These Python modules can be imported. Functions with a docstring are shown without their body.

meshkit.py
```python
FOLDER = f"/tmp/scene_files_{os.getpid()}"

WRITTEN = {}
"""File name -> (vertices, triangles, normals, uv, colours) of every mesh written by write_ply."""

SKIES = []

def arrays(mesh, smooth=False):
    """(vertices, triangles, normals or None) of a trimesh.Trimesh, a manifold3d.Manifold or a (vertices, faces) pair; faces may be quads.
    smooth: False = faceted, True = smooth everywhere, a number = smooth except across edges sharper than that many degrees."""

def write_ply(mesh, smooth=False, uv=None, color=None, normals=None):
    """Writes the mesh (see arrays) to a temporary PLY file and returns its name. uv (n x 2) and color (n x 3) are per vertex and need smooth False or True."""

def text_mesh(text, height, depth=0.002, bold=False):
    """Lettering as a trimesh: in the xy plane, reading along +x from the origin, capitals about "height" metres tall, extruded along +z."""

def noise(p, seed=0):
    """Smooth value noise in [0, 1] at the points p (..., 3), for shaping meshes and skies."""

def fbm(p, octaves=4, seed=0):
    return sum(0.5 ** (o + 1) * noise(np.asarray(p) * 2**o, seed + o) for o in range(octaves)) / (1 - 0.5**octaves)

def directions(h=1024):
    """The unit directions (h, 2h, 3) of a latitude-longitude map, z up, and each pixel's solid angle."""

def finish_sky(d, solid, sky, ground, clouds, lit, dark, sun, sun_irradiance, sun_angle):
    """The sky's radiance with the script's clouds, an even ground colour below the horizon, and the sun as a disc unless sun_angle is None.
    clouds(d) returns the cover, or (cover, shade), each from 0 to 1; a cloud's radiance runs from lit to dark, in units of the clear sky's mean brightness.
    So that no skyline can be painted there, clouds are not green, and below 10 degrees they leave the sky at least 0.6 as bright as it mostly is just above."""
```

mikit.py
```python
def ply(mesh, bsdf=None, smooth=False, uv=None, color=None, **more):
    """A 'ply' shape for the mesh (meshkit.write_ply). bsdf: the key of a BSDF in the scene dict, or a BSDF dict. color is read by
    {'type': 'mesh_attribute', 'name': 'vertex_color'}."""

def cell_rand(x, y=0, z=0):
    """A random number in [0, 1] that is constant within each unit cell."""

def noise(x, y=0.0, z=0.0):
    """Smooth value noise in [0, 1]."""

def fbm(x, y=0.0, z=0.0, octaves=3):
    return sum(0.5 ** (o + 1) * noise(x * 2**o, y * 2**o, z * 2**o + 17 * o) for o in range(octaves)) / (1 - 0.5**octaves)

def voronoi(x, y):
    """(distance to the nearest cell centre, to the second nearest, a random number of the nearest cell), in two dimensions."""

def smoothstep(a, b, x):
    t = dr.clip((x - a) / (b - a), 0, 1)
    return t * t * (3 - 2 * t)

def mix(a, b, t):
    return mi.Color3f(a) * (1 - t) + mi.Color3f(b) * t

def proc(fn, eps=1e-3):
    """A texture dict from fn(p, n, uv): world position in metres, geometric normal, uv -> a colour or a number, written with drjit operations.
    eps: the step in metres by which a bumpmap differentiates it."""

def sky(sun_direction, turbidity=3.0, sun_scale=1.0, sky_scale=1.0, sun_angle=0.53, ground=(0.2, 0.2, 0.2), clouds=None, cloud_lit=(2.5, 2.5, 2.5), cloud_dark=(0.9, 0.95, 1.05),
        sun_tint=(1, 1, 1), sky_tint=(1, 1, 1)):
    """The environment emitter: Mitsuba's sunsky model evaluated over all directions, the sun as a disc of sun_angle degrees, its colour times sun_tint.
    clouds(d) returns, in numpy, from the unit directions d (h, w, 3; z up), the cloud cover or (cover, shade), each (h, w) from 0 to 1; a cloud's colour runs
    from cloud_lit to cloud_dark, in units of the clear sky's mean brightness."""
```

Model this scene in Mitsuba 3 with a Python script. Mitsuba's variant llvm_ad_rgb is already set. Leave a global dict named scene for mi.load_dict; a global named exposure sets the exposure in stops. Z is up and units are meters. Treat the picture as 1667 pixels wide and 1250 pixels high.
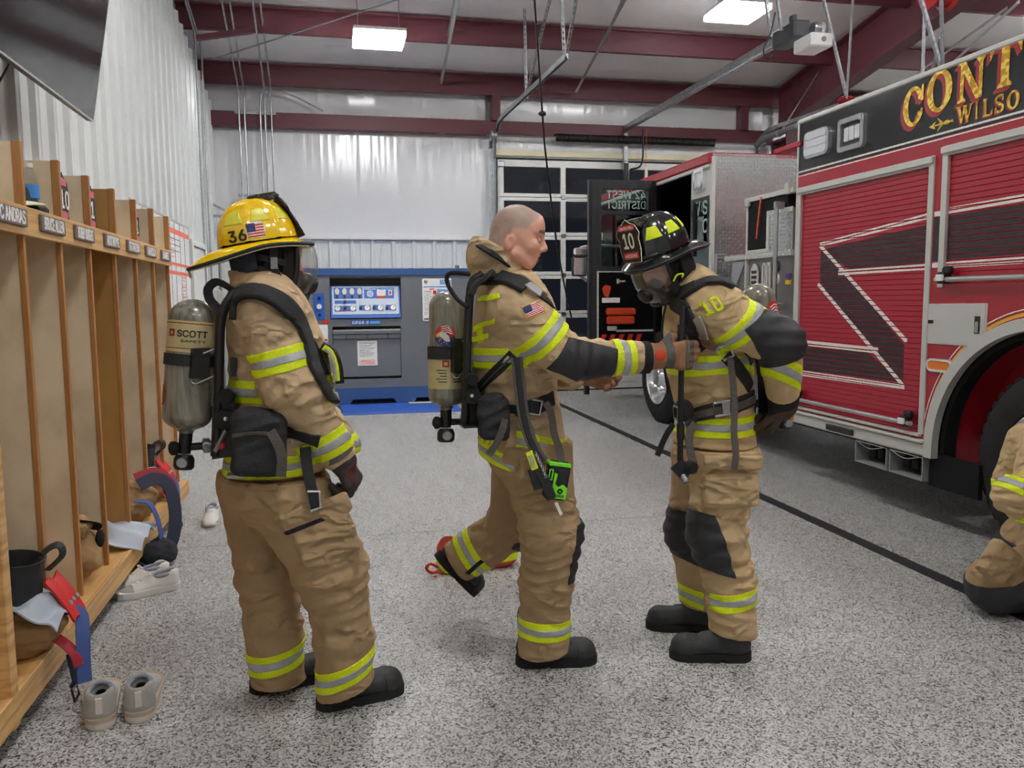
import math, random
import numpy as np
import trimesh, drjit as dr, mitsuba as mi
import mikit, meshkit
from mikit import proc, ply, noise, fbm, voronoi, cell_rand, smoothstep, mix
from shapely.geometry import Polygon, box as sbox, LineString, Point, MultiPolygon
from shapely import affinity
from shapely.ops import unary_union

T = mi.ScalarTransform4f
scene, labels = {'type': 'scene'}, {}
rng = random.Random(7)

# ---------------------------------------------------------------- camera
scene['camera'] = {'type': 'perspective', 'fov': 63.383, 'fov_axis': 'x', 'near_clip': 0.05, 'far_clip': 200.0,
    'to_world': T().look_at(origin=[0, 0, 1.45], target=[0.2088396, 0.9726204, 1.3480413], up=[0.0293253, 0.0979825, 0.9947560])}
# ---------------------------------------------------------------- lights (the hall's LED high bays) and exposure
exposure = 1.05
LAMP_L = 30.0
LAMPS = [(0.62, 10.15, 4.47), (4.75, 9.35, 4.77), (0.8, 5.6, 5.1), (4.9, 5.2, 5.2), (0.8, 1.4, 5.6), (4.9, 1.2, 5.7), (0.8, -2.8, 6.0), (4.9, -3.0, 6.1), (9.2, 9.2, 4.8), (9.2, 4.0, 5.4), (9.2, -1.5, 6.0)]
scene['night_sky'] = {'type': 'constant', 'radiance': {'type': 'rgb', 'value': [0.004, 0.005, 0.007]}}

# ---------------------------------------------------------------- helpers
def srgb(r, g, b):
    return [((c/255)/12.92 if c/255 <= 0.04045 else ((c/255+0.055)/1.055)**2.4) for c in (r, g, b)]

def mat(key, color=(128, 128, 128), rough=0.5, metal=0.0, coat=0.0, spec=0.5, bump=None, bump_scale=1.0, sheen=0.0, two=True):
    c = color if isinstance(color, dict) else {'type': 'rgb', 'value': srgb(*color)}
    d = {'type': 'principled', 'base_color': c, 'roughness': rough, 'metallic': metal, 'specular': spec}
    if coat: d['clearcoat'] = coat; d['clearcoat_gloss'] = 0.95
    if sheen: d['sheen'] = sheen
    if bump is not None:
        d = {'type': 'bumpmap', 'arbitrary': bump, 'scale': bump_scale, 'bsdf': d}
    scene[key] = {'type': 'twosided', 'bsdf': d} if two else d
    return key

used = {}
def numbered(name):
    n = used.get(name, -1) + 1
    used[name] = n
    return name if n == 0 else '%s_%03d' % (name, n)

def thing(name, label, cat, group=None):
    k = numbered(name)
    labels[k] = {'label': label, 'category': cat}
    if group: labels[k]['group'] = group
    return k

def part(parent, name, mesh, m, smooth=False, label=None, kind=None, **kw):
    k = numbered(parent + '__' + name)
    if mesh is None or not len(mesh.faces):
        print('EMPTY', k)
        return k
    scene[k] = ply(mesh, m, smooth=smooth, **kw)
    if label or kind:
        labels[k] = {}
        if label: labels[k]['label'] = label
        if kind: labels[k]['kind'] = kind
    return k

def struct(name, mesh, m, smooth=False):
    k = numbered(name)
    if mesh is not None: scene[k] = ply(mesh, m, smooth=smooth)
    labels[k] = {'kind': 'structure'}
    return k

def solo(name, mesh, m, label, cat, group=None, smooth=False):
    k = thing(name, label, cat, group)
    scene[k] = ply(mesh, m, smooth=smooth)
    return k

def cat(ms):
    ms = [m for m in ms if m is not None and len(m.faces)]
    return trimesh.util.concatenate(ms)

def tm(v, f):
    return trimesh.Trimesh(np.asarray(v, float), np.asarray(f, int), process=False)

CUBEQ = np.array([[0,1,3],[0,3,2],[4,6,7],[4,7,5],[0,4,5],[0,5,1],[2,3,7],[2,7,6],[0,2,6],[0,6,4],[1,5,7],[1,7,3]])
def bx(x0, x1, y0, y1, z0, z1, b=0.0):
    """axis-aligned box from bounds, chamfered by b"""
    lo, hi = np.array([min(x0,x1), min(y0,y1), min(z0,z1)]), np.array([max(x0,x1), max(y0,y1), max(z0,z1)])
    c, h = (lo+hi)/2, (hi-lo)/2
    b = min(b, 0.45*h.min())
    if b <= 0:
        v = np.array([[x,y,z] for x in (-1,1) for y in (-1,1) for z in (-1,1)])*h + c
        return tm(v, CUBEQ)
    s = np.array([[x,y,z] for x in (-1,1) for y in (-1,1) for z in (-1,1)])
    v = np.vstack([s*(h-[b,b,0]), s*(h-[b,0,b]), s*(h-[0,b,b])])
    m = trimesh.convex.convex_hull(v)
    m.apply_translation(c)
    return m

def xf(mesh, R=None, t=(0,0,0)):
    m = mesh.copy()
    M = np.eye(4)
    if R is not None: M[:3,:3] = R
    M[:3,3] = t
    m.apply_transform(M)
    return m

def rot(axis, deg):
    return trimesh.transformations.rotation_matrix(math.radians(deg), axis)[:3,:3]

def basis(z, up=(0,0,1)):
    z = np.asarray(z, float); z = z/np.linalg.norm(z)
    x = np.cross(up, z)
    if np.linalg.norm(x) < 1e-6: x = np.cross((0,1,0), z)
    x /= np.linalg.norm(x)
    return np.stack([x, np.cross(z, x), z], 1)

def spline(pts, n=8, closed=False):
    p = np.asarray(pts, float)
    if len(p) < 3 and not closed: return p
    if closed: q = np.vstack([p[-1], p, p[0], p[1]])
    else: q = np.vstack([2*p[0]-p[1], p, 2*p[-1]-p[-2]])
    out = []
    for i in range(1, len(q)-2):
        t = np.linspace(0, 1, n, endpoint=False)[:, None]
        a, b, c, d = q[i-1], q[i], q[i+1], q[i+2]
        out.append(0.5*((2*b)+(-a+c)*t+(2*a-5*b+4*c-d)*t**2+(-a+3*b-3*c+d)*t**3))
    if not closed: out.append(p[-1:])
    return np.vstack(out)

def frames(p, up=None):
    p = np.asarray(p, float)
    t = np.gradient(p, axis=0); t /= np.linalg.norm(t, axis=1, keepdims=True)+1e-12
    u = np.zeros_like(p)
    a = np.array(up if up is not None else (0,0,1.0), float)
    if abs(a@t[0]) > 0.95: a = np.array([1.0,0,0])
    a = a - (a@t[0])*t[0]; a /= np.linalg.norm(a)
    for i in range(len(p)):
        a = a - (a@t[i])*t[i]; a /= np.linalg.norm(a)+1e-12
        u[i] = a
    return t, u, np.cross(t, u)

def sweep(p, prof, up=None, normals=None, closed=False, scale=None):
    """sweep a closed 2-D profile (k x 2, along u and v) along the points p"""
    p = np.asarray(p, float); n = len(p)
    t, u, v = frames(p, up)
    if normals is not None:
        u = np.asarray(normals, float); u = u - (u*t).sum(1, keepdims=True)*t; u /= np.linalg.norm(u, axis=1, keepdims=True)+1e-12
        v = np.cross(t, u)
    prof = np.asarray(prof, float); k = len(prof)
    s = np.ones(n) if scale is None else np.asarray(scale)
    V = (p[:,None,:] + u[:,None,:]*prof[None,:,0,None]*s[:,None,None] + v[:,None,:]*prof[None,:,1,None]*s[:,None,None]).reshape(-1,3)
    F = []
    for i in range(n if closed else n-1):
        for j in range(k):
            a, b = i*k+j, i*k+(j+1)%k
            c, d = ((i+1)%n)*k+j, ((i+1)%n)*k+(j+1)%k
            F += [[a,b,d],[a,d,c]]
    if not closed:
        for j in range(1, k-1):
            F.append([0, j+1, j]); o = (n-1)*k; F.append([o, o+j, o+j+1])
    return tm(V, F)

def circ(r, k=10):
    a = np.linspace(0, 2*np.pi, k, endpoint=False)
    return np.stack([np.cos(a), np.sin(a)], 1)*r

def tube(p, r=0.01, k=10, up=None, closed=False, scale=None):
    return sweep(p, circ(r, k), up, closed=closed, scale=scale)

def strap(p, w, th, normals=None, up=None, closed=False):
    """flat ribbon: thickness along the normals, width across"""
    h, q, c = th/2, w/2, min(th, w)*0.2
    prof = [[-h,-q+c],[-h,q-c],[-h+c,q],[h-c,q],[h,q-c],[h,-q+c],[h-c,-q],[-h+c,-q]]
    return sweep(p, prof, up, normals, closed)

def rod(a, b, r, k=10):
    return tube(np.array([a, b], float), r, k)

def bar(a, b, w, h, up=(0,0,1)):
    """rectangular bar from a to b: h along up, w across"""
    return sweep(np.array([a, b], float), [[-h/2,-w/2],[-h/2,w/2],[h/2,w/2],[h/2,-w/2]], up)

def lathe(prof, k=28, axis=(0,0,1), at=(0,0,0), a0=0, a1=360):
    """revolve (r, h) rows about the axis at the point"""
    prof = np.asarray(prof, float)
    full = abs(a1-a0) >= 360
    a = np.radians(np.linspace(a0, a1, k, endpoint=not full))
    n = len(a)
    V = np.stack([prof[:,0,None]*np.cos(a), prof[:,0,None]*np.sin(a), np.repeat(prof[:,1,None], n, 1)], -1).reshape(-1,3)
    F = []
    for i in range(len(prof)-1):
        for j in range(n if full else n-1):
            q, w = i*n+j, i*n+(j+1)%n
            F += [[q,w,w+n],[q,w+n,q+n]]
    m = tm(V, F)
    B = basis(axis, (0,1,0) if abs(np.dot(axis,(0,1,0)))<0.9*np.linalg.norm(axis) else (1,0,0))
    return xf(m, B, at)

def extr(poly, depth, O=(0,0,0), X=(1,0,0), Y=(0,1,0), z0=0.0):
    """extrude a shapely polygon placed with its x along X and its y along Y; depth along X cross Y"""
    gs = [g for g in getattr(poly, 'geoms', [poly]) if g.geom_type == 'Polygon' and g.area > 1e-9]
    if not gs: return None
    m = cat([trimesh.creation.extrude_polygon(g, depth, engine='earcut') for g in gs])
    X, Y = np.array(X, float), np.array(Y, float)
    Z = np.cross(X, Y)
    v = m.vertices
    m.vertices = np.array(O) + v[:,0:1]*X + v[:,1:2]*Y + (v[:,2:3]+z0)*Z
    return m

def text(s, h, O, X, Y, depth=0.002, bold=True, width=None, center=False):
    m = meshkit.text_mesh(s, h, depth, bold)
    v = m.vertices.copy()
    v[:,0] -= v[:,0].min()
    if width: v[:,0] *= width/max(v[:,0].max(), 1e-6)
    if center: v[:,0] -= v[:,0].max()/2
    X, Y = np.array(X, float), np.array(Y, float)
    Z = np.cross(X, Y)
    m.vertices = np.array(O) + v[:,0:1]*X + v[:,1:2]*Y + v[:,2:3]*Z
    return m

def rrect(x0, y0, x1, y1, r):
    return sbox(x0+r, y0+r, x1-r, y1-r).buffer(r, quad_segs=5)

def ring(outer, w):
    return outer.difference(outer.buffer(-w))

def thick(line, w, cap=2, join=2):
    return LineString(line).buffer(w/2, cap_style=cap, join_style=join)

def hull_of(pts):
    return trimesh.convex.convex_hull(np.asarray(pts, float))


# ---------------------------------------------------------------- implicit modelling (bodies, clothing, soft things)
def smin(a, b, k):
    h = np.clip(0.5+0.5*(b-a)/k, 0, 1)
    return b*(1-h)+a*h-k*h*(1-h)

class Field:
    def __init__(s, lo, hi, h):
        s.lo, s.h = np.asarray(lo, float), h
        s.n = np.ceil((np.asarray(hi, float)-s.lo)/h).astype(int)+1
        s.v = np.full(s.n, 1.0)
    def pts(s, i0, i1):
        ax = [s.lo[k]+s.h*np.arange(i0[k], i1[k]) for k in range(3)]
        return np.stack(np.meshgrid(*ax, indexing='ij'), -1)
    def _blk(s, c0, c1):
        i0 = np.maximum(0, np.floor((np.asarray(c0)-s.lo)/s.h).astype(int)); i1 = np.minimum(s.n, np.ceil((np.asarray(c1)-s.lo)/s.h).astype(int)+1)
        return i0, np.maximum(i1, i0)
    def put(s, fn, c0, c1, k=0.03, cut=False):
        m = k*1.2+0.03
        i0, i1 = s._blk(np.asarray(c0)-m, np.asarray(c1)+m)
        if (i1 <= i0).any(): return s
        sl = tuple(slice(a, b) for a, b in zip(i0, i1))
        d = fn(s.pts(i0, i1))
        s.v[sl] = -smin(-s.v[sl], d, k) if cut else smin(s.v[sl], d, k)
        return s
    def cap(s, a, b, ra, rb, k=0.03, cut=False):
        a, b = np.asarray(a, float), np.asarray(b, float); ab = b-a; L = max(ab@ab, 1e-9)
        def fn(P):
            q = P-a
            t = np.clip((q@ab)/L, 0, 1)
            return np.linalg.norm(q-t[..., None]*ab, axis=-1)-(ra+(rb-ra)*t)
        R = max(ra, rb)
        return s.put(fn, np.minimum(a, b)-R, np.maximum(a, b)+R, k, cut)
    def chain(s, pts, rs, k=0.03, join=0.01):
        pts = [np.asarray(p, float) for p in pts]
        R = max(rs)
        def fn(P):
            o = None
            for a, b, ra, rb in zip(pts[:-1], pts[1:], rs[:-1], rs[1:]):
                ab = b-a; q = P-a; t = np.clip((q@ab)/max(ab@ab, 1e-9), 0, 1)
                d = np.linalg.norm(q-t[..., None]*ab, axis=-1)-(ra+(rb-ra)*t)
                o = d if o is None else smin(o, d, join)
            return o
        return s.put(fn, np.min(pts, 0)-R, np.max(pts, 0)+R, k)
    def ell(s, c, r, R=None, k=0.03, cut=False):
        c, r = np.asarray(c, float), np.asarray(r, float)
        B = np.eye(3) if R is None else np.asarray(R)
        def fn(P):
            q = (P-c)@B
            k0 = np.linalg.norm(q/r, axis=-1); k1 = np.linalg.norm(q/(r*r), axis=-1)
            return k0*(k0-1)/np.maximum(k1, 1e-9)
        return s.put(fn, c-r.max(), c+r.max(), k, cut)
    def rbox(s, c, hs, rr, R=None, k=0.02, cut=False):
        c, hs = np.asarray(c, float), np.asarray(hs, float)
        B = np.eye(3) if R is None else np.asarray(R)
        def fn(P):
            q = np.abs((P-c)@B)-(hs-rr)
            return np.linalg.norm(np.maximum(q, 0), axis=-1)+np.minimum(q.max(-1), 0)-rr
        R_ = np.linalg.norm(hs)
        return s.put(fn, c-R_, c+R_, k, cut)
    def loft(s, rows, side, k=0.03, cut=False):
        """rows of (centre, half width across, half depth along side): a stack of ellipses around a bent axis; side = direction of the second radius"""
        C = np.array([r[0] for r in rows], float); A = np.array([r[1] for r in rows]); Bq = np.array([r[2] for r in rows])
        side = np.asarray(side, float)
        C2 = spline(C, 4); tt = np.linspace(0, len(C)-1, len(C2))
        def sm(x): return spline(np.stack([x, 0*x, 0*x], 1), 4)[:, 0]
        A2, B2 = sm(A), sm(Bq)
        def fn(P):
            sh = P.shape[:-1]; P2 = P.reshape(-1, 3); best = np.full(len(P2), 1e9)
            for i in range(len(C2)-1):
                a, b = C2[i], C2[i+1]; ab = b-a; L2 = max(ab@ab, 1e-9)
                q = P2-a; t0 = (q@ab)/L2; t = np.clip(t0, 0, 1)
                d = ab/np.sqrt(L2); sd = side-(side@d)*d; sd /= np.linalg.norm(sd); w = np.cross(d, sd)
                r = q-t[:, None]*ab
                ru = A2[i]+(A2[i+1]-A2[i])*t; rv = B2[i]+(B2[i+1]-B2[i])*t
                rm = np.minimum(ru, rv)
                u, v_, ax = r@w, r@sd, r@d
                k0 = np.sqrt((u/ru)**2+(v_/rv)**2+(ax/rm)**2); k1 = np.sqrt((u/ru**2)**2+(v_/rv**2)**2+(ax/rm**2)**2)
                best = np.minimum(best, np.where(k0 > 1e-6, k0*(k0-1)/np.maximum(k1, 1e-9), -rm))
            return best.reshape(sh)
        R = max(A.max(), Bq.max())
        return s.put(fn, C.min(0)-R, C.max(0)+R, k, cut)
    def below(s, z, k=0.006):
        i0, i1 = np.zeros(3, int), s.n
        Z = s.lo[2]+s.h*np.arange(s.n[2])
        s.v = -smin(-s.v, np.broadcast_to((Z-z)[None, None, :]*1.0, s.v.shape)*1.0, k)
        return s
    def halfspace(s, p, n, k=0.006):
        """remove the side that n points to"""
        P = s.pts(np.zeros(3, int), s.n)
        s.v = -smin(-s.v, -((P-np.asarray(p))@np.asarray(n, float)), k)
        return s
    def folds(s, fl, amp_noise=0.004, freq=9.0, seed=1):
        m = np.abs(s.v) < 0.05
        idx = np.argwhere(m); P = s.lo+s.h*idx
        d = amp_noise*2*(meshkit.fbm(P*freq, 3, seed)-0.5)
        wn = meshkit.fbm(P*7+5, 2, seed+3)-0.5
        for (c, dr_, lam, amp, rad) in fl:
            c, dr_ = np.asarray(c, float), np.asarray(dr_, float); dr_ = dr_/np.linalg.norm(dr_)
            q = P-c; g = np.exp(-(q*q).sum(1)/rad**2)
            ph = 2*np.pi*((q@dr_)/lam+wn*1.6)
            d += amp*g*(np.abs(np.sin(ph*0.5))*2-1.2)
        s.v[m] += d
        return s
    def mesh(s, smooth=2):
        v = np.pad(s.v, 1, constant_values=1.0); n = np.array(v.shape)
        ins = v < 0
        c = [ins[a:n[0]-1+a, b:n[1]-1+b, e:n[2]-1+e] for a in (0,1) for b in (0,1) for e in (0,1)]
        cs = np.sum(np.stack(c, 0), 0)
        cell = (cs > 0) & (cs < 8)
        ci = np.argwhere(cell); idn = -np.ones(cell.shape, int); idn[cell] = np.arange(len(ci))
        acc, cnt = np.zeros((len(ci), 3)), np.zeros(len(ci))
        off = np.array([[a,b,e] for a in (0,1) for b in (0,1) for e in (0,1)])
        cv = np.stack([v[ci[:,0]+o[0], ci[:,1]+o[1], ci[:,2]+o[2]] for o in off], 1)
        for i in range(8):
            for j in range(i+1, 8):
                if np.abs(off[i]-off[j]).sum() != 1: continue
                x = (cv[:, i] < 0) != (cv[:, j] < 0)
                t = cv[x, i]/(cv[x, i]-cv[x, j])
                acc[x] += off[i]+t[:, None]*(off[j]-off[i]); cnt[x] += 1
        V = (ci+acc/cnt[:, None]-1)*s.h+s.lo
        F = []
        for ax in range(3):
            b_, c_ = (ax+1) % 3, (ax+2) % 3
            lo_ = [slice(None)]*3; hi_ = [slice(None)]*3
            lo_[ax] = slice(0, n[ax]-1); hi_[ax] = slice(1, n[ax])
            e = np.argwhere(ins[tuple(lo_)] != ins[tuple(hi_)])
            ok = (e[:, b_] > 0) & (e[:, c_] > 0) & (e[:, b_] < n[b_]-1) & (e[:, c_] < n[c_]-1)
            e = e[ok]
            flip = ins[tuple(e.T)]
            q = []
            for (db, dc) in ((-1,-1),(0,-1),(0,0),(-1,0)):
                w = e.copy(); w[:, b_] += db; w[:, c_] += dc
                q.append(idn[tuple(w.T)])
            q = np.stack(q, 1)
            q[~flip] = q[~flip][:, ::-1]
            F.append(q[:, [0,1,2]]); F.append(q[:, [0,2,3]])
        m = tm(V, np.vstack(F))
        return taubin(m, smooth) if smooth else m

def taubin(m, it=2, lam=0.5, mu=-0.53):
    v, f = m.vertices.copy(), m.faces
    e = np.vstack([f[:, [0,1]], f[:, [1,2]], f[:, [2,0]]]); e = np.vstack([e, e[:, ::-1]])
    deg = np.bincount(e[:, 0], minlength=len(v))[:, None]+1e-9
    for k in range(it):
        for l in (lam, mu):
            a = np.stack([np.bincount(e[:, 0], v[e[:, 1], q], minlength=len(v)) for q in range(3)], 1)/deg
            v = v+l*(a-v)
    return tm(v, f)

def vnormals(m):
    return meshkit.arrays(m, True)[2]

def clip(m, fields, extra=None):
    """keep the part of the mesh where every field (per point function) is positive; cuts triangles cleanly"""
    V, F, N = np.array(m.vertices), np.array(m.faces), vnormals(m) if extra is None else extra
    for fn in fields:
        if len(F) == 0: break
        g = fn(V)
        p = g > 0
        cnt = p[F].sum(1)
        keep = F[cnt == 3]
        new = []
        VV, NN, base = [V], [N], len(V)
        for want in (1, 2):
            T_ = F[cnt == want]
            if not len(T_): continue
            odd = p[T_] if want == 1 else ~p[T_]
            j = odd.argmax(1); r = np.arange(len(T_))
            a, b, c = T_[r, j], T_[r, (j+1) % 3], T_[r, (j+2) % 3]
            tb = (g[a]/(g[a]-g[b]))[:, None]; tc = (g[a]/(g[a]-g[c]))[:, None]
            pb, pc = V[a]+tb*(V[b]-V[a]), V[a]+tc*(V[c]-V[a])
            nb, nc = N[a]+tb*(N[b]-N[a]), N[a]+tc*(N[c]-N[a])
            ib = base+np.arange(len(T_)); ic = ib+len(T_); base += 2*len(T_)
            VV += [pb, pc]; NN += [nb, nc]
            if want == 1: new.append(np.stack([a, ib, ic], 1))
            else: new += [np.stack([ib, b, c], 1), np.stack([ib, c, ic], 1)]
        V, N = np.vstack(VV), np.vstack(NN)
        F = np.vstack([keep]+new) if new else keep
    if len(F) == 0: return None, None
    u, inv = np.unique(F, return_inverse=True)
    return tm(V[u], inv.reshape(-1, 3)), N[u]

def shell(m, fields, off=0.003, hem=0.002):
    """a trim layer lying on the cloth: the clipped surface lifted by off, with its edges turned down"""
    q, N = clip(m, fields)
    if q is None: return None
    N = N/(np.linalg.norm(N, axis=1, keepdims=True)+1e-9)
    V, F = np.array(q.vertices), np.array(q.faces)
    key = np.round(V*1e5).astype(np.int64)
    u, first, inv = np.unique(key, axis=0, return_index=True, return_inverse=True)
    inv = inv.reshape(-1)
    V, N, F = V[first], N[first], inv[F]
    F = F[(F[:,0] != F[:,1]) & (F[:,1] != F[:,2]) & (F[:,0] != F[:,2])]
    e = np.vstack([F[:, [0,1]], F[:, [1,2]], F[:, [2,0]]])
    es = np.sort(e, 1); _, ii, cn = np.unique(es, axis=0, return_index=True, return_counts=True)
    be = e[ii[cn == 1]]
    n = len(V)
    W = np.vstack([V+N*off, V-N*hem])
    sk = np.vstack([np.stack([be[:,0], be[:,0]+n, be[:,1]+n], 1), np.stack([be[:,0], be[:,1]+n, be[:,1]], 1)]) if len(be) else np.zeros((0,3), int)
    FF = np.vstack([F, sk]); u, inv = np.unique(FF, return_inverse=True)
    return tm(W[u], inv.reshape(-1, 3))

def slab_fields(a, d, t0, t1, extra=()):
    a, d = np.asarray(a, float), np.asarray(d, float); d = d/np.linalg.norm(d)
    return [lambda P: (P-a)@d-t0, lambda P: t1-(P-a)@d]+list(extra)
def near(c, r):
    c = np.asarray(c, float)
    return lambda P: r-np.linalg.norm(P-c, axis=-1)
def near_seg(a, b, r):
    a, b = np.asarray(a, float), np.asarray(b, float); ab = b-a
    def fn(P):
        t = np.clip(((P-a)@ab)/(ab@ab), 0, 1)
        return r-np.linalg.norm(P-a-t[..., None]*ab, axis=-1)
    return fn
def plane(p, n):
    p, n = np.asarray(p, float), np.asarray(n, float); n = n/np.linalg.norm(n)
    return lambda P: (P-p)@n
def in_poly(O, X, Y, poly):
    """field of a polygon drawn in the plane O, X, Y and pressed through the body along X cross Y (convex polygons, counter-clockwise)"""
    O, X, Y = [np.asarray(q, float) for q in (O, X, Y)]
    pts = [np.array(p, float) for p in poly]
    fs = []
    for p, q in zip(pts, pts[1:]+pts[:1]):
        e = q-p; nn = np.array([-e[1], e[0]])/np.hypot(*e)
        fs.append(lambda P, p=p, nn=nn: ((P-O)@X-p[0])*nn[0]+((P-O)@Y-p[1])*nn[1])
    return fs
def facing(v, c=0.0):
    return v

def blob(c, r, amp=0.02, freq=10, seed=0, sub=4, R=None):
    m = trimesh.creation.icosphere(subdivisions=sub)
    v = np.array(m.vertices)
    q = v*np.asarray(r, float)
    d = meshkit.fbm(q*freq+seed*3.7, 4, seed)-0.5
    q = q+v*d[:, None]*2*amp
    if R is not None: q = q@np.asarray(R).T
    return tm(q+np.asarray(c, float), m.faces)

def cloth_sheet(fn, nu, nv, th=0.004):
    """a two-sided sheet from fn(u, v) -> point, with thickness"""
    u, v = np.meshgrid(np.linspace(0, 1, nu), np.linspace(0, 1, nv), indexing='ij')
    P = fn(u, v)
    I = np.arange(nu*nv).reshape(nu, nv)
    F = np.concatenate([np.stack([I[:-1,:-1], I[1:,:-1], I[1:,1:]], -1).reshape(-1,3), np.stack([I[:-1,:-1], I[1:,1:], I[:-1,1:]], -1).reshape(-1,3)])
    V = P.reshape(-1, 3)
    N = vnormals(tm(V, F)); n = len(V)
    rim = np.concatenate([I[0,:], I[1:,-1], I[-1,-2::-1], I[-2:0:-1,0]])
    S = []
    for a, b in zip(rim, np.roll(rim, -1)): S += [[a, b, b+n], [a, b+n, a+n]]
    return tm(np.vstack([V+N*th/2, V-N*th/2]), np.vstack([F, F[:, ::-1]+n, S]))

# ---------------------------------------------------------------- materials
def floor_fn(p, n, uv):
    a = voronoi(p.x*185+fbm(p.x*70,p.y*70)*2.2, p.y*185+fbm(p.x*70+40,p.y*70)*2.2)[2]
    b = cell_rand(dr.floor(p.x*310), dr.floor(p.y*310), 5)
    big = fbm(p.x*0.9, p.y*0.9, 3.0, octaves=2)
    v = dr.select(a < 0.15, 0.045, dr.select(a < 0.31, 0.18, dr.select(a < 0.66, 0.38, 0.51)))
    v = v*(0.86+0.28*b)*(0.94+0.12*big)
    return mi.Color3f(v*1.0, v*0.985, v*0.955)
mat('floor_flake', proc(floor_fn), rough=0.42, spec=0.4)

mat('panel_white', (212, 215, 214), rough=0.32, spec=0.5)
mat('vinyl_white', (226, 227, 229), rough=0.22, spec=0.7)
mat('ceiling_vinyl', (234, 232, 230), rough=0.5)
mat('trim_white', (224, 224, 220), rough=0.4)
mat('cream', (226, 219, 186), rough=0.5)
mat('red_oxide', (88, 42, 50), rough=0.55)
mat('galvanized', proc(lambda p, n, uv: mix(srgb(150,154,158), srgb(196,199,201), noise(p.x*40, p.y*40, p.z*40))), rough=0.38, metal=0.85)
mat('plate_grey_metal', (150,152,152), rough=0.5, metal=0.3)
mat('steel', (168, 170, 172), rough=0.3, metal=0.9)
mat('chrome', (238, 239, 240), rough=0.14, metal=0.85)
mat('brushed_alu', (188, 190, 188), rough=0.35, metal=0.9)
mat('satin_alu', (200, 200, 194), rough=0.5, metal=0.35)
mat('tread_plate', (200, 202, 202), rough=0.30, metal=0.9)
mat('truck_red', (154, 16, 34), rough=0.28, coat=1.0)
mat('door_red', (158, 22, 42), rough=0.38, coat=0.4)
mat('truck_black', (16, 17, 20), rough=0.15, coat=1.0)
mat('decal_black', (40, 30, 32), rough=0.35)
mat('decal_white', (226, 224, 216), rough=0.35)
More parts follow.
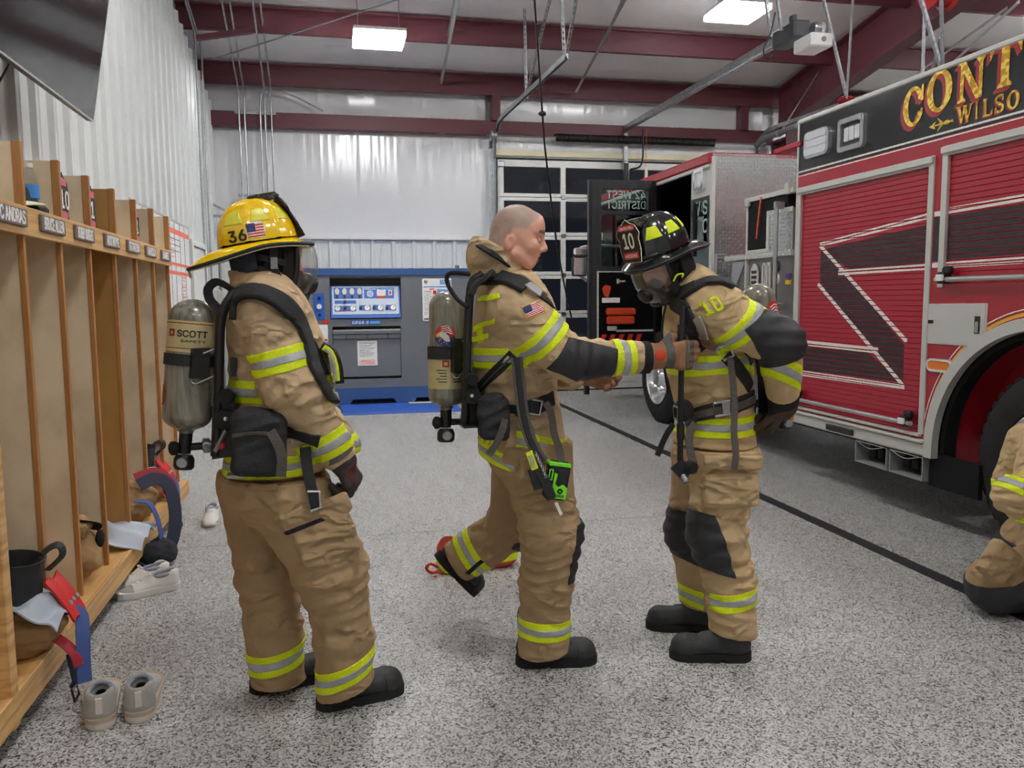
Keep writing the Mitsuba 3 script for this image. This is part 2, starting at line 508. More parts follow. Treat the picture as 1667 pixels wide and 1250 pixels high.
mat('gold_leaf', proc(lambda p, n, uv: mix(srgb(186,140,30), srgb(238,206,92), smoothstep(0.3, 0.7, noise(p.y*60+p.z*25, p.z*60-p.y*10)))), rough=0.35, metal=0.5)
mat('pin_gold', (214, 160, 50), rough=0.4)
mat('decal_red', (150, 20, 34), rough=0.4)
mat('rubber', proc(lambda p, n, uv: mix(srgb(22,22,23), srgb(38,38,38), fbm(p.x*14,p.y*14,p.z*14))), rough=0.75, spec=0.3)
mat('black_plastic', (20, 20, 21), rough=0.4)
mat('matte_black', (24, 24, 25), rough=0.8, spec=0.2)
mat('dark_interior', (14, 14, 15), rough=0.9, spec=0.1)
mat('lens_clear', (216, 220, 226), rough=0.12, spec=0.6)
mat('amber', (226, 120, 16), rough=0.2, coat=0.6)
mat('orange_fabric', (196, 62, 30), rough=0.8)
mat('white_paint', (230, 230, 228), rough=0.5)
mat('paper', (232, 232, 230), rough=0.7)
mat('ink_grey', (120, 120, 124), rough=0.7)
mat('ink_black', (26, 26, 28), rough=0.6)
mat('red_paint', (206, 40, 40), rough=0.5)
mat('salmon_tape', (236, 120, 100), rough=0.6)
mat('comp_grey', (108, 112, 118), rough=0.42)
mat('comp_dark', (56, 58, 62), rough=0.5)
mat('comp_blue', (52, 86, 140), rough=0.4)
mat('mat_blue', (44, 84, 170), rough=0.5)
mat('panel_blue', (40, 96, 186), rough=0.35)
mat('panel_pale', (206, 220, 236), rough=0.4)
mat('gauge_white', (240, 240, 240), rough=0.3)
scene['window_glass'] = {'type': 'thindielectric', 'int_ior': 1.52}
scene['tinted_glass'] = {'type': 'thindielectric', 'int_ior': 1.6, 'specular_transmittance': {'type': 'rgb', 'value': [0.62, 0.74, 0.70]}}
mat('tv_screen', (10, 10, 12), rough=0.10, spec=1.0, coat=1.0)

# ---------------------------------------------------------------- floor
fl = struct('floor', tm([[-1.8,-9,0],[14,-9,0],[14,13.2,0],[-1.8,13.2,0]], [[0,1,2],[0,2,3]]), 'floor_flake')
part(fl, 'joint', bx(-1.04, 2.97, 5.086, 5.094, 0.0003, 0.0009), mat('joint_grey', (104,104,104), rough=0.7))
solo('floor_line', bx(2.975, 3.07, -8.0, 12.3, 0.0004, 0.0022), mat('line_black', (34, 34, 36), rough=0.5), 'long black line on the speckled floor running beside the fire truck', 'floor line')

# ---------------------------------------------------------------- roof
def zb(y): return 4.45+0.16*(12.4-y)          # underside of the purlins
def roof_mesh():
    xs = np.linspace(-1.9, 14, 60); ys = np.arange(-9.2, 12.9, 0.1)
    X, Y = np.meshgrid(xs, ys)
    ph = (12.4-Y)/1.55
    sag = 0.05*np.sin(np.pi*(ph % 1.0))
    wr = 0.018*(meshkit.fbm(np.stack([X*2.2, Y*0.7, 0*X], -1), 3)-0.5)
    Z = zb(Y)+0.31-sag+wr
    n, m = X.shape
    I = np.arange(n*m).reshape(n, m)
    F = np.concatenate([np.stack([I[:-1,:-1], I[1:,1:], I[:-1,1:]], -1).reshape(-1,3), np.stack([I[:-1,:-1], I[1:,:-1], I[1:,1:]], -1).reshape(-1,3)])
    return tm(np.stack([X,Y,Z], -1).reshape(-1,3), F)
struct('ceiling', roof_mesh(), 'ceiling_vinyl', smooth=True)
struct('roof_deck', tm([[-2.2,-9.6,zb(-9.6)+0.45],[14.4,-9.6,zb(-9.6)+0.45],[14.4,13.4,zb(13.4)+0.45],[-2.2,13.4,zb(13.4)+0.45]], [[0,1,2],[0,2,3]]), 'matte_black')

def purlin(y, x0=-1.72, x1=13.9, h=0.285):
    z = zb(y)
    f, t = 0.07, 0.012
    pr = Polygon([(0,0),(f,0),(f,0.02),(f-t,0.02),(f-t,t),(t,t),(t,h-t),(-f+t,h-t),(-f+t,h-0.02),(-f,h-0.02),(-f,h),(t,h),(t,h),(0,h-0.0)])
    pr = Polygon([(0,0),(f,0),(f,0.022),(f-t,0.022),(f-t,t),(t,t),(t,h),(-f,h),(-f,h-0.022),(-f+t,h-0.022),(-f+t,h-t),(0,h-t)])
    return extr(pr, x1-x0, O=(x0, y, z), X=(0,1,0), Y=(0,0,1))
names = {12.4: 'dark red eave beam along the top of the back wall under the roof', 10.85: 'dark red roof beam crossing just behind the left lit ceiling lamp', 9.25: 'dark red roof beam in the top right corner, nearer than the lit lamps'}
for y in [12.4, 10.85, 9.25, 7.7, 6.15, 4.6, 3.05, 1.5, -0.05, -1.6, -3.15, -4.7]:
    solo('roof_beam', purlin(y), 'red_oxide', names.get(y, 'dark red roof beam overhead, before the lit lamps and outside the picture'), 'roof beam', None if y in names else 'roof beams overhead')

def tapered(p0, p1, d0, d1, w=0.22, t=0.02):
    """I-section rafter from p0 to p1 along y; depth d0 to d1 below the top line"""
    ms = []
    for s in (-1, 1):
        pass
    def slab(x0, x1, za0, zb0, za1, zb1):
        v = [[x0,p0[1],za0],[x1,p0[1],za0],[x1,p0[1],zb0],[x0,p0[1],zb0],[x0,p1[1],za1],[x1,p1[1],za1],[x1,p1[1],zb1],[x0,p1[1],zb1]]
        return hull_of(v)
    x = p0[0]
    return cat([slab(x-w/2, x+w/2, p0[2]-t, p0[2], p1[2]-t, p1[2]), slab(x-0.008, x+0.008, p0[2]-d0, p0[2], p1[2]-d1, p1[2]), slab(x-w/2, x+w/2, p0[2]-d0-t, p0[2]-d0, p1[2]-d1-t, p1[2]-d1)])
fr = thing('steel_frame', 'dark red steel portal frame with a sloping rafter above the fire truck', 'steel frame')
part(fr, 'rafter', tapered((7.0, 12.3, zb(12.3)+0.2), (7.0, -8, zb(-8)+0.2), 0.62, 0.44), 'red_oxide')
part(fr, 'column', cat([bx(6.89, 7.11, 12.28, 12.30, 0, 3.9), bx(6.99, 7.01, 11.9, 12.3, 0, 3.9), bx(6.89, 7.11, 11.88, 11.9, 0, 3.9), bx(6.89,7.11,11.86,12.3,3.86,3.9)]), 'red_oxide')
part(fr, 'haunch_plate', bx(6.88, 7.12, 11.85, 11.88, 3.6, 4.45), 'red_oxide')
fr2 = thing('steel_frame', 'dark red steel frame rafter end against the left wall panels', 'steel frame')
part(fr2, 'rafter', cat([bx(-1.74, -1.62, -8, 12.2, 0, 0.001)]) if False else tapered((-1.72, 12.3, zb(12.3)), (-1.72, -8, zb(-8)), 0.2, 0.2, w=0.1), 'red_oxide')

for (x, y, tail) in [(-0.72, 10.75, -1.5), ]:
    br = thing('roof_brace', 'dark red angle brace from the left wall to the nearest roof beam', 'brace')
    part(br, 'angle', bar((-1.434, 10.400, 4.455), (-0.814, 10.400, 4.572), 0.06, 0.06), 'red_oxide')
    part(br, 'cleat', bx(-0.72, -0.58, 10.6, 10.62, 4.62, 4.86), 'red_oxide')

def angle_bar(a, b, w=0.04, t=0.004, up=(0,0,1)):
    pr = [[0,0],[w,0],[w,t],[t,t],[t,w],[0,w]]
    return sweep(np.array([a,b],float), pr, up)
brs = [((1.646, 12.300, 4.547), (1.385, 8.900, 4.549)), ((3.649, 12.200, 4.497), (3.362, 9.300, 4.812)), ((3.609, 10.800, 4.776), (3.369, 9.300, 4.879)), ((-1.336, 11.000, 4.378), (0.774, 8.900, 4.509)), ((1.549, 10.800, 4.754), (1.419, 9.200, 4.690))]
for i, (a, b) in enumerate(brs):
    solo('roof_strut', angle_bar(a, b, 0.018 if i == 3 else 0.04), 'steel', ['thin grey strut below the roof, right of the left lamp, from the eave beam up', 'long thin grey strut from the eave beam to the roof, middle of the picture', 'short thin grey strut crossing the second roof beam in the middle', 'thin dark rod rising from the left wall past the conduits to the left lamp', 'short thin grey strut crossing the second roof beam right of the left lamp'][i], 'strut')

# ---------------------------------------------------------------- walls
def fold_grid(x0, x1, z0, z1, y, seed, dx=0.02, dz=0.05, amp=0.012):
    xs = np.linspace(x0, x1, max(3, int((x1-x0)/dx))); zs = np.linspace(z0, z1, max(3, int((z1-z0)/dz)+1))
    X, Z = np.meshgrid(xs, zs)
    h = (z1-Z)/(z1-z0)
    g = meshkit.fbm(np.stack([X*13, Z*0.4, 0*X+seed], -1), 3, seed)-0.5
    g2 = meshkit.fbm(np.stack([X*1.6, Z*0.9, 0*X+seed+9], -1), 2, seed)-0.5
    fade = np.clip(1.1-h*1.3, 0.12, 1)
    Y = y - amp*2*g*fade - 0.035*g2 + 0.03*np.sin(np.pi*h)*-1
    n, m = X.shape
    I = np.arange(n*m).reshape(n, m)
    F = np.concatenate([np.stack([I[:-1,:-1], I[:-1,1:], I[1:,1:]], -1).reshape(-1,3), np.stack([I[:-1,:-1], I[1:,1:], I[1:,:-1]], -1).reshape(-1,3)])
    return tm(np.stack([X,Y,Z], -1).reshape(-1,3), F)
wb = struct('wall_back', cat([bx(-1.9, 2.46, 12.75, 12.85, 0, 5.0), bx(6.66, 14.2, 12.75, 12.85, 0, 5.0), bx(2.44, 6.68, 12.75, 12.85, 3.62, 5.0)]), 'panel_white')
part(wb, 'insulation_sheet', fold_grid(-1.75, 2.40, 2.30, 4.02, 12.68, 3), 'vinyl_white', smooth=True)
part(wb, 'insulation_sheet', fold_grid(-1.75, 2.34, 4.10, 4.75, 12.68, 11, amp=0.016), 'vinyl_white', smooth=True)
part(wb, 'insulation_sheet', fold_grid(2.46, 6.9, 4.08, 4.75, 12.66, 17, amp=0.012), 'vinyl_white', smooth=True)
part(wb, 'insulation_sheet', fold_grid(2.46, 7.0, 3.58, 3.9, 12.56, 23, dz=0.03, amp=0.02), 'vinyl_white', smooth=True)
part(wb, 'insulation_sheet', fold_grid(7.1, 13, 0.1, 4.75, 12.68, 29), 'vinyl_white', smooth=True)
def ribbed(u0, u1, ztop, P0, U, N, pitch=0.305, rib=0.03, z0=0.0):
    """one metal liner sheet: trapezoid ribs; u along U, ribs along N"""
    us, ds = [u0], [0.0]
    k = math.floor(u0/pitch)
    while k*pitch < u1+pitch:
        c = k*pitch
        for du, d in ((-0.042,0),(-0.018,rib),(0.018,rib),(0.042,0),(0.115,0),(0.125,0.006),(0.145,0.006),(0.155,0)):
            if u0 < c+du < u1: us.append(c+du); ds.append(d)
        k += 1
    us.append(u1); ds.append(0.0)
    us, ds = np.array(us), np.array(ds)
    b = np.array(P0)+us[:,None]*np.array(U)+ds[:,None]*np.array(N)
    t = b.copy(); b[:,2] = z0; t[:,2] = [ztop(u) for u in us]
    n = len(us)
    V = np.vstack([b, t]); F = []
    for i in range(n-1): F += [[i,i+1,i+1+n],[i,i+1+n,i+n]]
    return tm(V, F)
x = -1.65
for (xa, xb) in [(-1.57,-0.655),(-0.655,0.26),(0.26,1.175),(1.175,2.09),(2.09,2.42)]:
    part(wb, 'liner_panel', ribbed(xa, xb, lambda u: 2.36, (0, 12.62, 0), (1,0,0), (0,-1,0)), 'panel_white')
part(wb, 'cap_trim', bx(-1.6, 2.42, 12.55, 12.66, 2.34, 2.365), 'panel_white')
wl = struct('wall_left', bx(-1.95, -1.85, -9.2, 12.9, 0, 8.4), 'vinyl_white')
y = -8.9
while y < 12.6:
    y1 = min(y+0.915, 12.62)
    part(wl, 'liner_panel', ribbed(y, y1, lambda u: 4.22+0.16*(12.65-u), (-1.60, 0, 0), (0,1,0), (1,0,0)), 'panel_white')
    y = y1
struct('wall_right', bx(14.0, 14.1, -9.2, 12.9, 0, 8.4), 'panel_white')
struct('wall_front', bx(-1.95, 14.1, -9.1, -9.0, 0, 8.4), 'panel_white')
struct('baseboard_back', bx(6.7, 14, 12.55, 12.6, 0, 0.1), 'panel_white')

# girts on the back wall
def cee(x0, x1, y, z0, z1, f=0.16):
    t = 0.01
    pr = Polygon([(0,0),(f,0),(f,0.03),(f-t,0.03),(f-t,t),(t,t),(t,z1-z0-t),(f-t,z1-z0-t),(f-t,z1-z0-0.03),(f,z1-z0-0.03),(f,z1-z0),(0,z1-z0)])
    return extr(pr, x1-x0, O=(x0, y, z0), X=(0,1,0), Y=(0,0,1))
solo('wall_girt', cee(-1.62, 7.0, 12.48, 3.90, 4.10), 'red_oxide', 'long dark red steel girt across the back wall above the garage door', 'girt')
solo('wall_stud', bx(2.40, 2.52, 12.40, 12.6, 4.09, 4.46), 'red_oxide', 'short dark red stud above the upper left corner of the garage door', 'stud')
solo('wall_stud', bx(6.42, 6.54, 12.42, 12.6, 4.09, 4.46), 'red_oxide', 'short dark red stud left of the steel column at the back wall', 'stud')

# ---------------------------------------------------------------- ceiling lamps
for i, (x, y, z) in enumerate(LAMPS):
    seen = i < 2
    lab = ['bright square ceiling lamp hanging left, above the compressor', 'bright square ceiling lamp hanging right, left of the grey door opener'][i] if seen else 'bright square ceiling lamp overhead, outside the picture'
    t = thing('ceiling_lamp', lab, 'ceiling lamp', None if seen else 'ceiling lamps outside the picture')
    w, d = 0.30, 0.29
    part(t, 'housing', cat([bx(x-w, x+w, y-d, y+d, z+0.03, z+0.07, 0.008), bx(x-0.1, x+0.1, y-0.1, y+0.1, z+0.07, z+0.13, 0.01)]), 'white_paint')
    k = numbered(t+'__led_panel')
    pm = bx(x-w+0.004, x+w-0.004, y-d+0.004, y+d-0.004, z-0.03, z+0.028, 0.012)
    scene[k] = ply(pm, 'white_paint'); scene[k]['emitter'] = {'type': 'area', 'radiance': {'type': 'rgb', 'value': [LAMP_L*1.0, LAMP_L*1.0, LAMP_L*0.99]}}
    for sx in (-1, 1):
        part(t, 'chain', rod((x+sx*0.24, y, z+0.06), (x+sx*0.24, y, zb(y)+0.28), 0.005, 6), 'steel')

# ---------------------------------------------------------------- garage door with glass panes
gd = struct('door_1', None, None)
Y = 12.56
rows = [0.02, 0.62, 1.21, 1.815, 2.415, 3.0, 3.56]
ncol, x0, x1 = 4, 2.50, 6.62
pw = (x1-x0)/ncol
for r in range(6):
    za, zc = rows[r], rows[r+1]-0.006
    if r == 0:
        part(gd, 'solid_panel', cat([bx(x0, x1, Y, Y+0.045, za, zc, 0.004), bx(x0+0.08, x1-0.08, Y-0.008, Y, za+0.10, zc-0.10, 0.004)]), 'trim_white')
        continue
    ms = [bx(x0, x1, Y, Y+0.045, za, za+0.055, 0.004), bx(x0, x1, Y, Y+0.045, zc-0.055-(0.05 if r == 5 else 0), zc, 0.004)]
    for c in range(ncol+1):
        w = 0.095 if c in (0, ncol) else 0.04
        cx = x0+c*pw
        ms.append(bx(max(x0, cx-w), min(x1, cx+w), Y, Y+0.045, za+0.05, zc-0.05, 0.003))
    s = part(gd, 'section', cat(ms), 'trim_white')
    for c in range(ncol):
        xa, xb = x0+c*pw+0.03, x0+(c+1)*pw-0.03
        part(s, 'pane', tm([[xa,Y+0.022,za+0.05],[xb,Y+0.022,za+0.05],[xb,Y+0.022,zc-0.05],[xa,Y+0.022,zc-0.05]], [[0,1,2],[0,2,3]]), 'window_glass')
    for c in range(1, ncol+1):
        part(s, 'hinge', bx(x0+c*pw-0.035, x0+c*pw+0.035, Y-0.02, Y, za-0.03, za+0.03, 0.006), 'steel')
part(gd, 'bottom_seal', bx(x0, x1, Y, Y+0.04, 0.0, 0.022), 'rubber')
part(gd, 'roller', cat([bx(2.49, 2.60, Y-0.03, Y, 3.44, 3.52, 0.01), bx(2.49, 2.56, Y-0.03, Y, 2.38, 2.46, 0.01), bx(2.49, 2.56, Y-0.03, Y, 1.79, 1.86, 0.01)]), 'steel')
part(gd, 'head_trim', bx(2.46, 6.66, 12.50, 12.6, 3.60, 3.685, 0.006), 'cream')
trk = thing('door_track', 'galvanized track of the garage door, left side, curving up and running toward the camera', 'door track')
pth = np.vstack([[(2.44, 12.5, 0.05), (2.44, 12.5, 3.5)], spline([(2.44,12.5,3.55),(2.44,12.42,3.85),(2.44,12.15,4.0),(2.44,11.8,4.03)], 6), [(2.44, 8.55, 3.94)]])
part(trk, 'rail', sweep(pth, [[-0.03,-0.02],[-0.03,0.02],[0.03,0.02],[0.03,0.016],[-0.026,0.016],[-0.026,-0.016],[0.03,-0.016],[0.03,-0.02]], up=(0,-1,0)), 'galvanized')
part(trk, 'jamb_angle', bx(2.36, 2.44, 12.53, 12.545, 0, 3.7), 'galvanized')
def perforated(a, b, w=0.04, n=None):
    a, b = np.array(a, float), np.array(b, float)
    L = np.linalg.norm(b-a)
    pl = sbox(0, -w/2, L, w/2)
    holes = unary_union([sbox(x-0.012, -0.007, x+0.012, 0.007) for x in np.arange(0.05, L-0.03, 0.06)])
    X = (b-a)/L
    Yv = np.cross(X, (0,1,0)); Yv /= np.linalg.norm(Yv)
    m1 = extr(pl.difference(holes), 0.003, O=a, X=X, Y=Yv)
    Zv = np.cross(X, Yv)
    m2 = extr(sbox(0, 0, L, 0.03), 0.003, O=a+Yv*w/2, X=X, Y=Zv)
    return cat([m1, m2])
for i, (a, b) in enumerate([((2.459, 10.450, 3.957), (2.436, 10.450, 5.199)), ((2.460, 10.420, 4.025), (2.476, 9.300, 4.807)), ((2.447, 8.650, 3.916), (2.415, 8.650, 4.580)), ((2.461, 8.630, 3.974), (2.447, 8.200, 4.427))]):
    part(trk, 'hanger', perforated(a, b), 'galvanized')
tr2 = thing('door_track', 'galvanized track of the garage door, right side, above the diamond plate', 'door track')
pth2 = pth.copy(); pth2[:,0] = 6.70
part(tr2, 'rail', sweep(pth2, [[-0.03,-0.02],[-0.03,0.02],[0.03,0.02],[0.03,0.016],[-0.026,0.016],[-0.026,-0.016],[0.03,-0.016],[0.03,-0.02]], up=(0,-1,0)), 'galvanized')
sp = thing('torsion_spring', 'dark torsion spring on its shaft above the garage door', 'spring')
part(sp, 'shaft', rod((2.3, 12.36, 3.86), (6.9, 12.36, 3.86), 0.014, 8), 'steel')
coil = [(3.35+0.0052*i, 12.36+0.055*math.cos(i*1.05), 3.86+0.055*math.sin(i*1.05)) for i in range(500)]
part(sp, 'coil', tube(coil, 0.012, 5), 'black_plastic', smooth=True)
part(sp, 'drum', lathe([(0,0),(0.09,0),(0.09,0.03),(0.06,0.05),(0.06,0.09),(0.02,0.1)], 20, (1,0,0), (2.36, 12.36, 3.86)), 'galvanized', smooth=30)
part(sp, 'drum', lathe([(0,0),(0.09,0),(0.09,0.03),(0.06,0.05),(0.06,0.09),(0.02,0.1)], 20, (1,0,0), (6.70, 12.36, 3.86)), 'galvanized', smooth=30)

# door opener on its rail
op = thing('door_opener', 'grey and white garage door opener hanging at the end of its long rail', 'door opener')
part(op, 'rail', cat([bar((4.50, 12.5, 4.06), (4.50, 7.9, 4.05), 0.05, 0.07), bar((4.53, 12.4, 4.02), (4.53, 8.0, 4.0), 0.012, 0.012)]), 'galvanized')
part(op, 'gearbox', cat([bx(4.44, 4.62, 7.55, 7.98, 3.945, 4.12, 0.02), bx(4.45, 4.5, 7.6, 7.68, 4.10, 4.18, 0.01)]), 'comp_dark')
part(op, 'cover', bx(4.47, 4.70, 7.30, 7.62, 3.80, 3.925, 0.012), 'white_paint')
part(op, 'badge', lathe([(0,0),(0.025,0),(0.025,0.004),(0,0.004)], 16, (0,-1,0), (4.60, 7.299, 3.865)), 'ink_grey')
part(op, 'motor', lathe([(0,0),(0.055,0),(0.062,0.02),(0.062,0.13),(0.05,0.15),(0.03,0.16),(0,0.16)], 20, (1,0,0), (4.60, 7.50, 4.02)), 'steel', smooth=30)
part(op, 'motor_cap', lathe([(0,0),(0.065,0),(0.065,0.035),(0,0.035)], 20, (1,0,0), (4.67, 7.50, 4.02)), 'white_paint', smooth=30)
part(op, 'hanger', perforated((4.303, 7.750, 4.000), (4.234, 7.750, 4.390)), 'galvanized')
part(op, 'hanger', perforated((4.415, 7.750, 4.065), (4.353, 7.750, 4.398)), 'galvanized')
part(op, 'loop_cable', tube(spline([(4.316, 7.700, 4.217), (4.268, 7.700, 4.012), (4.200, 7.700, 3.863), (4.241, 7.700, 3.778), (4.326, 7.700, 3.841)], 8), 0.008, 6), 'black_plastic', smooth=True)
part(op, 'door_arm', cat([bx(4.47, 4.53, 12.44, 12.48, 3.05, 3.98), bx(4.46, 4.54, 12.42, 12.5, 3.40, 3.56, 0.01)]), 'galvanized')
part(op, 'arm_bracket', bx(4.465, 4.535, 12.40, 12.44, 3.24, 3.52, 0.006), 'black_plastic')
part(op, 'cable_drop', tube(spline([(4.72,12.3,4.02),(4.73,12.3,3.75),(4.70,12.32,3.48),(4.55,12.38,3.42)], 8), 0.014, 6), 'black_plastic', smooth=True)
part(op, 'release_cord', rod((4.76,12.25,4.02), (4.76,12.25,3.45), 0.004, 5), 'red_paint')
part(op, 'release_handle', bx(4.735, 4.785, 12.235, 12.265, 3.22, 3.45, 0.012), 'cream')

# ---------------------------------------------------------------- fire truck
X0 = 3.62
tk = thing('fire_truck', 'red fire truck with black upper band, gold lettering and roll-up doors', 'fire truck')
def side(poly, depth, d0, ):
    """polygon in (y, z) on the truck's left side, from d0 to d0+depth metres outside its plane"""
    return extr(poly, depth, O=(X0-d0, 0, 0), X=(0,1,0), Y=(0,0,1), z0=0) if False else _side(poly, depth, d0)
def _side(poly, depth, d0):
    m = extr(poly, depth, O=(X0-d0-depth, 0, 0), X=(0,1,0), Y=(0,0,1))
    return m
def ty(y0, y1, z0, z1, d0=0.0, depth=0.01, b=0.002):
    return bx(X0-d0-depth, X0-d0, y0, y1, z0, z1, b)
WY, WZ = 3.60, 0.53
arch = affinity.scale(Point(0,0).buffer(1, quad_segs=24), 0.80, 0.76)
arch = affinity.translate(arch, WY, WZ-0.02)
arch = unary_union([arch, sbox(WY-0.80, 0.0, WY+0.80, WZ-0.02)])
archo = affinity.translate(affinity.scale(Point(0,0).buffer(1, quad_segs=24), 0.872, 0.83), WY, WZ-0.02)
archo = unary_union([archo, sbox(WY-0.872, 0.445, WY+0.872, WZ-0.02)])
bodyp = sbox(0.6, 0.53, 6.045, 2.40).difference(archo)
D1 = (4.55, 5.985, 0.60, 2.24); D2 = (2.6, 4.39, 1.52, 2.28)
bodyp = bodyp.difference(sbox(D1[0], D1[2], D1[1], D1[3])).difference(sbox(D2[0], D2[2], D2[1], D2[3]))
part(tk, 'body_side', _side(bodyp, 0.06, -0.06), 'truck_red')
part(tk, 'body', cat([bx(X0+0.35, 6.05, 0.6, 6.045, 0.62, 2.78), bx(X0+0.06, X0+0.4, 0.6, 6.045, 2.2, 2.78), bx(X0+0.005, X0+0.4, 5.99, 6.045, 0.53, 2.78)]), 'truck_red')
part(tk, 'upper_band', ty(0.6, 6.045, 2.40, 2.80, -0.06, 0.062, 0.003), 'truck_black')
part(tk, 'top_rail', cat([bx(X0-0.012, X0+0.35, 0.6, 6.06, 2.79, 2.825, 0.012), bx(X0-0.010, X0+0.06, 6.035, 6.055, 0.5, 2.82, 0.004)]), 'satin_alu')
part(tk, 'pin_stripe', cat([ty(0.6, 6.04, 2.415, 2.427, 0.002, 0.002, 0), ty(0.6, 6.03, 2.386, 2.394, 0.0, 0.002, 0)]), 'decal_white')
# wheel arch
def halfring(a, b, a2, b2, z0):
    o = affinity.translate(affinity.scale(Point(0,0).buffer(1, quad_segs=24), a, b), WY, WZ-0.02)
    i = affinity.translate(affinity.scale(Point(0,0).buffer(1, quad_segs=24), a2, b2), WY, WZ-0.02)
    o = unary_union([o, sbox(WY-a, z0, WY+a, WZ-0.02)]); i = unary_union([i, sbox(WY-a2, z0-1, WY+a2, WZ-0.02)])
    return o.difference(i).difference(sbox(WY-2, -1, WY+2, z0))
part(tk, 'arch_trim', _side(halfring(0.872, 0.83, 0.80, 0.76, 0.445), 0.05, -0.02), 'satin_alu', smooth=30)
part(tk, 'arch_pinstripe', _side(halfring(0.905, 0.862, 0.885, 0.843, 0.6), 0.002, 0.0), 'pin_gold', smooth=30)
part(tk, 'arch_pinstripe', _side(halfring(0.925, 0.882, 0.919, 0.876, 0.6), 0.002, 0.0), 'decal_white', smooth=30)
part(tk, 'arch_flange', _side(halfring(0.80, 0.76, 0.765, 0.725, 0.40), 0.09, -0.12), 'matte_black', smooth=30)
part(tk, 'wheel_well', cat([_side(halfring(0.80, 0.76, 0.79, 0.75, 0.35), 0.55, -0.62), bx(X0+0.60, X0+0.62, 2.7, 4.5, 0.5, 1.4)]), 'truck_red', smooth=30)
def wheel(yc, zc, name, R=0.53, w=0.30, dual=False):
    xo = X0+0.03
    t = numbered(tk+'__'+name)
    prof = [(0.30,0.05),(0.33,0.012),(0.40,0.0),(0.46,0.006),(0.505,0.03),(R,0.06),(R,w-0.04),(0.5,w),(0.3,w)]
    scene[t] = ply(lathe(prof, 48, (1,0,0), (xo, yc, zc)), 'rubber', smooth=25)
    tr = []
    for i in range(44):
        a = i*2*math.pi/44
        for (xa, xb, off) in ((0.055, 0.11, 0), (0.12, 0.18, 0.07), (0.19, 0.25, 0)):
            m = bx(xa, xb, -0.024, 0.024, R-0.004, R+0.014, 0.004)
            tr.append(xf(m, rot((1,0,0), math.degrees(a+off)), (xo, yc, zc)))
    part(t, 'tread_block', cat(tr), 'rubber', kind='stuff')
    rim = [(0.300,0.045),(0.315,0.005),(0.305,0.0),(0.285,0.015),(0.275,0.06),(0.255,0.10),(0.20,0.115),(0.14,0.10),(0.125,0.06),(0.11,0.02),(0.09,0.0),(0.0,-0.005)] if not dual else [(0.300,0.045),(0.315,0.005),(0.305,0.0),(0.288,0.02),(0.28,0.12),(0.22,0.18),(0.14,0.18),(0.13,0.10),(0.11,0.06),(0.0,0.055)]
    rk = part(t, 'rim', lathe(rim, 48, (1,0,0), (xo, yc, zc)), 'chrome' , smooth=35)
    for i in range(10):
        a = i*2*math.pi/10
        part(t, 'lug_nut', lathe([(0.02,0),(0.02,0.03),(0.012,0.05),(0,0.055)], 8, (-1,0,0), (xo+0.115, yc+0.17*math.cos(a), zc+0.17*math.sin(a))), 'chrome', smooth=40)
    return t
wheel(WY, WZ, 'rear_wheel', dual=True)
wheel(9.03, 0.53, 'front_wheel')

def roll_door(Y0, Y1, Z0, Z1, name, decals):
    k = numbered(tk+'__'+name)
    f = 0.045
    fr = sbox(Y0-f, Z0-0.02, Y1+f, Z1+0.06).difference(sbox(Y0, Z0-0.03, Y1, Z1))
    scene[k] = ply(cat([_side(fr, 0.022, -0.012), ty(Y0-f, Y1+f, Z1+0.012, Z1+0.055, 0.008, 0.02, 0.008)]), 'satin_alu')
    n = int(round((Z1-Z0)/0.034)); h = (Z1-Z0)/n
    for i in range(n):
        z = Z0+i*h
        part(k, 'slat', bx(X0+0.012, X0+0.024, Y0, Y1, z+0.0008, z+h-0.0008, 0.0022), 'door_red')
    for (poly, m, nm) in decals:
        ms = []
        for i in range(n):
            z = Z0+i*h
            q = poly.intersection(sbox(Y0, z+0.003, Y1, z+h-0.003))
            if q.area > 1e-6: ms.append(_side(q, 0.0020 if 'white' in nm else 0.0011, -0.0125))
        if ms: part(k, nm, cat(ms), m)
    return k
# Z shaped reflective striping across both doors
blackZ = unary_union([Polygon([(5.69,1.80),(2.6,1.885),(2.6,1.66),(5.30,1.66),(5.52,1.58)]) if False else Polygon([(5.735,1.80),(4.5,1.895),(2.6,1.93),(2.6,1.66),(5.36,1.645)]),
    Polygon([(5.72,1.795),(5.42,1.63),(4.74,1.13),(4.735,0.895),(4.79,0.895),(5.72,1.555)]), Polygon([(6.0,1.06),(5.12,1.06),(4.72,0.885),(6.0,0.875)])])
whites = [thick([(5.735,1.828),(4.53,1.935)], 0.016), thick([(5.735,1.85),(4.53,1.957)], 0.012),
          thick([(5.49,1.612),(4.53,1.618)], 0.016), thick([(5.49,1.635),(4.53,1.641)], 0.012),
          thick([(5.735,1.835),(4.715,1.155)], 0.03), thick([(5.745,1.545),(4.725,0.86)], 0.03),
          thick([(6.0,1.098),(5.0,1.088)], 0.022), thick([(6.0,1.075),(5.0,1.065)], 0.012), thick([(6.0,0.835),(4.72,0.848)], 0.022), thick([(6.0,0.862),(4.72,0.868)], 0.01)]
whiteZ = unary_union(whites)
whiteR = unary_union([thick([(4.40,1.945),(2.6,1.985)], 0.016), thick([(4.40,1.968),(2.6,2.008)], 0.012), thick([(4.40,1.622),(2.6,1.632)], 0.016), thick([(4.40,1.645),(2.6,1.655)], 0.012)])
blackR = Polygon([(4.40,1.925),(2.6,1.96),(2.6,1.675),(4.40,1.665)])
k1 = roll_door(*D1, 'roll_up_door', [(blackZ, 'decal_black', 'black_stripe'), (whiteZ, 'decal_white', 'white_stripe')])
k2 = roll_door(*D2, 'roll_up_door', [(blackR, 'decal_black', 'black_stripe'), (whiteR, 'decal_white', 'white_stripe')])
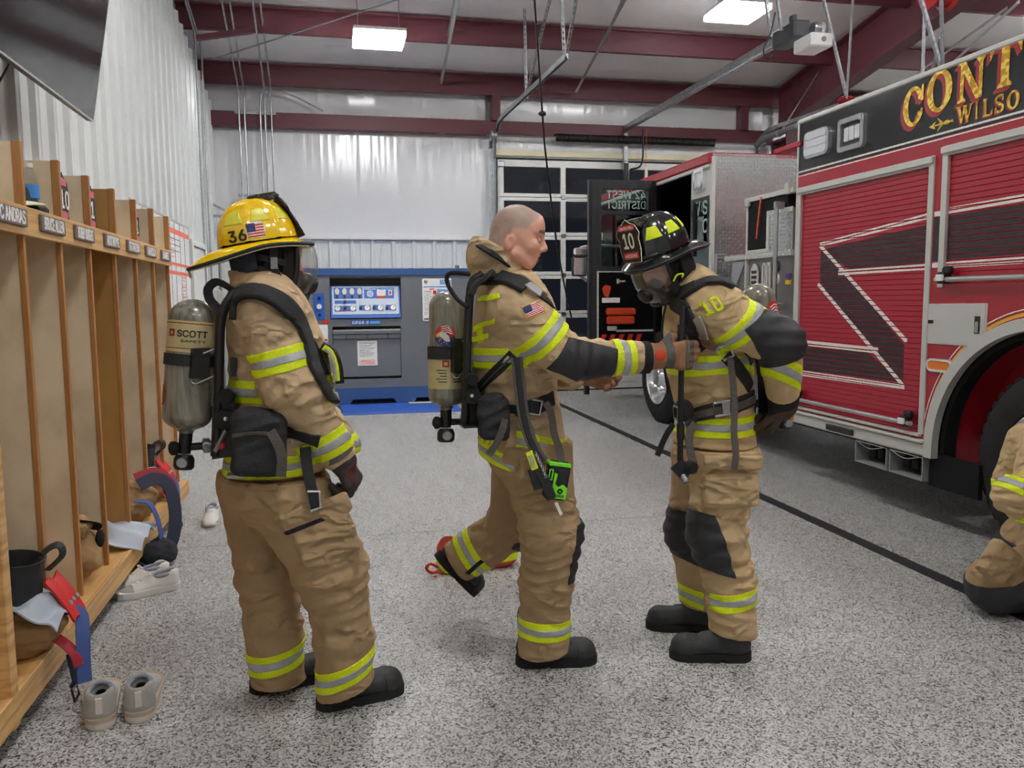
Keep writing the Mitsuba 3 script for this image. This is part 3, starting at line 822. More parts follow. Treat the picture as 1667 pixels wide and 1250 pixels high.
for z_ in (1.93, 1.62): part(tk, 'pillar_stripe', ty(4.445, 4.495, z_, z_+0.03, 0.0, 0.002, 0), 'decal_white')
part(tk, 'pillar_band', ty(4.445, 4.495, 1.66, 1.925, 0.0, 0.0015, 0), 'decal_black')
def lift_bar(y0, y1, z, k):
    part(k, 'lift_bar', tube([(X0-0.05, y0, z), (X0-0.05, y1, z)], 0.016, 12), 'brushed_alu', smooth=40)
    for yy in (y0+0.06 if y0 > 4 else y0+0.5, y1-0.06):
        part(k, 'lift_bracket', cat([bx(X0-0.075, X0-0.01, yy-0.03, yy+0.03, z-0.025, z+0.045, 0.01), bx(X0-0.05, X0-0.005, yy-0.045, yy+0.02, z+0.03, z+0.075, 0.012)]), 'black_plastic')
        part(k, 'lift_clip', bx(X0-0.082, X0-0.06, yy-0.028, yy+0.028, z-0.01, z+0.03, 0.004), 'white_paint')
lift_bar(4.57, 5.98, 0.642, k1)
lift_bar(2.8, 4.40, 1.545, k2)
# sill
part(tk, 'sill', cat([ty(4.47, 6.05, 0.445, 0.53, -0.02, 0.05, 0.012), ty(4.47, 6.05, 0.53, 0.548, -0.01, 0.06, 0.004), ty(4.52, 6.0, 0.565, 0.585, 0.0, 0.035, 0.006)]), 'satin_alu')
part(tk, 'sill_light', bx(X0-0.048, X0-0.028, 5.18, 5.5, 0.463, 0.505, 0.01), 'black_plastic')
part(tk, 'sill_marker', bx(X0-0.045, X0-0.02, 5.97, 6.04, 0.465, 0.51, 0.006), 'amber')
part(tk, 'under_frame', cat([bx(X0+0.25, X0+2.2, 4.45, 8.3, 0.36, 0.75), bx(X0+0.4, X0+2.0, 2, 10, 0.55, 0.8)]), 'matte_black')
for (ya, yb) in ((4.83, 5.17), (4.48, 4.80)):
    c = part(tk, 'chock_holder', cat([bx(X0-0.02, X0+0.3, ya, ya+0.008, 0.285, 0.43), bx(X0-0.02, X0+0.3, yb-0.008, yb, 0.285, 0.43), bx(X0-0.02, X0+0.3, ya, yb, 0.285, 0.293), bx(X0-0.02, X0+0.3, ya, yb, 0.43, 0.437)]), 'plate_grey_metal')
    part(c, 'inner_lining', bx(X0+0.24, X0+0.30, ya+0.01, yb-0.01, 0.295, 0.43), 'matte_black')
    for j in range(3):
        part(c, 'chock', bx(X0+0.05, X0+0.2, ya+0.05+j*0.085, ya+0.115+j*0.085, 0.315+0.01*(j%2), 0.395, 0.01), 'rubber')
    part(c, 'cord', tube(spline([(X0-0.025, ya+0.02, 0.435), (X0-0.03, (ya+yb)/2, 0.405), (X0-0.025, yb-0.02, 0.435)], 6), 0.004, 5), 'steel', smooth=True)
part(tk, 'mud_skirt', bx(X0+0.02, X0+0.05, 4.06, 4.47, 0.26, 0.47), 'matte_black')
# access door, marker
fp = Polygon([(4.52,1.40),(4.03,1.405),(4.035,1.24),(4.12,1.155),(4.52,1.155)])
ac = part(tk, 'access_plate', _side(fp, 0.006, 0.0), 'satin_alu')
part(ac, 'access_door', _side(Polygon([(4.41,1.398),(4.04,1.402),(4.045,1.245),(4.125,1.162),(4.41,1.162)]), 0.004, 0.006), 'satin_alu')
part(ac, 'latch', cat([bx(X0-0.014, X0-0.008, 4.075, 4.115, 1.23, 1.33, 0.003), ]), 'black_plastic')
part(ac, 'latch_plate', bx(X0-0.018, X0-0.012, 4.083, 4.107, 1.235, 1.30, 0.003), 'steel')
part(ac, 'hinge_hole', bx(X0-0.012, X0-0.004, 4.46, 4.50, 1.28, 1.30, 0.004), 'black_plastic')
mk = part(tk, 'side_marker', _side(ring(rrect(4.27, 0.985, 4.49, 1.065, 0.04), 0.014), 0.02, 0.0), 'chrome')
part(mk, 'amber_lens', _side(rrect(4.284, 0.999, 4.476, 1.051, 0.026), 0.012, 0.002), 'amber')
# warning light and scene light on the band
wl_ = part(tk, 'warning_light', _side(rrect(5.60, 2.50, 5.93, 2.70, 0.055), 0.03, 0.002), 'chrome', smooth=30)
part(wl_, 'lens', cat([_side(rrect(5.625, 2.52+0.058*i, 5.905, 2.572+0.058*i, 0.02), 0.012, 0.03) for i in range(3)]), 'lens_clear')
sl_ = part(tk, 'scene_light', _side(ring(rrect(5.19, 2.475, 5.49, 2.705, 0.03), 0.035), 0.03, 0.002), 'chrome', smooth=30)
part(sl_, 'reflector', _side(sbox(5.22, 2.505, 5.46, 2.675), 0.004, 0.002), 'black_plastic')
part(sl_, 'lens', cat([_side(rrect(5.25+0.062*i, 2.545, 5.305+0.062*i, 2.64, 0.006), 0.012, 0.006) for i in range(3)]), 'lens_clear')
part(sl_, 'clip', bx(X0-0.05, X0-0.03, 5.20, 5.225, 2.655, 2.70, 0.004), 'chrome')

part(tk, 'hose_bed_cover', bx(X0+0.3, 5.95, 0.7, 6.0, 2.785, 2.81), 'matte_black')
part(tk, 'roof_walkway', bx(X0+0.1, 5.95, 7.65, 11.1, 2.84, 2.848), 'plate_grey_metal')
# gold serif lettering: strokes with serifs, drop shadow in red
def glyph(ch, h, w):
    t, s, e = 0.26*w, 0.085*h, 0.10*w     # stem, hairline, serif overhang
    def stem(x, y0=0, y1=h, tt=t): return sbox(x, y0, x+tt, y1)
    def serif(x0, x1, y, up=1): return Polygon([(x0-e,y),(x1+e,y),(x1+e,y+up*s*0.55),(x1,y+up*s*1.5),(x0,y+up*s*1.5),(x0-e,y+up*s*0.55)])
    if ch == 'O':
        o = affinity.translate(affinity.scale(Point(0,0).buffer(1, quad_segs=16), w/2, h/2*1.02), w/2, h/2)
        i = affinity.translate(affinity.scale(Point(0,0).buffer(1, quad_segs=16), w/2-t*0.95, h/2-s*1.1), w/2, h/2)
        return o.difference(i)
    if ch == 'C':
        o = glyph('O', h, w)
        g = o.difference(Polygon([(w*0.55,h*0.36),(w*1.2,h*0.30),(w*1.2,h*0.68),(w*0.55,h*0.62)]))
        return unary_union([g, Polygon([(w*0.84,h*0.60),(w*0.97,h*0.60),(w*0.97,h*1.0),(w*0.90,h*1.0),(w*0.84,h*0.86)]), Polygon([(w*0.86,h*0.40),(w*0.97,h*0.40),(w*0.93,h*0.24),(w*0.82,h*0.2)])])
    if ch == 'N':
        return unary_union([stem(0.05*w, 0, h, t*0.55), stem(0.8*w, 0, h, t*0.55), Polygon([(0.0,h),(0.26*w,h),(w*0.95,0),(w*0.70,0)]), serif(0.05*w, 0.05*w+t*0.55, 0), serif(0.8*w, 0.8*w+t*0.55, h, -1), Polygon([(-0.08*w,h),(0.2*w,h),(0.2*w,h-s*0.6),(-0.08*w,h-s*0.6)])])
    if ch == 'T':
        return unary_union([stem(w/2-t/2), serif(w/2-t/2, w/2+t/2, 0), sbox(0, h-s, w, h), Polygon([(0,h),(0.1*w,h),(0.14*w,h-s),(0.03*w,h-0.30*h),(0,h-0.3*h)]), Polygon([(w,h),(0.9*w,h),(0.86*w,h-s),(0.97*w,h-0.30*h),(w,h-0.3*h)])])
    if ch == 'I':
        return unary_union([stem(w/2-t/2), serif(w/2-t/2, w/2+t/2, 0), serif(w/2-t/2, w/2+t/2, h, -1)])
    if ch == 'L':
        return unary_union([stem(0.08*w), serif(0.08*w, 0.08*w+t, h, -1), sbox(-0.02*w, 0, w, s), Polygon([(w,0),(w,0.34*h),(0.94*w,0.34*h),(0.80*w,s),(0.8*w,0)])])
    if ch == 'W':
        return unary_union([Polygon([(0,h),(0.2*w,h),(0.40*w,0),(0.26*w,0)]), Polygon([(0.26*w,0),(0.36*w,0),(0.56*w,h),(0.48*w,h)]), Polygon([(0.42*w,h),(0.62*w,h),(0.80*w,0),(0.66*w,0)]), Polygon([(0.66*w,0),(0.76*w,0),(w,h),(0.91*w,h)]), sbox(-0.06*w,h-s*0.6,0.26*w,h), sbox(0.38*w,h-s*0.6,0.66*w,h), sbox(0.84*w,h-s*0.6,1.06*w,h)])
    if ch == 'S':
        a = np.linspace(0.25*np.pi, 1.5*np.pi, 16); b = np.linspace(0.5*np.pi, -0.75*np.pi, 16)
        r = h*0.25
        l = [(w/2+(w/2-t*0.4)*math.cos(q), h*0.74+(r-s*0.5)*math.sin(q)) for q in a] + [(w/2+(w/2-t*0.4)*math.cos(q), h*0.26+(r-s*0.5)*math.sin(q)) for q in b]
        return unary_union([thick(l, t*0.8), sbox(w*0.80,h*0.66,w*0.92,h), sbox(w*0.06,0,w*0.18,h*0.34)])
def letter(ch, y, z, h, w, slant=0.0, sh=0.02):
    """seen from -x, the reading direction runs toward -y"""
    g = affinity.scale(glyph(ch, h, w), -1, 1, origin=(0,0))
    g = affinity.translate(g, y, z)
    s = affinity.translate(g, sh, -sh*0.85)
    lk = part(tk, 'letter', _side(g, 0.002, 0.0045), 'gold_leaf')
    steps = unary_union([affinity.translate(g, sh*q, -sh*0.85*q) for q in np.linspace(0.0, 1, 8)])
    part(lk, 'drop_shadow', _side(steps, 0.001, 0.0025), 'decal_red')
letter('C', 4.815, 2.515, 0.24, 0.19, sh=0.028); letter('O', 4.60, 2.555, 0.245, 0.215, sh=0.028); letter('N', 4.33, 2.565, 0.225, 0.19, sh=0.028); letter('T', 4.10, 2.58, 0.235, 0.22, sh=0.028)
for ch, y_, w_, z_ in (('W', 4.335, 0.115, 2.447), ('I', 4.20, 0.035, 2.447), ('L', 4.135, 0.07, 2.447), ('S', 4.05, 0.065, 2.447), ('O', 3.965, 0.085, 2.447)):
    letter(ch, y_, z_, 0.098, w_, sh=0.010)
orn = unary_union([thick([(4.37,2.478),(4.52,2.478)], 0.010), Polygon([(4.515,2.455),(4.575,2.478),(4.515,2.501),(4.53,2.478)]), affinity.translate(affinity.scale(Point(0,0).buffer(0.022), 1.2, 0.6), 4.42, 2.478), Polygon([(4.44,2.478),(4.50,2.52),(4.475,2.478)]), Polygon([(4.44,2.478),(4.50,2.436),(4.475,2.478)]), Point(4.375,2.478).buffer(0.010)])
part(tk, 'ornament', _side(orn, 0.0015, 0.003), 'gold_leaf')

# cab rear wall in diamond plate, seen through the gap above the pump
RY = 7.57
cabr = part(tk, 'cab_rear_wall', bx(X0, 6.05, RY, RY+0.03, 0.6, 2.83), 'tread_plate')
lugs = []
def lug(c, d, u, n, L=0.0135, w=0.006, h=0.0045):
    c, d, u, n = [np.array(q, float) for q in (c, d, u, n)]
    v = [c-d*L, c+u*w, c+d*L, c-u*w, c-d*L*0.5+n*h, c+d*L*0.5+n*h]
    return np.array(v)
LF = np.array([[0,1,4],[1,5,4],[1,2,5],[2,3,5],[3,0,4],[3,4,5]])
def lug_field(O, U, V, N, nu, nv, pitch, keep=None):
    vs, fs, k = [], [], 0
    O, U, V, N = [np.array(q, float) for q in (O, U, V, N)]
    for i in range(nu):
        for j in range(nv):
            s = 1 if (i+j) % 2 else -1
            if keep and not keep(i*pitch, j*pitch): continue
            a = math.radians(45*s)
            d = U*math.cos(a)+V*math.sin(a); u = np.cross(N, d)
            vs.append(lug(O+U*pitch*i+V*pitch*j, d, u, N)); fs.append(LF+k); k += 6
    m = tm(np.vstack(vs), np.vstack(fs))
    return m
part(cabr, 'tread_lug', lug_field((X0+0.03, RY-0.001, 1.2), (1,0,0), (0,0,1), (0,-1,0), 52, 52, 0.0315), 'tread_plate', kind='stuff')
part(tk, 'cab_corner_trim', bx(X0-0.012, X0+0.03, RY-0.012, RY+0.03, 0.6, 2.80, 0.004), 'satin_alu')
# pump module
part(tk, 'pump_panel', cat([bx(X0+0.02, X0+0.06, 6.10, 7.15, 0.55, 1.78), bx(X0+0.06, 6.0, 6.1, 7.15, 0.55, 1.77)]), mat('panel_steel', (132,130,126), rough=0.4, metal=0.8))
shelf = part(tk, 'pump_shelf', bx(X0-0.02, X0+0.5, 6.1, 7.25, 1.78, 1.83, 0.004), 'satin_alu')
part(tk, 'shelf_lug', lug_field((X0-0.021, 6.12, 1.795), (0,1,0), (0,0,1), (-1,0,0), 36, 2, 0.0315), 'tread_plate', kind='stuff')
part(tk, 'gusset', extr(Polygon([(7.15,1.77),(6.9,1.77),(7.15,1.45)]), 0.01, O=(X0+0.01,0,0), X=(0,1,0), Y=(0,0,1)), 'tread_plate')
cb = part(tk, 'crosslay_frame', cat([bx(X0-0.0, X0+0.03, 6.48, 6.88, 1.83, 1.86), bx(X0, X0+0.03, 6.85, 6.88, 1.83, 2.30), bx(X0-0.01, X0+0.05, 6.1, 6.9, 2.28, 2.32), bx(X0-0.03, X0, 6.80, 6.86, 2.24, 2.31, 0.006), bx(X0-0.03, X0, 6.14, 6.2, 2.27, 2.36, 0.006)]), 'satin_alu')
part(cb, 'vinyl_cover', bx(X0+0.005, X0+0.6, 6.2, 6.86, 1.86, 2.29, 0.01), 'matte_black')
part(cb, 'pull_strap', tube(spline([(X0-0.012, 6.60, 2.30), (X0-0.02, 6.62, 2.15), (X0-0.016, 6.66, 1.95)], 6), 0.008, 6), mat('orange_rope', (236,96,60), rough=0.7), smooth=True)
pb = part(tk, 'tread_box', bx(X0-0.005, X0+0.4, 6.1, 6.50, 1.83, 2.16, 0.004), 'tread_plate')
part(pb, 'box_trim', cat([bx(X0-0.012, X0, 6.46, 6.505, 1.83, 2.17, 0.002), bx(X0-0.012, X0, 6.1, 6.505, 2.13, 2.17, 0.002)]), 'satin_alu')
part(pb, 'tread_lug', lug_field((X0-0.006, 6.12, 1.86), (0,1,0), (0,0,1), (-1,0,0), 11, 9, 0.0315), 'tread_plate', kind='stuff')
part(tk, 'hand_rail', cat([tube([(X0-0.07, 6.24, 1.38), (X0-0.07, 6.24, 2.18)], 0.019, 12), bx(X0-0.09, X0, 6.22, 6.26, 2.16, 2.22, 0.008), bx(X0-0.09, X0, 6.22, 6.26, 1.34, 1.40, 0.008)]), 'brushed_alu', smooth=30)
part(tk, 'hand_rail', cat([tube([(X0-0.05, 7.35, 1.3), (X0-0.05, 7.35, 1.83)], 0.016, 10), bx(X0-0.06, X0+0.05, 7.33, 7.37, 1.80, 1.86, 0.008)]), 'brushed_alu', smooth=30)
part(tk, 'pump_edge', bx(X0-0.005, X0+0.03, 6.85, 6.88, 0.6, 1.78), 'satin_alu')
gz = part(tk, 'pump_gauge', _side(affinity.translate(affinity.scale(Point(0,0).buffer(1, quad_segs=12), 0.07, 0.12), 6.72, 1.62), 0.01, -0.012), 'satin_alu')
for i in range(3): part(gz, 'display', bx(X0-0.004, X0+0.002, 6.68, 6.76, 1.565+0.045*i, 1.59+0.045*i, 0.003), 'ink_black')
for i in range(2):
    lv = part(tk, 'valve_handle', bx(X0+0.0, X0+0.02, 6.55-0.075*i-0.025, 6.55-0.075*i+0.025, 1.52, 1.74, 0.012), 'satin_alu')
    part(lv, 'lever', cat([rod((X0-0.01, 6.55-0.075*i, 1.55), (X0-0.01, 6.55-0.075*i, 1.72), 0.008, 8), rod((X0-0.012, 6.55-0.075*i-0.018, 1.56), (X0-0.012, 6.55-0.075*i+0.018, 1.56), 0.007, 8)]), 'chrome')
part(tk, 'round_gauge', lathe([(0,0.02),(0.042,0.02),(0.05,0),(0.055,0)], 20, (-1,0,0), (X0+0.02, 6.37, 1.70)), 'black_plastic', smooth=30)
part(tk, 'round_gauge', lathe([(0,0.02),(0.035,0.02),(0.045,0),(0.05,0)], 20, (-1,0,0), (X0+0.02, 6.37, 1.60)), 'lens_clear', smooth=30)
part(tk, 'caution_plate', cat([bx(X0+0.012, X0+0.022, 6.42, 6.60, 1.36, 1.47)]), 'paper')
part(tk, 'caution_stripe', bx(X0+0.010, X0+0.02, 6.42, 6.60, 1.455, 1.475), mat('orange_print', (224,120,60), rough=0.6))
for (yy, zz, r) in ((6.52, 1.24, 0.055), (6.68, 1.22, 0.05), (6.36, 1.22, 0.05), (6.5, 1.05, 0.06), (6.3, 1.06, 0.05), (6.7, 1.02, 0.06), (6.45, 0.88, 0.07), (6.8, 0.85, 0.07)):
    o = part(tk, 'hose_outlet', lathe([(0.0,0.03),(r*0.7,0.03),(r*0.75,0.11),(r,0.11),(r*1.05,0.09),(r,0.05),(r*0.8,0.02),(r*1.3,0.0)], 20, (-1,0,0), (X0+0.03, yy, zz)), 'chrome', smooth=35)
    part(o, 'cap_lug', cat([bx(X0-0.07, X0-0.04, yy-r*1.25, yy+r*1.25, zz-0.012, zz+0.012, 0.004), bx(X0-0.07, X0-0.04, yy-0.012, yy+0.012, zz-r*1.25, zz+r*1.25, 0.004)]), 'chrome')
for (yy, zz) in ((6.62, 1.13), (6.28, 1.16), (6.4, 0.98)):
    part(tk, 'valve_lever', cat([rod((X0-0.02, yy, zz), (X0-0.07, yy-0.03, zz+0.02), 0.012, 8), rod((X0-0.07, yy-0.08, zz+0.02), (X0-0.07, yy+0.05, zz+0.03), 0.014, 8)]), 'black_plastic', smooth=30)
part(tk, 'colour_tag', cat([bx(X0, X0+0.02, 6.14, 6.2, 1.60, 1.635), ]), mat('tag_purple', (96, 70, 140), rough=0.5))
part(tk, 'colour_tag', cat([bx(X0, X0+0.02, 6.14, 6.2, 1.55, 1.585)]), mat('tag_yellow', (232, 196, 40), rough=0.5))
part(tk, 'air_hose', tube(spline([(X0-0.03, 7.2, 1.1), (X0-0.06, 7.15, 1.4), (X0-0.05, 7.0, 1.5), (X0-0.04, 6.85, 1.42), (X0-0.02, 6.85, 1.1)], 8), 0.022, 8), 'black_plastic', smooth=True)
part(tk, 'tail_trim', bx(X0-0.02, X0+0.1, 6.0, 6.4, 2.62, 2.66, 0.006), 'truck_red')

# crew cab
cs = unary_union([sbox(7.6, 0.95, 10.9, 2.80)]).difference(sbox(8.06, 0.55, 9.0, 2.72)).difference(affinity.translate(Point(0,0).buffer(0.66), 9.03, 0.5)).difference(sbox(7.68, 1.95, 8.0, 2.42)).difference(sbox(9.3, 1.8, 10.5, 2.6))
part(tk, 'cab_side', _side(cs, 0.05, -0.05), 'truck_black')
part(tk, 'cab_lower', cat([_side(sbox(7.6, 0.6, 8.04, 1.62), 0.004, 0.0), _side(sbox(7.6, 1.60, 8.06, 1.66), 0.006, 0.0)]), 'truck_red')
part(tk, 'cab_pinstripe', _side(sbox(7.6, 1.60, 8.06, 1.612), 0.003, 0.006), 'pin_gold')
part(tk, 'pillar_panel', _side(sbox(7.61, 1.66, 8.02, 1.95), 0.004, 0.0), mat('tint_grey', (70, 84, 88), rough=0.2, coat=0.5))
part(tk, 'pillar_panel', _side(sbox(7.61, 2.44, 8.04, 2.76), 0.004, 0.0), 'satin_alu')
part(tk, 'cab_window', tm([[X0+0.01,7.66,1.93],[X0+0.01,8.02,1.93],[X0+0.01,8.02,2.44],[X0+0.01,7.66,2.44]], [[0,1,2],[0,2,3]]), 'tinted_glass')
part(tk, 'window_letter', cat([text(c, 0.13, (X0+0.004, y_, z_), (0,-1,0), (0,0,1), 0.002) for c, y_, z_ in (('W', 8.01, 2.27), ('S', 7.78, 2.27), ('T', 8.0, 2.09), ('C', 7.78, 2.09))]), mat('etch_green', (150, 178, 166), rough=0.5))
part(tk, 'cab_roof', cat([bx(X0-0.03, 6.05, 7.57, 11.2, 2.79, 2.84, 0.01)]), 'truck_red')
part(tk, 'cab_rail', bx(X0-0.045, X0-0.0, 7.57, 10.9, 2.74, 2.83, 0.012), 'truck_red')
part(tk, 'cab_gutter', bx(X0-0.03, X0, 7.6, 10.9, 2.70, 2.74, 0.01), 'satin_alu')
ml = part(tk, 'marker_light', _side(ring(rrect(7.72, 2.50, 7.94, 2.72, 0.03), 0.035), 0.03, 0.004), 'chrome', smooth=30)
part(ml, 'lens', _side(sbox(7.755, 2.535, 7.905, 2.685), 0.012, 0.004), 'lens_clear')
part(tk, 'grab_bar', tube([(X0-0.05, 7.84, 1.86), (X0-0.05, 7.84, 2.38)], 0.022, 10), 'matte_black')
part(tk, 'cab_shell', cat([bx(X0+0.05, 6.0, 7.62, 7.66, 0.9, 2.79), bx(X0+0.05, 6.0, 10.86, 10.9, 0.9, 2.79), bx(5.98, 6.0, 7.62, 10.9, 0.9, 2.79), bx(X0+0.05, 6.0, 7.62, 10.9, 0.86, 0.9), bx(X0+0.1, 5.9, 9.1, 9.3, 0.9, 1.9, 0.03), bx(X0+0.5, 5.6, 7.7, 8.2, 0.9, 2.3, 0.05), bx(X0+0.05, 6.0, 7.62, 10.9, 2.775, 2.788)]), 'dark_interior')
part(tk, 'bumper', cat([bx(X0-0.05, 6.1, 11.2, 11.5, 0.5, 0.85, 0.04)]), 'chrome')
part(tk, 'cab_step', bx(X0-0.02, X0+0.35, 8.1, 8.35, 0.45, 0.5, 0.01), 'tread_plate')
# open crew door, seen from its inside
DY = 8.93
dr_ = sbox(2.80, 0.92, 3.60, 2.755)
wn1 = rrect(2.945, 2.42, 3.50, 2.66, 0.035); wn2 = rrect(2.95, 1.80, 3.50, 2.375, 0.035)
dk = part(tk, 'crew_door', extr(dr_.difference(wn1).difference(wn2), 0.05, O=(0, DY+0.05, 0), X=(1,0,0), Y=(0,0,1)), mat('door_black', (30, 31, 35), rough=0.4))
part(dk, 'window_pane', tm([[2.93,DY+0.025,2.40],[3.52,DY+0.025,2.40],[3.52,DY+0.025,2.68],[2.93,DY+0.025,2.68]], [[0,1,2],[0,2,3]]), 'tinted_glass')
part(dk, 'window_pane', tm([[2.93,DY+0.025,1.78],[3.52,DY+0.025,1.78],[3.52,DY+0.025,2.40],[2.93,DY+0.025,2.40]], [[0,1,2],[0,2,3]]), 'tinted_glass')
part(dk, 'window_letter', cat([text('42 WEST', 0.085, (3.475, DY+0.020, 2.555), (-1,0,0), (0,0,1), 0.002, width=0.46), text('DISTRICT', 0.085, (3.475, DY+0.020, 2.445), (-1,0,0), (0,0,1), 0.002, width=0.46)]), 'etch_green')
part(dk, 'edge_strip', bx(2.80, 2.835, DY-0.012, DY, 0.95, 2.74, 0.003), 'truck_black')
lp = part(dk, 'lower_panel', bx(2.905, 3.56, DY-0.02, DY, 0.96, 1.745, 0.004), 'dark_interior')
part(lp, 'panel_edge', cat([bx(2.895, 2.912, DY-0.024, DY, 0.96, 1.75), bx(2.895, 3.3, DY-0.024, DY, 1.738, 1.75)]), 'satin_alu')
part(lp, 'pouch', cat([bx(2.99, 3.33, DY-0.10, DY-0.02, 1.26, 1.34, 0.02), bx(3.0, 3.32, DY-0.09, DY-0.02, 1.16, 1.25, 0.02)]), 'orange_fabric')
part(lp, 'label_plate', bx(2.95, 3.16, DY-0.026, DY-0.02, 1.40, 1.455), 'paper')
part(lp, 'latch', cat([bx(3.13, 3.22, DY-0.04, DY-0.02, 1.625, 1.65, 0.005), bx(3.12, 3.15, DY-0.04, DY-0.02, 1.61, 1.665, 0.005)]), 'chrome')
part(lp, 'red_glove', hull_of([(3.0+0.05*math.cos(i)*(1+0.3*math.sin(3*i)), DY-0.02-0.03*(i%2), 1.53+0.07*math.sin(i)) for i in range(12)]), 'orange_fabric', smooth=40)
part(lp, 'handle_box', bx(3.01, 3.12, DY-0.05, DY-0.02, 1.085, 1.14, 0.01), 'satin_alu')
part(lp, 'rail', bx(3.12, 3.56, DY-0.03, DY-0.018, 1.07, 1.095, 0.003), 'satin_alu')
for i in range(5):
    xx = 2.925+i*0.105
    part(lp, 'chevron', extr(Polygon([(xx,0.965),(xx+0.055,0.965),(xx+0.085,1.045),(xx+0.03,1.045)]), 0.003, O=(0,DY-0.02,0), X=(1,0,0), Y=(0,0,1)), 'red_paint')
# mirror beyond the door
mr = part(tk, 'mirror', bx(2.66, 2.83, 9.06, 9.14, 1.70, 1.92, 0.03), 'black_plastic', smooth=30)
part(mr, 'mirror_glass', bx(2.67, 2.82, 9.05, 9.062, 1.715, 1.905, 0.02), 'chrome')
part(mr, 'convex_mirror', bx(2.68, 2.83, 9.06, 9.13, 1.93, 2.02, 0.03), 'chrome')
part(mr, 'mirror_arm', cat([tube([(2.76,9.1,1.70),(2.86,9.15,1.64),(3.62,9.6,1.60)], 0.02, 8), tube([(2.76,9.1,2.02),(2.95,9.2,2.06),(3.62,9.6,2.06)], 0.016, 8)]), 'satin_alu', smooth=40)

# ---------------------------------------------------------------- lockers
def wood(c1, c2, sx=6, sy=6, sz=70):
    return proc(lambda p, n, uv: mix(srgb(*c1), srgb(*c2), fbm(p.x*sx+3, p.y*sy, p.z*sz)))
mat('board_tan', proc(lambda p, n, uv: mix(srgb(216,198,170), srgb(196,178,150), smoothstep(0.35, 0.75, fbm(p.x*7, p.y*7, p.z*5, octaves=4)))), rough=0.6)
mat('board_ochre', proc(lambda p, n, uv: mix(srgb(170,130,70), srgb(146,104,52), fbm(p.x*9, p.y*9, p.z*4, octaves=4))), rough=0.55)
mat('board_pink', proc(lambda p, n, uv: mix(srgb(182,146,130), srgb(166,130,114), fbm(p.x*9, p.y*9, p.z*4))), rough=0.55)
mat('edge_brown', proc(lambda p, n, uv: mix(srgb(176,124,70), srgb(148,100,54), fbm(p.x*30, p.y*30, p.z*5))), rough=0.45)
mat('birch', proc(lambda p, n, uv: mix(srgb(212,170,110), srgb(188,142,86), smoothstep(0.3, 0.75, fbm(p.x*22, p.y*2.5, p.z*60)))), rough=0.45)
mat('plate_grey', (112, 100, 98), rough=0.6)
mat('name_white', (232, 228, 224), rough=0.6)
LX = -1.085
DIV = [2.06, 2.52, 2.945, 3.383, 3.813, 4.241, 4.702, 5.177, 5.655, 6.15]
lk = thing('gear_locker', 'long tan wooden row of open gear lockers with name plates along the left wall', 'gear lockers')
part(lk, 'back_panel', bx(-1.565, -1.555, 2.0, 6.16, 0.1, 1.95), 'board_tan')
part(lk, 'base', cat([bx(-1.56, -1.20, 1.6, 6.16, 0.0, 0.115)]), 'matte_black')
part(lk, 'deck', bx(-1.56, -1.062, 1.6, 6.20, 0.155, 0.185, 0.003), 'birch')
part(lk, 'front_board', bx(-1.062, -1.042, 1.6, 6.20, 0.085, 0.187, 0.003), 'birch')
part(lk, 'shelf', bx(-1.56, -1.10, 2.0, 6.15, 1.765, 1.785), 'board_tan')
part(lk, 'header', bx(-1.10, -1.08, 2.0, 6.145, 1.695, 1.80, 0.002), 'birch')
for i, yd in enumerate(DIV):
    m = 'board_ochre' if abs(yd-4.702) < 0.01 else 'board_tan'
    d = part(lk, 'divider', cat([bx(-1.56, -1.115, yd-0.009, yd+0.009, 0.185, 2.03), ]), m)
    part(d, 'edge_strip', cat([bx(-1.1155, -1.095, yd-0.016, yd+0.010, 0.185, 1.70, 0.002), bx(-1.1155, -1.085, yd-0.016, yd+0.010, 1.80, 2.033, 0.002), bx(-1.1155, -1.105, yd-0.009, yd+0.009, 1.70, 1.80)]), 'edge_brown')
part(lk, 'corner_post', bx(-1.085, -1.04, 2.83, 2.882, 0.075, 1.70, 0.004), 'birch')
for i, (yd, s) in enumerate([(2.945, 'C ANDRAS'), (3.383, 'BRUCE ALLEN'), (3.813, 'BOBBY KNIGHT'), (4.290, 'AUSTIN PYE'), (4.747, 'REX WATSON'), (5.204, 'HARDISON'), (5.662, 'BARNES')]):
    p_ = part(lk, 'name_plate', bx(-1.08, -1.068, yd+0.115, yd+0.40, 1.722, 1.785, 0.004), 'plate_grey')
    m_ = text(s, 0.046, (-1.0678, yd+0.14, 1.731), (0,1,0), (0,0,1), 0.0016, width=0.235 if len(s) > 7 else 0.19)
    part(p_, 'lettering', m_, 'name_white')

# things on the locker shelf
mat('cap_dark', (30, 32, 40), rough=0.85)
mat('cap_pale', (206, 208, 176), rough=0.8)
bt = thing('water_bottle', 'clear plastic water bottle with blue label on the locker shelf', 'bottle')
bc = (-1.155, 3.665, 1.785)
prof = [(0.0,0),(0.029,0.0),(0.032,0.006),(0.031,0.02),(0.032,0.03),(0.031,0.045),(0.032,0.055),(0.032,0.13),(0.031,0.14),(0.026,0.165),(0.013,0.185),(0.012,0.196)]
scene['bottle_plastic'] = {'type': 'thindielectric', 'int_ior': 1.5, 'specular_transmittance': {'type': 'rgb', 'value': [0.82, 0.86, 0.88]}}
part(bt, 'body', lathe(prof, 24, at=bc), 'bottle_plastic', smooth=40)
part(bt, 'label', lathe([(0.0326,0.075),(0.0326,0.128)], 24, at=bc), mat('label_blue', (70, 140, 210), rough=0.4), smooth=True)
part(bt, 'cap', lathe([(0.0145,0.195),(0.0145,0.212),(0,0.213)], 16, at=bc), 'white_paint', smooth=30)
cp = thing('baseball_cap', 'dark cap with pale brim underside lying on the locker shelf below the bottle', 'cap')
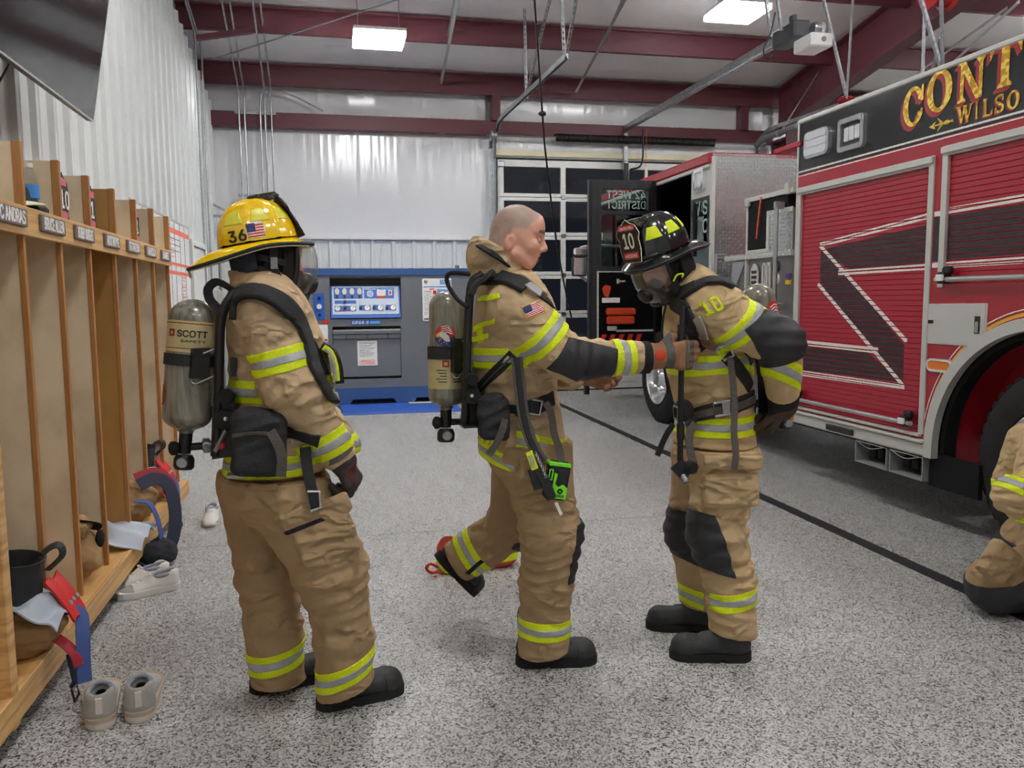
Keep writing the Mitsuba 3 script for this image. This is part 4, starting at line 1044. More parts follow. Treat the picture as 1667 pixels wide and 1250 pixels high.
part(cp, 'crown', blob((-1.19, 3.51, 1.85), (0.08, 0.075, 0.07), 0.012, 12, 3), 'cap_dark', smooth=True)
part(cp, 'brim', cat([cloth_sheet(lambda u, v: np.stack([-1.15+0.08*u*np.cos(np.pi*(v-0.5)*0.8), 3.47+0.14*(v-0.5)+0.10*u*np.cos(np.pi*(v-0.5)), 1.805+0.03*u*(1-u)+0.02*np.cos(np.pi*(v-0.5))], -1), 10, 14, 0.004)]), 'cap_pale', smooth=40)
hd = thing('cloth_hood', 'crumpled black cloth hood at the front edge of the locker shelf by the cap', 'hood')
part(hd, 'folds', blob((-1.14, 3.63, 1.81), (0.05, 0.10, 0.04), 0.025, 14, 9), 'cap_dark', smooth=True)
def shield(c, sc=1.0):
    """leather helmet front in the xz plane facing -y, centred on its foot"""
    return affinity.scale(Polygon([(-0.045,0),(0.045,0),(0.055,0.05),(0.052,0.09),(0.062,0.11),(0.045,0.14),(0.02,0.15),(0,0.165),(-0.02,0.15),(-0.045,0.14),(-0.062,0.11),(-0.052,0.09),(-0.055,0.05)]), sc, sc, origin=(0,0))
mat('leather_black', (32, 26, 26), rough=0.5)
mat('helmet_black', (18, 18, 19), rough=0.12, coat=1.0)
mat('white_thread', (226, 222, 214), rough=0.7)
mat('shield_red', (186, 48, 44), rough=0.6)
mat('pink_print', (206, 96, 120), rough=0.6)
def shelf_helmet(yc, num, lab, full):
    t = thing('helmet', lab, 'helmet')
    f = lambda q: q
    dome = trimesh.creation.icosphere(subdivisions=3); v = np.array(dome.vertices); v[:,2] = np.maximum(v[:,2], 0)
    v = v*[0.115, 0.14, 0.15]+[-1.27, yc+0.05, 1.83]
    part(t, 'shell', tm(v, dome.faces), 'helmet_black', smooth=True)
    part(t, 'brim', lathe([(0.9,0.03),(1.0,0.0),(1.28,-0.03),(1.30,-0.015),(1.0,0.03)], 28, at=(0,0,0)), 'helmet_black', smooth=40)
    k = [k_ for k_ in scene if k_.startswith(t+'__brim')][-1]
    b = lathe([(0.9,0.1),(1.0,0.0),(1.28,-0.12),(1.30,-0.05),(1.0,0.1)], 28); b.vertices = b.vertices*[0.115,0.14,0.15]+[-1.27, yc+0.05, 1.83]
    scene[k] = ply(b, 'helmet_black', smooth=40)
    s = part(t, 'front_shield', extr(shield(0, 1.25), 0.006, O=(-1.125, yc, 1.80), X=(0,1,0), Y=(0,0,1)), 'leather_black')
    part(s, 'number', text(num, 0.075, (-1.118, yc-0.045 if len(num) > 1 else yc-0.02, 1.855), (0,1,0), (0,0,1), 0.002), 'white_thread')
    part(s, 'panel', cat([extr(rrect(-0.045, 0.15, 0.045, 0.182, 0.006), 0.002, O=(-1.119, yc, 1.80), X=(0,1,0), Y=(0,0,1)), extr(rrect(-0.045, 0.012, 0.045, 0.042, 0.006), 0.002, O=(-1.119, yc, 1.80), X=(0,1,0), Y=(0,0,1))]), 'pink_print' if full else 'shield_red')
shelf_helmet(3.955, '10', 'black helmet with number 10 front on the shelf, second locker past the bottle', True)
shelf_helmet(4.39, '1', 'black helmet with number 1 front on the shelf beside the ochre divider', True)
shelf_helmet(5.33, '1', 'black helmet with number 1 front on the shelf in the locker before last', True)

# boots, trousers and braces left in the lockers
mat('lining_grey', (176, 184, 196), rough=0.7)
mat('gear_tan', proc(lambda p, n, uv: mix(srgb(168,134,92), srgb(140,108,70), fbm(p.x*14, p.y*14, p.z*14))), rough=0.85)
mat('strap_blue', (62, 82, 140), rough=0.7)
mat('strap_navy', (36, 42, 62), rough=0.75)
mat('strap_red', (150, 30, 44), rough=0.7)
mat('boot_rubber', proc(lambda p, n, uv: mix(srgb(30,31,32), srgb(46,47,48), fbm(p.x*25, p.y*25, p.z*25))), rough=0.6)
def gear_bundle(y, sc, lab, seed, boot=True, strap_out=True, dx=0.0):
    k0 = set(scene)
    made = {}
    def part(p, n, m, *a, **k):
        m.apply_translation([dx if n not in ('suspender_loop','buckle') else dx*0.4, 0, 0])
        return globals()['part'](p, n, m, *a, **k)
    t = thing('bunker_gear', lab, 'bunker gear')
    if boot:
        b = part(t, 'boot', lathe([(0.085,0.0),(0.088,0.2),(0.09,0.34),(0.095,0.36),(0.088,0.36),(0.082,0.33),(0.08,0.1),(0.0,0.08)], 24, (0.12, -0.05, 1), (-1.26, y, 0.185)), 'boot_rubber', smooth=40)
        part(b, 'pull_loop', strap(spline([(-1.17, y+0.03, 0.50), (-1.14, y+0.05, 0.545), (-1.10, y+0.06, 0.56), (-1.09, y+0.06, 0.52), (-1.14, y+0.05, 0.47)], 6), 0.04, 0.006), 'boot_rubber', smooth=40)
    n = part(t, 'trousers', blob((-1.22, y+0.0, 0.28), (0.14, 0.15*sc, 0.10), 0.045, 11, seed), 'gear_tan', smooth=True)
    part(n, 'lining', cloth_sheet(lambda u, v: np.stack([-1.30+0.24*u, y-0.16*sc+0.28*sc*v+0.03*np.sin(9*u), 0.432-0.115*(u**2)+0.020*np.sin(8*v+4*u+seed)+0.010*np.sin(15*u-6*v)], -1), 40, 40, 0.006), 'lining_grey', smooth=50)
    part(n, 'suspender_tab', cloth_sheet(lambda u, v: np.stack([-1.13+0.09*u, y-0.02+0.13*sc*v, 0.440-0.10*u-0.05*u*u+0.012*np.sin(7*v)], -1), 8, 10, 0.01), 'red_paint', smooth=50)
    part(n, 'snap', cat([lathe([(0,0.006),(0.008,0.005),(0.01,0)], 10, (1,0,0.6), (-1.06, y+0.02+0.04*i, 0.352)) for i in range(3)]), 'chrome', smooth=40)
    if strap_out:
        part(t, 'suspender', strap(spline([(-1.10, y+0.03, 0.33), (-1.04, y+0.05, 0.30), (-1.02, y+0.0, 0.23), (-1.012, y-0.04, 0.14), (-1.005, y-0.06, 0.075)], 8), 0.055, 0.004, up=(1,0,0.2)), 'strap_blue', smooth=50)
        part(t, 'suspender_loop', strap(spline([(-1.012, y-0.02, 0.17), (-0.995, y-0.045, 0.11), (-0.99, y-0.05, 0.08), (-1.0, y-0.065, 0.06)], 6), 0.055, 0.006, up=(1,0,0.2)), 'strap_navy', smooth=50)
        part(t, 'buckle', tube([(-0.992, y-0.085, 0.06), (-0.992, y-0.03, 0.06), (-0.985, y-0.03, 0.02), (-0.985, y-0.085, 0.02)], 0.005, 6, closed=True), 'black_plastic', smooth=40)
        part(t, 'red_strap', strap(spline([(-1.2, y+0.02, 0.26), (-1.1, y-0.03, 0.24), (-1.04, y-0.05, 0.19), (-1.02, y-0.06, 0.14)], 6), 0.05, 0.004), 'strap_red', smooth=50)
    return t
gear_bundle(3.215, 1.0, 'tan bunker trousers with grey lining, red tabs and black boot in the nearest locker', 1, dx=0.085)
g2 = thing('bunker_gear', 'tan bunker gear heap with black patch and boot toe in the third visible locker', 'bunker gear')
part(g2, 'trousers', blob((-1.22, 4.02, 0.31), (0.14, 0.14, 0.13), 0.05, 10, 5), 'gear_tan', smooth=True)
part(g2, 'rolled_top', blob((-1.20, 4.0, 0.44), (0.10, 0.12, 0.05), 0.04, 16, 6), 'gear_tan', smooth=True)
part(g2, 'boot', lathe([(0.08,0.0),(0.085,0.2),(0.09,0.36),(0.082,0.36),(0.078,0.1),(0,0.08)], 24, (0.25, -0.05, 1), (-1.32, 3.98, 0.28)), 'boot_rubber', smooth=40)
part(g2, 'black_patch', blob((-1.085, 4.07, 0.36), (0.016, 0.045, 0.045), 0.004, 8, 2, 2), 'matte_black', smooth=True)
part(g2, 'strap', strap(spline([(-1.15, 3.9, 0.50), (-1.1, 4.0, 0.46), (-1.1, 4.1, 0.42), (-1.13, 4.17, 0.38)], 6), 0.04, 0.005), 'matte_black', smooth=40)
g3 = thing('bunker_gear', 'grey lining sleeve and blue braces spilling over the bench edge behind white sneakers', 'bunker gear')
part(g3, 'lining', cloth_sheet(lambda u, v: np.stack([-1.30+0.30*v, 4.45+0.42*u+0.03*np.sin(8*v), 0.235+0.07*np.sin(np.pi*u)*(1-0.5*v)+0.015*np.sin(16*u+5*v)-0.05*v**3], -1), 24, 24, 0.006), 'lining_grey', smooth=50)
part(g3, 'trousers', blob((-1.18, 5.05, 0.30), (0.13, 0.17, 0.12), 0.05, 11, 8), 'gear_tan', smooth=True)
part(g3, 'suspender', strap(spline([(-1.10, 4.95, 0.42), (-1.02, 5.02, 0.44), (-0.95, 5.02, 0.38), (-0.92, 4.98, 0.22), (-0.94, 4.92, 0.08), (-1.0, 4.85, 0.05)], 8), 0.075, 0.006, up=(0,-1,0.4)), 'strap_navy', smooth=50)
part(g3, 'suspender_loop', strap(spline([(-1.10, 4.86, 0.35), (-1.03, 4.86, 0.33), (-0.985, 4.85, 0.22), (-0.965, 4.82, 0.09)], 8), 0.06, 0.006, up=(1,0,0.2)), 'strap_blue', smooth=50)
part(g3, 'red_strap', strap(spline([(-1.12, 4.98, 0.445), (-1.03, 5.045, 0.462), (-0.965, 5.04, 0.415), (-0.945, 5.02, 0.35)], 8), 0.078, 0.006, up=(0,-1,0.4)), 'strap_red', smooth=50)
part(g3, 'dark_liner', blob((-0.98, 4.78, 0.07), (0.10, 0.12, 0.07), 0.03, 12, 4), 'cap_dark', smooth=True)
gear_bundle(5.58, 1.15, 'tan bunker trousers with red tabs and blue brace in the last but one locker', 14)

# ---------------------------------------------------------------- sneakers
mat('shoe_grey', proc(lambda p, n, uv: mix(srgb(172,170,164), srgb(158,156,150), noise(p.x*300, p.y*300, p.z*300))), rough=0.75)
mat('shoe_white', (214, 212, 208), rough=0.6)
mat('shoe_sole', (206, 198, 188), rough=0.6)
mat('shoe_sole_dirty', (176, 160, 140), rough=0.7)
mat('shoe_lining', (136, 142, 156), rough=0.85)
def shoe(name, lab, group, pos, ang, right=1, laces=False, sc=1.0, mats=('shoe_grey','shoe_sole','shoe_lining'), L=0.30, wd=0.105):
    """toe along +y in its own frame, heel at the origin"""
    t = thing(name, lab, 'shoe', group)
    R = rot((0,0,1), ang)*sc; P0 = np.array(pos, float)
    F_ = Field((-0.09,-0.03,0.0), (0.09,L+0.03,0.15), 0.005)
    F_.loft([((0,0.045,0.045),0.040,0.030),((0,0.10,0.048),0.041,0.036),((0.004*right,0.17,0.040),0.047,0.036),((0.006*right,0.225,0.030),0.048,0.026),((0.004*right,0.265,0.022),0.036,0.018)], (0,0,1), k=0.02)
    F_.loft([((0,0.044,0.05),0.042,0.040),((0,0.044,0.085),0.040,0.040)], (0,1,0), k=0.02)
    F_.cap((0,0.05,0.08), (0,0.14,0.070), 0.034, 0.030, k=0.02)
    F_.ell((0,0.078,0.112), (0.0335,0.066,0.066), rot((1,0,0), -10), k=0.005, cut=True)
    F_.cap((0,0.06,0.065),(0,0.19,0.035),0.022,0.018,k=0.01,cut=True)
    F_.below(0.022)if False else F_
    up_ = F_.mesh(2)
    q, _ = clip(up_, [lambda P: P[:,2]-0.016])
    lin = lambda P: 0.039-np.sqrt((P[:,0]/0.72)**2+0*(P[:,1]))
    part(t, 'upper', xf(q, R, P0), mats[0], smooth=True)
    out = Polygon([(0.032*math.sin(a)*(1.0+0.42*(0.5-0.5*math.cos(a))), (L-0.01)/2*(1-math.cos(a))) for a in np.linspace(0, 2*np.pi, 40, endpoint=False)])
    ol = LineString([(0.004*right*math.sin(3*y_/L), y_) for y_ in np.linspace(0.036, L-0.048, 12)])
    base = unary_union([Point(0,0.040).buffer(0.042), Point(0.006*right,L-0.075).buffer(0.054), Point(0.004*right,L-0.045).buffer(0.044)]).convex_hull
    ms = [extr(base.buffer(-0.004), 0.006, O=(0,0,0)), extr(base, 0.016, O=(0,0,0.006))]
    s_ = part(t, 'sole', xf(cat(ms), R, P0), mats[1], smooth=30)
    part(s_, 'midsole', xf(extr(base.buffer(0.002), 0.013, O=(0,0,0.022)), R, P0), 'shoe_sole_dirty' if mats[1] == 'shoe_sole' else mats[1], smooth=30)
    ang_ = np.linspace(0, 2*np.pi, 30, endpoint=False)
    # collar rim padding
    col = [(0.0335*math.sin(a), 0.075-0.061*math.cos(a), 0.088+0.010*math.cos(a)*(1 if math.cos(a) > 0 else 0.2)) for a in ang_]
    part(t, 'collar', xf(tube(col, 0.008, 8, closed=True), R, P0), mats[2], smooth=True)
    part(t, 'insole', xf(extr(affinity.scale(base, 0.62, 0.80), 0.004, O=(0,0,0.03)), R, P0), mats[2])
    part(t, 'heel_tab', xf(bx(-0.010, 0.010, 0.000, 0.008, 0.05, 0.098, 0.003), R, P0), mats[1])
    if laces:
        for i in range(5):
            yy = 0.135+0.021*i; zz = 0.088-0.0085*i
            part(t, 'lace', xf(tube(spline([(-0.026,yy,zz-0.010),(-0.01,yy+0.004,zz+0.004),(0.01,yy+0.006,zz+0.004),(0.026,yy+0.01,zz-0.010)], 5), 0.0035, 6), R, P0), 'shoe_white', smooth=True)
        part(t, 'toe_cap', xf(clip(up_, [lambda P: P[:,1]-(L-0.075), lambda P: P[:,2]-0.015])[0], R, P0+np.array([0,0,0.0012])), 'shoe_grey', smooth=True)
        part(t, 'bow', xf(cat([tube(spline([(0,0.135,0.092),(0.02*s,0.15,0.105),(0.03*s,0.135,0.1),(0,0.135,0.092)], 5), 0.003, 6) for s in (-1,1)]), R, P0), 'shoe_white', smooth=True)
    else:
        part(t, 'tongue', xf(cloth_sheet(lambda u, v: np.stack([0.022*(2*v-1), 0.118+0.03*u, 0.098-0.018*u-0.006*(2*v-1)**2], -1), 5, 7, 0.006), R, P0), mats[2], smooth=40)
    return t
shoe('sneaker', 'grey slip-on sneaker near the bottom left, left one of the pair seen from behind', None, (-0.815, 2.922, 0.000), 11, -1, False, 1.16)
shoe('sneaker', 'grey slip-on sneaker near the bottom left, right one of the pair seen from behind', None, (-0.695, 2.944, 0.000), 8, 1, False, 1.16)
shoe('sneaker', 'white laced sneaker half under the bench edge, farther one of the white pair', None, (-0.875, 4.50, 0), 117, 1, True, 1.0, ('shoe_white','shoe_white','shoe_lining'))
shoe('sneaker', 'white laced sneaker beside the bench, nearer one of the white pair', None, (-0.805, 4.375, 0), 116, 1, True, 1.0, ('shoe_white','shoe_white','shoe_lining'))
shoe('sneaker', 'single beige shoe lying alone on the floor behind the yellow helmet man', None, (-0.83, 5.78, 0), 185, 1, False, 1.0, ('shoe_white','shoe_sole','shoe_lining'), L=0.27)

# ---------------------------------------------------------------- television, whiteboard, wall door
tv = thing('television', 'large black glossy television tilted forward on the upper left wall', 'television')
def tvp(y, u, d):
    """u up the screen from its lower edge, d out of the screen"""
    a = math.radians(10)
    return np.array([-1.26+u*math.sin(a)*1.0+d*math.cos(a), y, 2.44+u*math.cos(a)-d*math.sin(a)])
def tvbox(y0, y1, u0, u1, d0, d1):
    return hull_of([tvp(y, u, d) for y in (y0, y1) for u in (u0, u1) for d in (d0, d1)])
part(tv, 'case', cat([tvbox(3.0, 5.08, 0, 1.12, -0.035, -0.004), tvbox(3.5, 4.6, 0.1, 0.8, -0.075, -0.03)]), 'black_plastic')
part(tv, 'screen', tvbox(3.008, 5.072, 0.008, 1.112, -0.004, 0.0), 'tv_screen')
part(tv, 'bezel', cat([tvbox(3.0, 5.08, 0, 0.008, -0.006, 0.002), tvbox(5.072, 5.08, 0, 1.12, -0.006, 0.002)]), 'satin_alu')
part(tv, 'wall_mount', cat([bx(-1.57, -1.25, 3.9, 4.2, 2.75, 2.8), bx(-1.57, -1.2, 3.9, 4.2, 3.0, 3.05)]), 'matte_black')
part(tv, 'cable', tube(spline([(-1.40,4.1,2.75),(-1.44,4.15,2.52),(-1.5,4.35,2.40),(-1.52,4.5,2.50),(-1.5,4.6,2.62)], 8), 0.005, 6), 'black_plastic', smooth=True)
wbd = thing('whiteboard', 'white duty board with ruled columns and three salmon tape lines on the left wall', 'whiteboard')
part(wbd, 'board', bx(-1.568, -1.548, 7.2, 9.93, 1.39, 2.26, 0.004), 'white_paint')
part(wbd, 'frame', cat([bx(-1.566, -1.542, 7.2, 9.95, 2.255, 2.275), bx(-1.566, -1.542, 9.93, 9.95, 1.37, 2.275), bx(-1.566, -1.542, 7.2, 9.95, 1.365, 1.39)]), 'satin_alu')
part(wbd, 'tape_line', bx(-1.548, -1.545, 7.2, 9.9, 2.135, 2.185), 'salmon_tape')
part(wbd, 'tape_line', bx(-1.548, -1.545, 7.2, 9.9, 1.815, 1.845), 'salmon_tape')
part(wbd, 'tape_line', bx(-1.548, -1.545, 7.2, 9.9, 1.725, 1.76), 'salmon_tape')
part(wbd, 'ruled_line', cat([bx(-1.548, -1.5455, y_, y_+0.014, 1.40, 2.25) for y_ in (7.6, 8.0, 8.4, 8.8, 9.05, 9.35, 9.62)]+[bx(-1.548, -1.5455, 8.8, 9.35, z_, z_+0.008) for z_ in (1.96, 2.02, 2.08)]), 'ink_grey')
part(wbd, 'handwriting', cat([bx(-1.548, -1.5452, 9.40, 9.58, 1.42+0.035*i, 1.425+0.035*i+0.004*(i%3)) for i in range(9)]+[bx(-1.548, -1.5452, 8.84, 9.0, 1.9+0.04*i, 1.906+0.04*i) for i in range(5)]), 'salmon_tape')
d2 = struct('door_2', bx(-1.58, -1.55, 10.15, 11.1, 0.02, 2.08, 0.004), 'trim_white')
part(d2, 'frame', cat([bx(-1.58, -1.53, 10.06, 10.15, 0, 2.16, 0.004), bx(-1.58, -1.53, 11.10, 11.19, 0, 2.16, 0.004), bx(-1.58, -1.53, 10.06, 11.19, 2.09, 2.16, 0.004)]), 'trim_white')
part(d2, 'lever', cat([lathe([(0,0.01),(0.028,0.01),(0.03,0)], 14, (1,0,0), (-1.55, 10.24, 1.02)), bx(-1.53, -1.51, 10.23, 10.34, 1.01, 1.03, 0.005)]), 'steel')

# ---------------------------------------------------------------- conduits
for i, (px, bend, up) in enumerate([((-1.20), (-1.20), (-1.075)), (-1.125, -1.125, -0.985), (-0.85, -0.85, -0.75), (-0.765, -0.765, -0.67)]):
    t = solo('conduit', tube(np.vstack([[(px+0.03, 12.44, 0.3), (px, 12.44, 4.24)], spline([(px,12.44,4.28),(px+0.004,12.38,4.37),(px+0.012,12.22,4.44),(px+0.02,11.95,zb(11.95)-0.03)], 5), [(up, 9.2, zb(9.2)-0.03), (up, 8.0, zb(8.0)-0.03)]]), 0.0125, 8, up=(1,0,0)), 'galvanized', ['leftmost of four steel conduits coming down the back wall from the roof', 'second from left of four steel conduits coming down the back wall', 'third from left of four steel conduits coming down the back wall', 'rightmost of four steel conduits coming down the back wall from the roof'][i], 'conduit', smooth=40)
solo('conduit', tube(np.vstack([[(-0.90, 12.40, 0.3), (-0.91, 12.40, 4.12)], spline([(-0.91,12.40,4.15),(-0.88,12.41,4.32),(-0.72,12.44,4.38),(-0.45,12.46,4.33),(-0.05,12.47,4.14)], 6)]), 0.0125, 8, up=(0,1,0)), 'galvanized', 'bent steel conduit arching right over the girt beside the other conduits', 'conduit', smooth=40)
for j, z_ in enumerate((2.94, 4.08)):
    t = solo('strut_channel', cat([bx(-1.26, -0.70, 12.455, 12.50, z_-0.02, z_+0.02)]+[bx(-1.22+0.08*i, -1.18+0.08*i, 12.45, 12.456, z_-0.006, z_+0.006) for i in range(7)]), 'galvanized', ['slotted steel strut holding the conduits low on the back wall behind the yellow helmet', 'slotted steel strut holding the conduits on the dark red girt'][j], 'strut')
for j, yy in enumerate((11.05, 11.55)):
    solo('conduit', tube(np.vstack([[(-1.54, yy, 1.5), (-1.54, yy, 4.42)], spline([(-1.54,yy,4.46),(-1.53,yy-0.1,4.58),(-1.5,yy-0.4,4.64)], 4), [(-1.45, 8, zb(8)-0.03)]]), 0.0125, 8, up=(1,0,0)), 'galvanized', ['steel conduit on the left wall near its far corner, nearer one of two', 'steel conduit on the left wall near its far corner, farther one of two'][j], 'conduit', smooth=40)
eb = thing('electrical_box', 'grey electrical box on the left wall below the two conduits', 'electrical box')
part(eb, 'box', bx(-1.57, -1.45, 10.9+0.35, 11.75, 1.2, 1.6, 0.008), 'satin_alu')
part(eb, 'cover', bx(-1.45, -1.44, 11.27, 11.73, 1.22, 1.58, 0.004), 'satin_alu')
pp = thing('yellow_post', 'yellow post in the far left corner behind the man in the yellow helmet', 'post')
part(pp, 'post', lathe([(0.05,0),(0.05,1.72),(0.035,1.75),(0,1.76)], 16, at=(-1.17, 11.9, 0)), mat('safety_yellow', (226, 196, 40), rough=0.4), smooth=30)
part(pp, 'base_plate', bx(-1.25, -1.09, 11.82, 11.98, 0, 0.012), 'safety_yellow')
al = thing('wall_bracket', 'small galvanized bracket with a red fitting in the far left corner at head height', 'bracket')
part(al, 'angle', cat([bx(-1.57, -1.2, 12.2, 12.24, 2.60, 2.64), bar((-1.57, 12.22, 2.78), (-1.3, 12.22, 2.63), 0.03, 0.03)]), 'galvanized')
part(al, 'fitting', lathe([(0,0),(0.05,0),(0.05,0.12),(0,0.12)], 14, (1,0,0), (-1.22, 12.2, 2.62)), 'red_paint', smooth=30)

# charging cord hanging from the roof
cd = thing('power_cord', 'thin black cord hanging from the roof down past the garage door', 'power cord')
cdp = [(1.530, 6.300, 3.811), (1.598, 6.500, 3.751), (1.836, 7.200, 3.053), (1.964, 7.550, 2.693), (2.327, 8.400, 1.806), (2.895, 9.300, 0.427)]
ca, cb_ = np.array(cdp[0]), np.array(cdp[-1])
part(cd, 'cord', tube(np.vstack([[ca+[-0.05,-0.3,1.7]], spline(cdp, 6)]), 0.0085, 6), 'black_plastic', smooth=True)
part(cd, 'stop_ball', blob(np.array(cdp[2]), (0.034,0.034,0.022), 0.001, 5, 1, 2), 'black_plastic', smooth=True)
part(cd, 'plug', cat([bx(cb_[0]-0.03, cb_[0]+0.03, cb_[1]-0.03, cb_[1]+0.03, cb_[2]-0.1, cb_[2]+0.03, 0.01)]), 'black_plastic')

# hanging hoists over the truck
rh = thing('hose_reel', 'red hose reel hanging from the roof in the top right corner', 'hose reel')
rc = np.array((5.261, 6.600, 4.053))
part(rh, 'drum', lathe([(0.03,-0.12),(0.12,-0.12),(0.12,-0.105),(0.085,-0.09),(0.085,0.09),(0.12,0.105),(0.12,0.12),(0.03,0.12)], 28, (1,0.2,0), rc), mat('reel_red', (150,26,30), rough=0.5), smooth=30)
part(rh, 'bracket', cat([bx(rc[0]-0.02, rc[0]+0.02, rc[1]-0.02, rc[1]+0.02, rc[2], zb(6.6)+0.2), bx(rc[0]-0.03, rc[0]+0.03, rc[1]-0.16, rc[1]+0.16, rc[2]+0.2, rc[2]+0.24)]), 'red_oxide')
h1 = thing('hanger_angle', 'pair of perforated steel angles meeting above the truck near its front end', 'hanger')
part(h1, 'angle', perforated((4.939, 7.400, 3.329), (4.628, 7.400, 4.318)), 'galvanized')
part(h1, 'angle', perforated((4.892, 7.350, 3.344), (4.693, 7.000, 4.184), 0.028), 'galvanized')
part(h1, 'red_bundle', blob(np.array((4.926, 7.400, 3.340)), (0.075,0.075,0.04), 0.025, 30, 2), mat('red_yarn', (140,26,40), rough=0.9), smooth=True)
h2 = thing('hanger_angle', 'pair of perforated steel angles above the gold lettering, under the red hose reel', 'hanger')
part(h2, 'angle', perforated((5.156, 6.400, 3.382), (4.910, 6.400, 3.991), 0.05), 'galvanized')
part(h2, 'angle', perforated((5.088, 6.300, 3.352), (4.884, 6.100, 3.885), 0.04), 'galvanized')
part(h2, 'angle', perforated((5.433, 6.900, 3.455), (5.131, 6.400, 3.644), 0.03), 'galvanized')
h3 = thing('hanger_angle', 'single perforated steel angle just left of the angles above the gold lettering', 'hanger')
part(h3, 'angle', perforated((5.445, 7.000, 3.498), (5.435, 7.000, 4.234), 0.035), 'galvanized')
for i, (a, b, l) in enumerate([((6.543, 8.000, 3.882), (5.542, 6.000, 3.813), 'thin grey roof strut rising right above the gold lettering'), ((7.327, 9.500, 4.241), (6.785, 7.500, 4.335), 'thin grey roof strut rising right behind the perforated angles')]):
    solo('roof_strut', angle_bar(a, b, 0.03), 'steel', l, 'strut')
dc = thing('flex_duct', 'dark grey curved flexible duct above the diamond plate by the steel column', 'duct')
part(dc, 'duct', tube(spline([(6.413, 11.900, 3.761), (6.379, 11.600, 3.805), (6.400, 11.200, 3.810), (6.332, 10.600, 3.791)], 8), 0.045, 10), mat('duct_grey', (96,98,102), rough=0.5), smooth=True)
part(dc, 'hanger', cat([rod((6.400, 11.200, 3.810), (6.99, 11.2, zb(11.2)+0.05), 0.01, 6)]), 'steel')
part(dc, 'clamp', lathe([(0.05,-0.02),(0.055,-0.02),(0.055,0.02),(0.05,0.02)], 16, (0.4,-0.7,0.2), (6.403, 11.240, 3.809)), 'steel', smooth=30)

# ---------------------------------------------------------------- breathing air compressor
ac_ = thing('air_compressor', 'grey and blue breathing air compressor cabinet with gauge panel at the back wall', 'air compressor')
CY = 11.35
cx0, cx1 = -0.55, 2.12
part(ac_, 'top_cap', bx(cx0-0.02, cx1+0.02, CY-0.02, 12.5, 1.775, 1.875, 0.006), 'comp_blue')
part(ac_, 'base', cat([bx(cx0-0.01, cx1+0.01, CY-0.01, 12.45, 0.0, 0.27, 0.004)]) if False else cat([_b for _b in [extr(sbox(cx0-0.01, 0.0, cx1+0.01, 0.27).difference(unary_union([Polygon([(0.16,0.0),(0.86,0.0),(0.78,0.115),(0.24,0.115)]), Polygon([(1.02,0.0),(1.75,0.0),(1.67,0.115),(1.10,0.115)])])), 0.04, O=(0, CY+0.03, 0), X=(1,0,0), Y=(0,0,1)), bx(cx0, cx1, CY+0.6, 12.45, 0, 0.27)]]), 'comp_blue')
body = sbox(cx0, 0.27, cx1, 1.775).difference(sbox(-0.03, 1.20, 0.91, 1.76)).difference(sbox(-0.01, 0.39, 0.895, 1.10))
part(ac_, 'cabinet', cat([extr(body, 0.02, O=(0, CY+0.02, 0), X=(1,0,0), Y=(0,0,1)), bx(cx0, cx0+0.02, CY+0.02, 12.45, 0.27, 1.775), bx(cx1-0.02, cx1, CY+0.02, 12.45, 0.27, 1.775), bx(cx0, cx1, 12.43, 12.45, 0.27, 1.775), bx(-0.05, 0.93, CY+0.3, CY+0.32, 0.3, 1.77)]), 'comp_grey')
for x_ in (-0.075, 0.945, 1.075, 1.9): part(ac_, 'panel_seam', bx(x_, x_+0.006, CY+0.0012, CY+0.022, 0.28, 1.77), 'comp_dark')
part(ac_, 'recess_hood', bx(-0.03, 0.91, CY+0.02, CY+0.20, 1.74, 1.76), 'comp_dark')
# tilted gauge panel
def gp(u, v, d=0.0):
    a = math.radians(14)
    return np.array([-0.03+u, CY-0.035+v*math.sin(a)-d*math.cos(a), 1.235+v*math.cos(a)-d*math.sin(a)*-1*-1])
GU, GV, GN = np.array([1.0,0,0]), np.array([0, math.sin(math.radians(14)), math.cos(math.radians(14))]), None
GO = np.array([-0.02, CY-0.03, 1.215])
def gpan(poly, depth, z0=0.0): return extr(poly, depth, O=GO, X=GU, Y=GV, z0=z0)
gk = part(ac_, 'gauge_panel', gpan(sbox(0, 0, 0.92, 0.44), 0.012, -0.012) , 'panel_blue')
part(gk, 'panel_face', gpan(sbox(0.02, 0.05, 0.90, 0.43), 0.002), 'panel_pale')
bl = [sbox(0.04,0.265,0.42,0.415), sbox(0.44,0.265,0.84,0.415), sbox(0.05,0.195,0.33,0.24), sbox(0.05,0.09,0.33,0.165), sbox(0.37,0.10,0.52,0.175), sbox(0.55,0.10,0.69,0.175), sbox(0.72,0.10,0.86,0.175)]
part(gk, 'blue_field', cat([gpan(b_, 0.002, 0.002) for b_ in bl]), 'panel_blue')
for i in range(4): 
    c_ = (0.085+0.098*i, 0.36)
    g_ = part(gk, 'sight_glass', gpan(affinity.translate(affinity.scale(Point(0,0).buffer(0.03), 1, 1.6), *c_), 0.01, 0.004), 'satin_alu')
    part(g_, 'valve', gpan(sbox(c_[0]-0.012, c_[1]-0.09, c_[0]+0.012, c_[1]-0.045), 0.02, 0.004), 'black_plastic')
for c_, r_ in (((0.085,0.128),0.032), ((0.285,0.128),0.032), ((0.475,0.135),0.034), ((0.65,0.135),0.034), ((0.82,0.135),0.034)):
    g_ = part(gk, 'gauge', gpan(Point(*c_).buffer(r_), 0.014, 0.004), 'gauge_white')
    part(g_, 'bezel', gpan(ring(Point(*c_).buffer(r_+0.004), 0.006), 0.018, 0.004), 'steel')
    part(g_, 'needle', gpan(thick([(c_[0]-0.005,c_[1]-0.008),(c_[0]+0.012,c_[1]+0.016)], 0.004), 0.002, 0.018), 'ink_black')
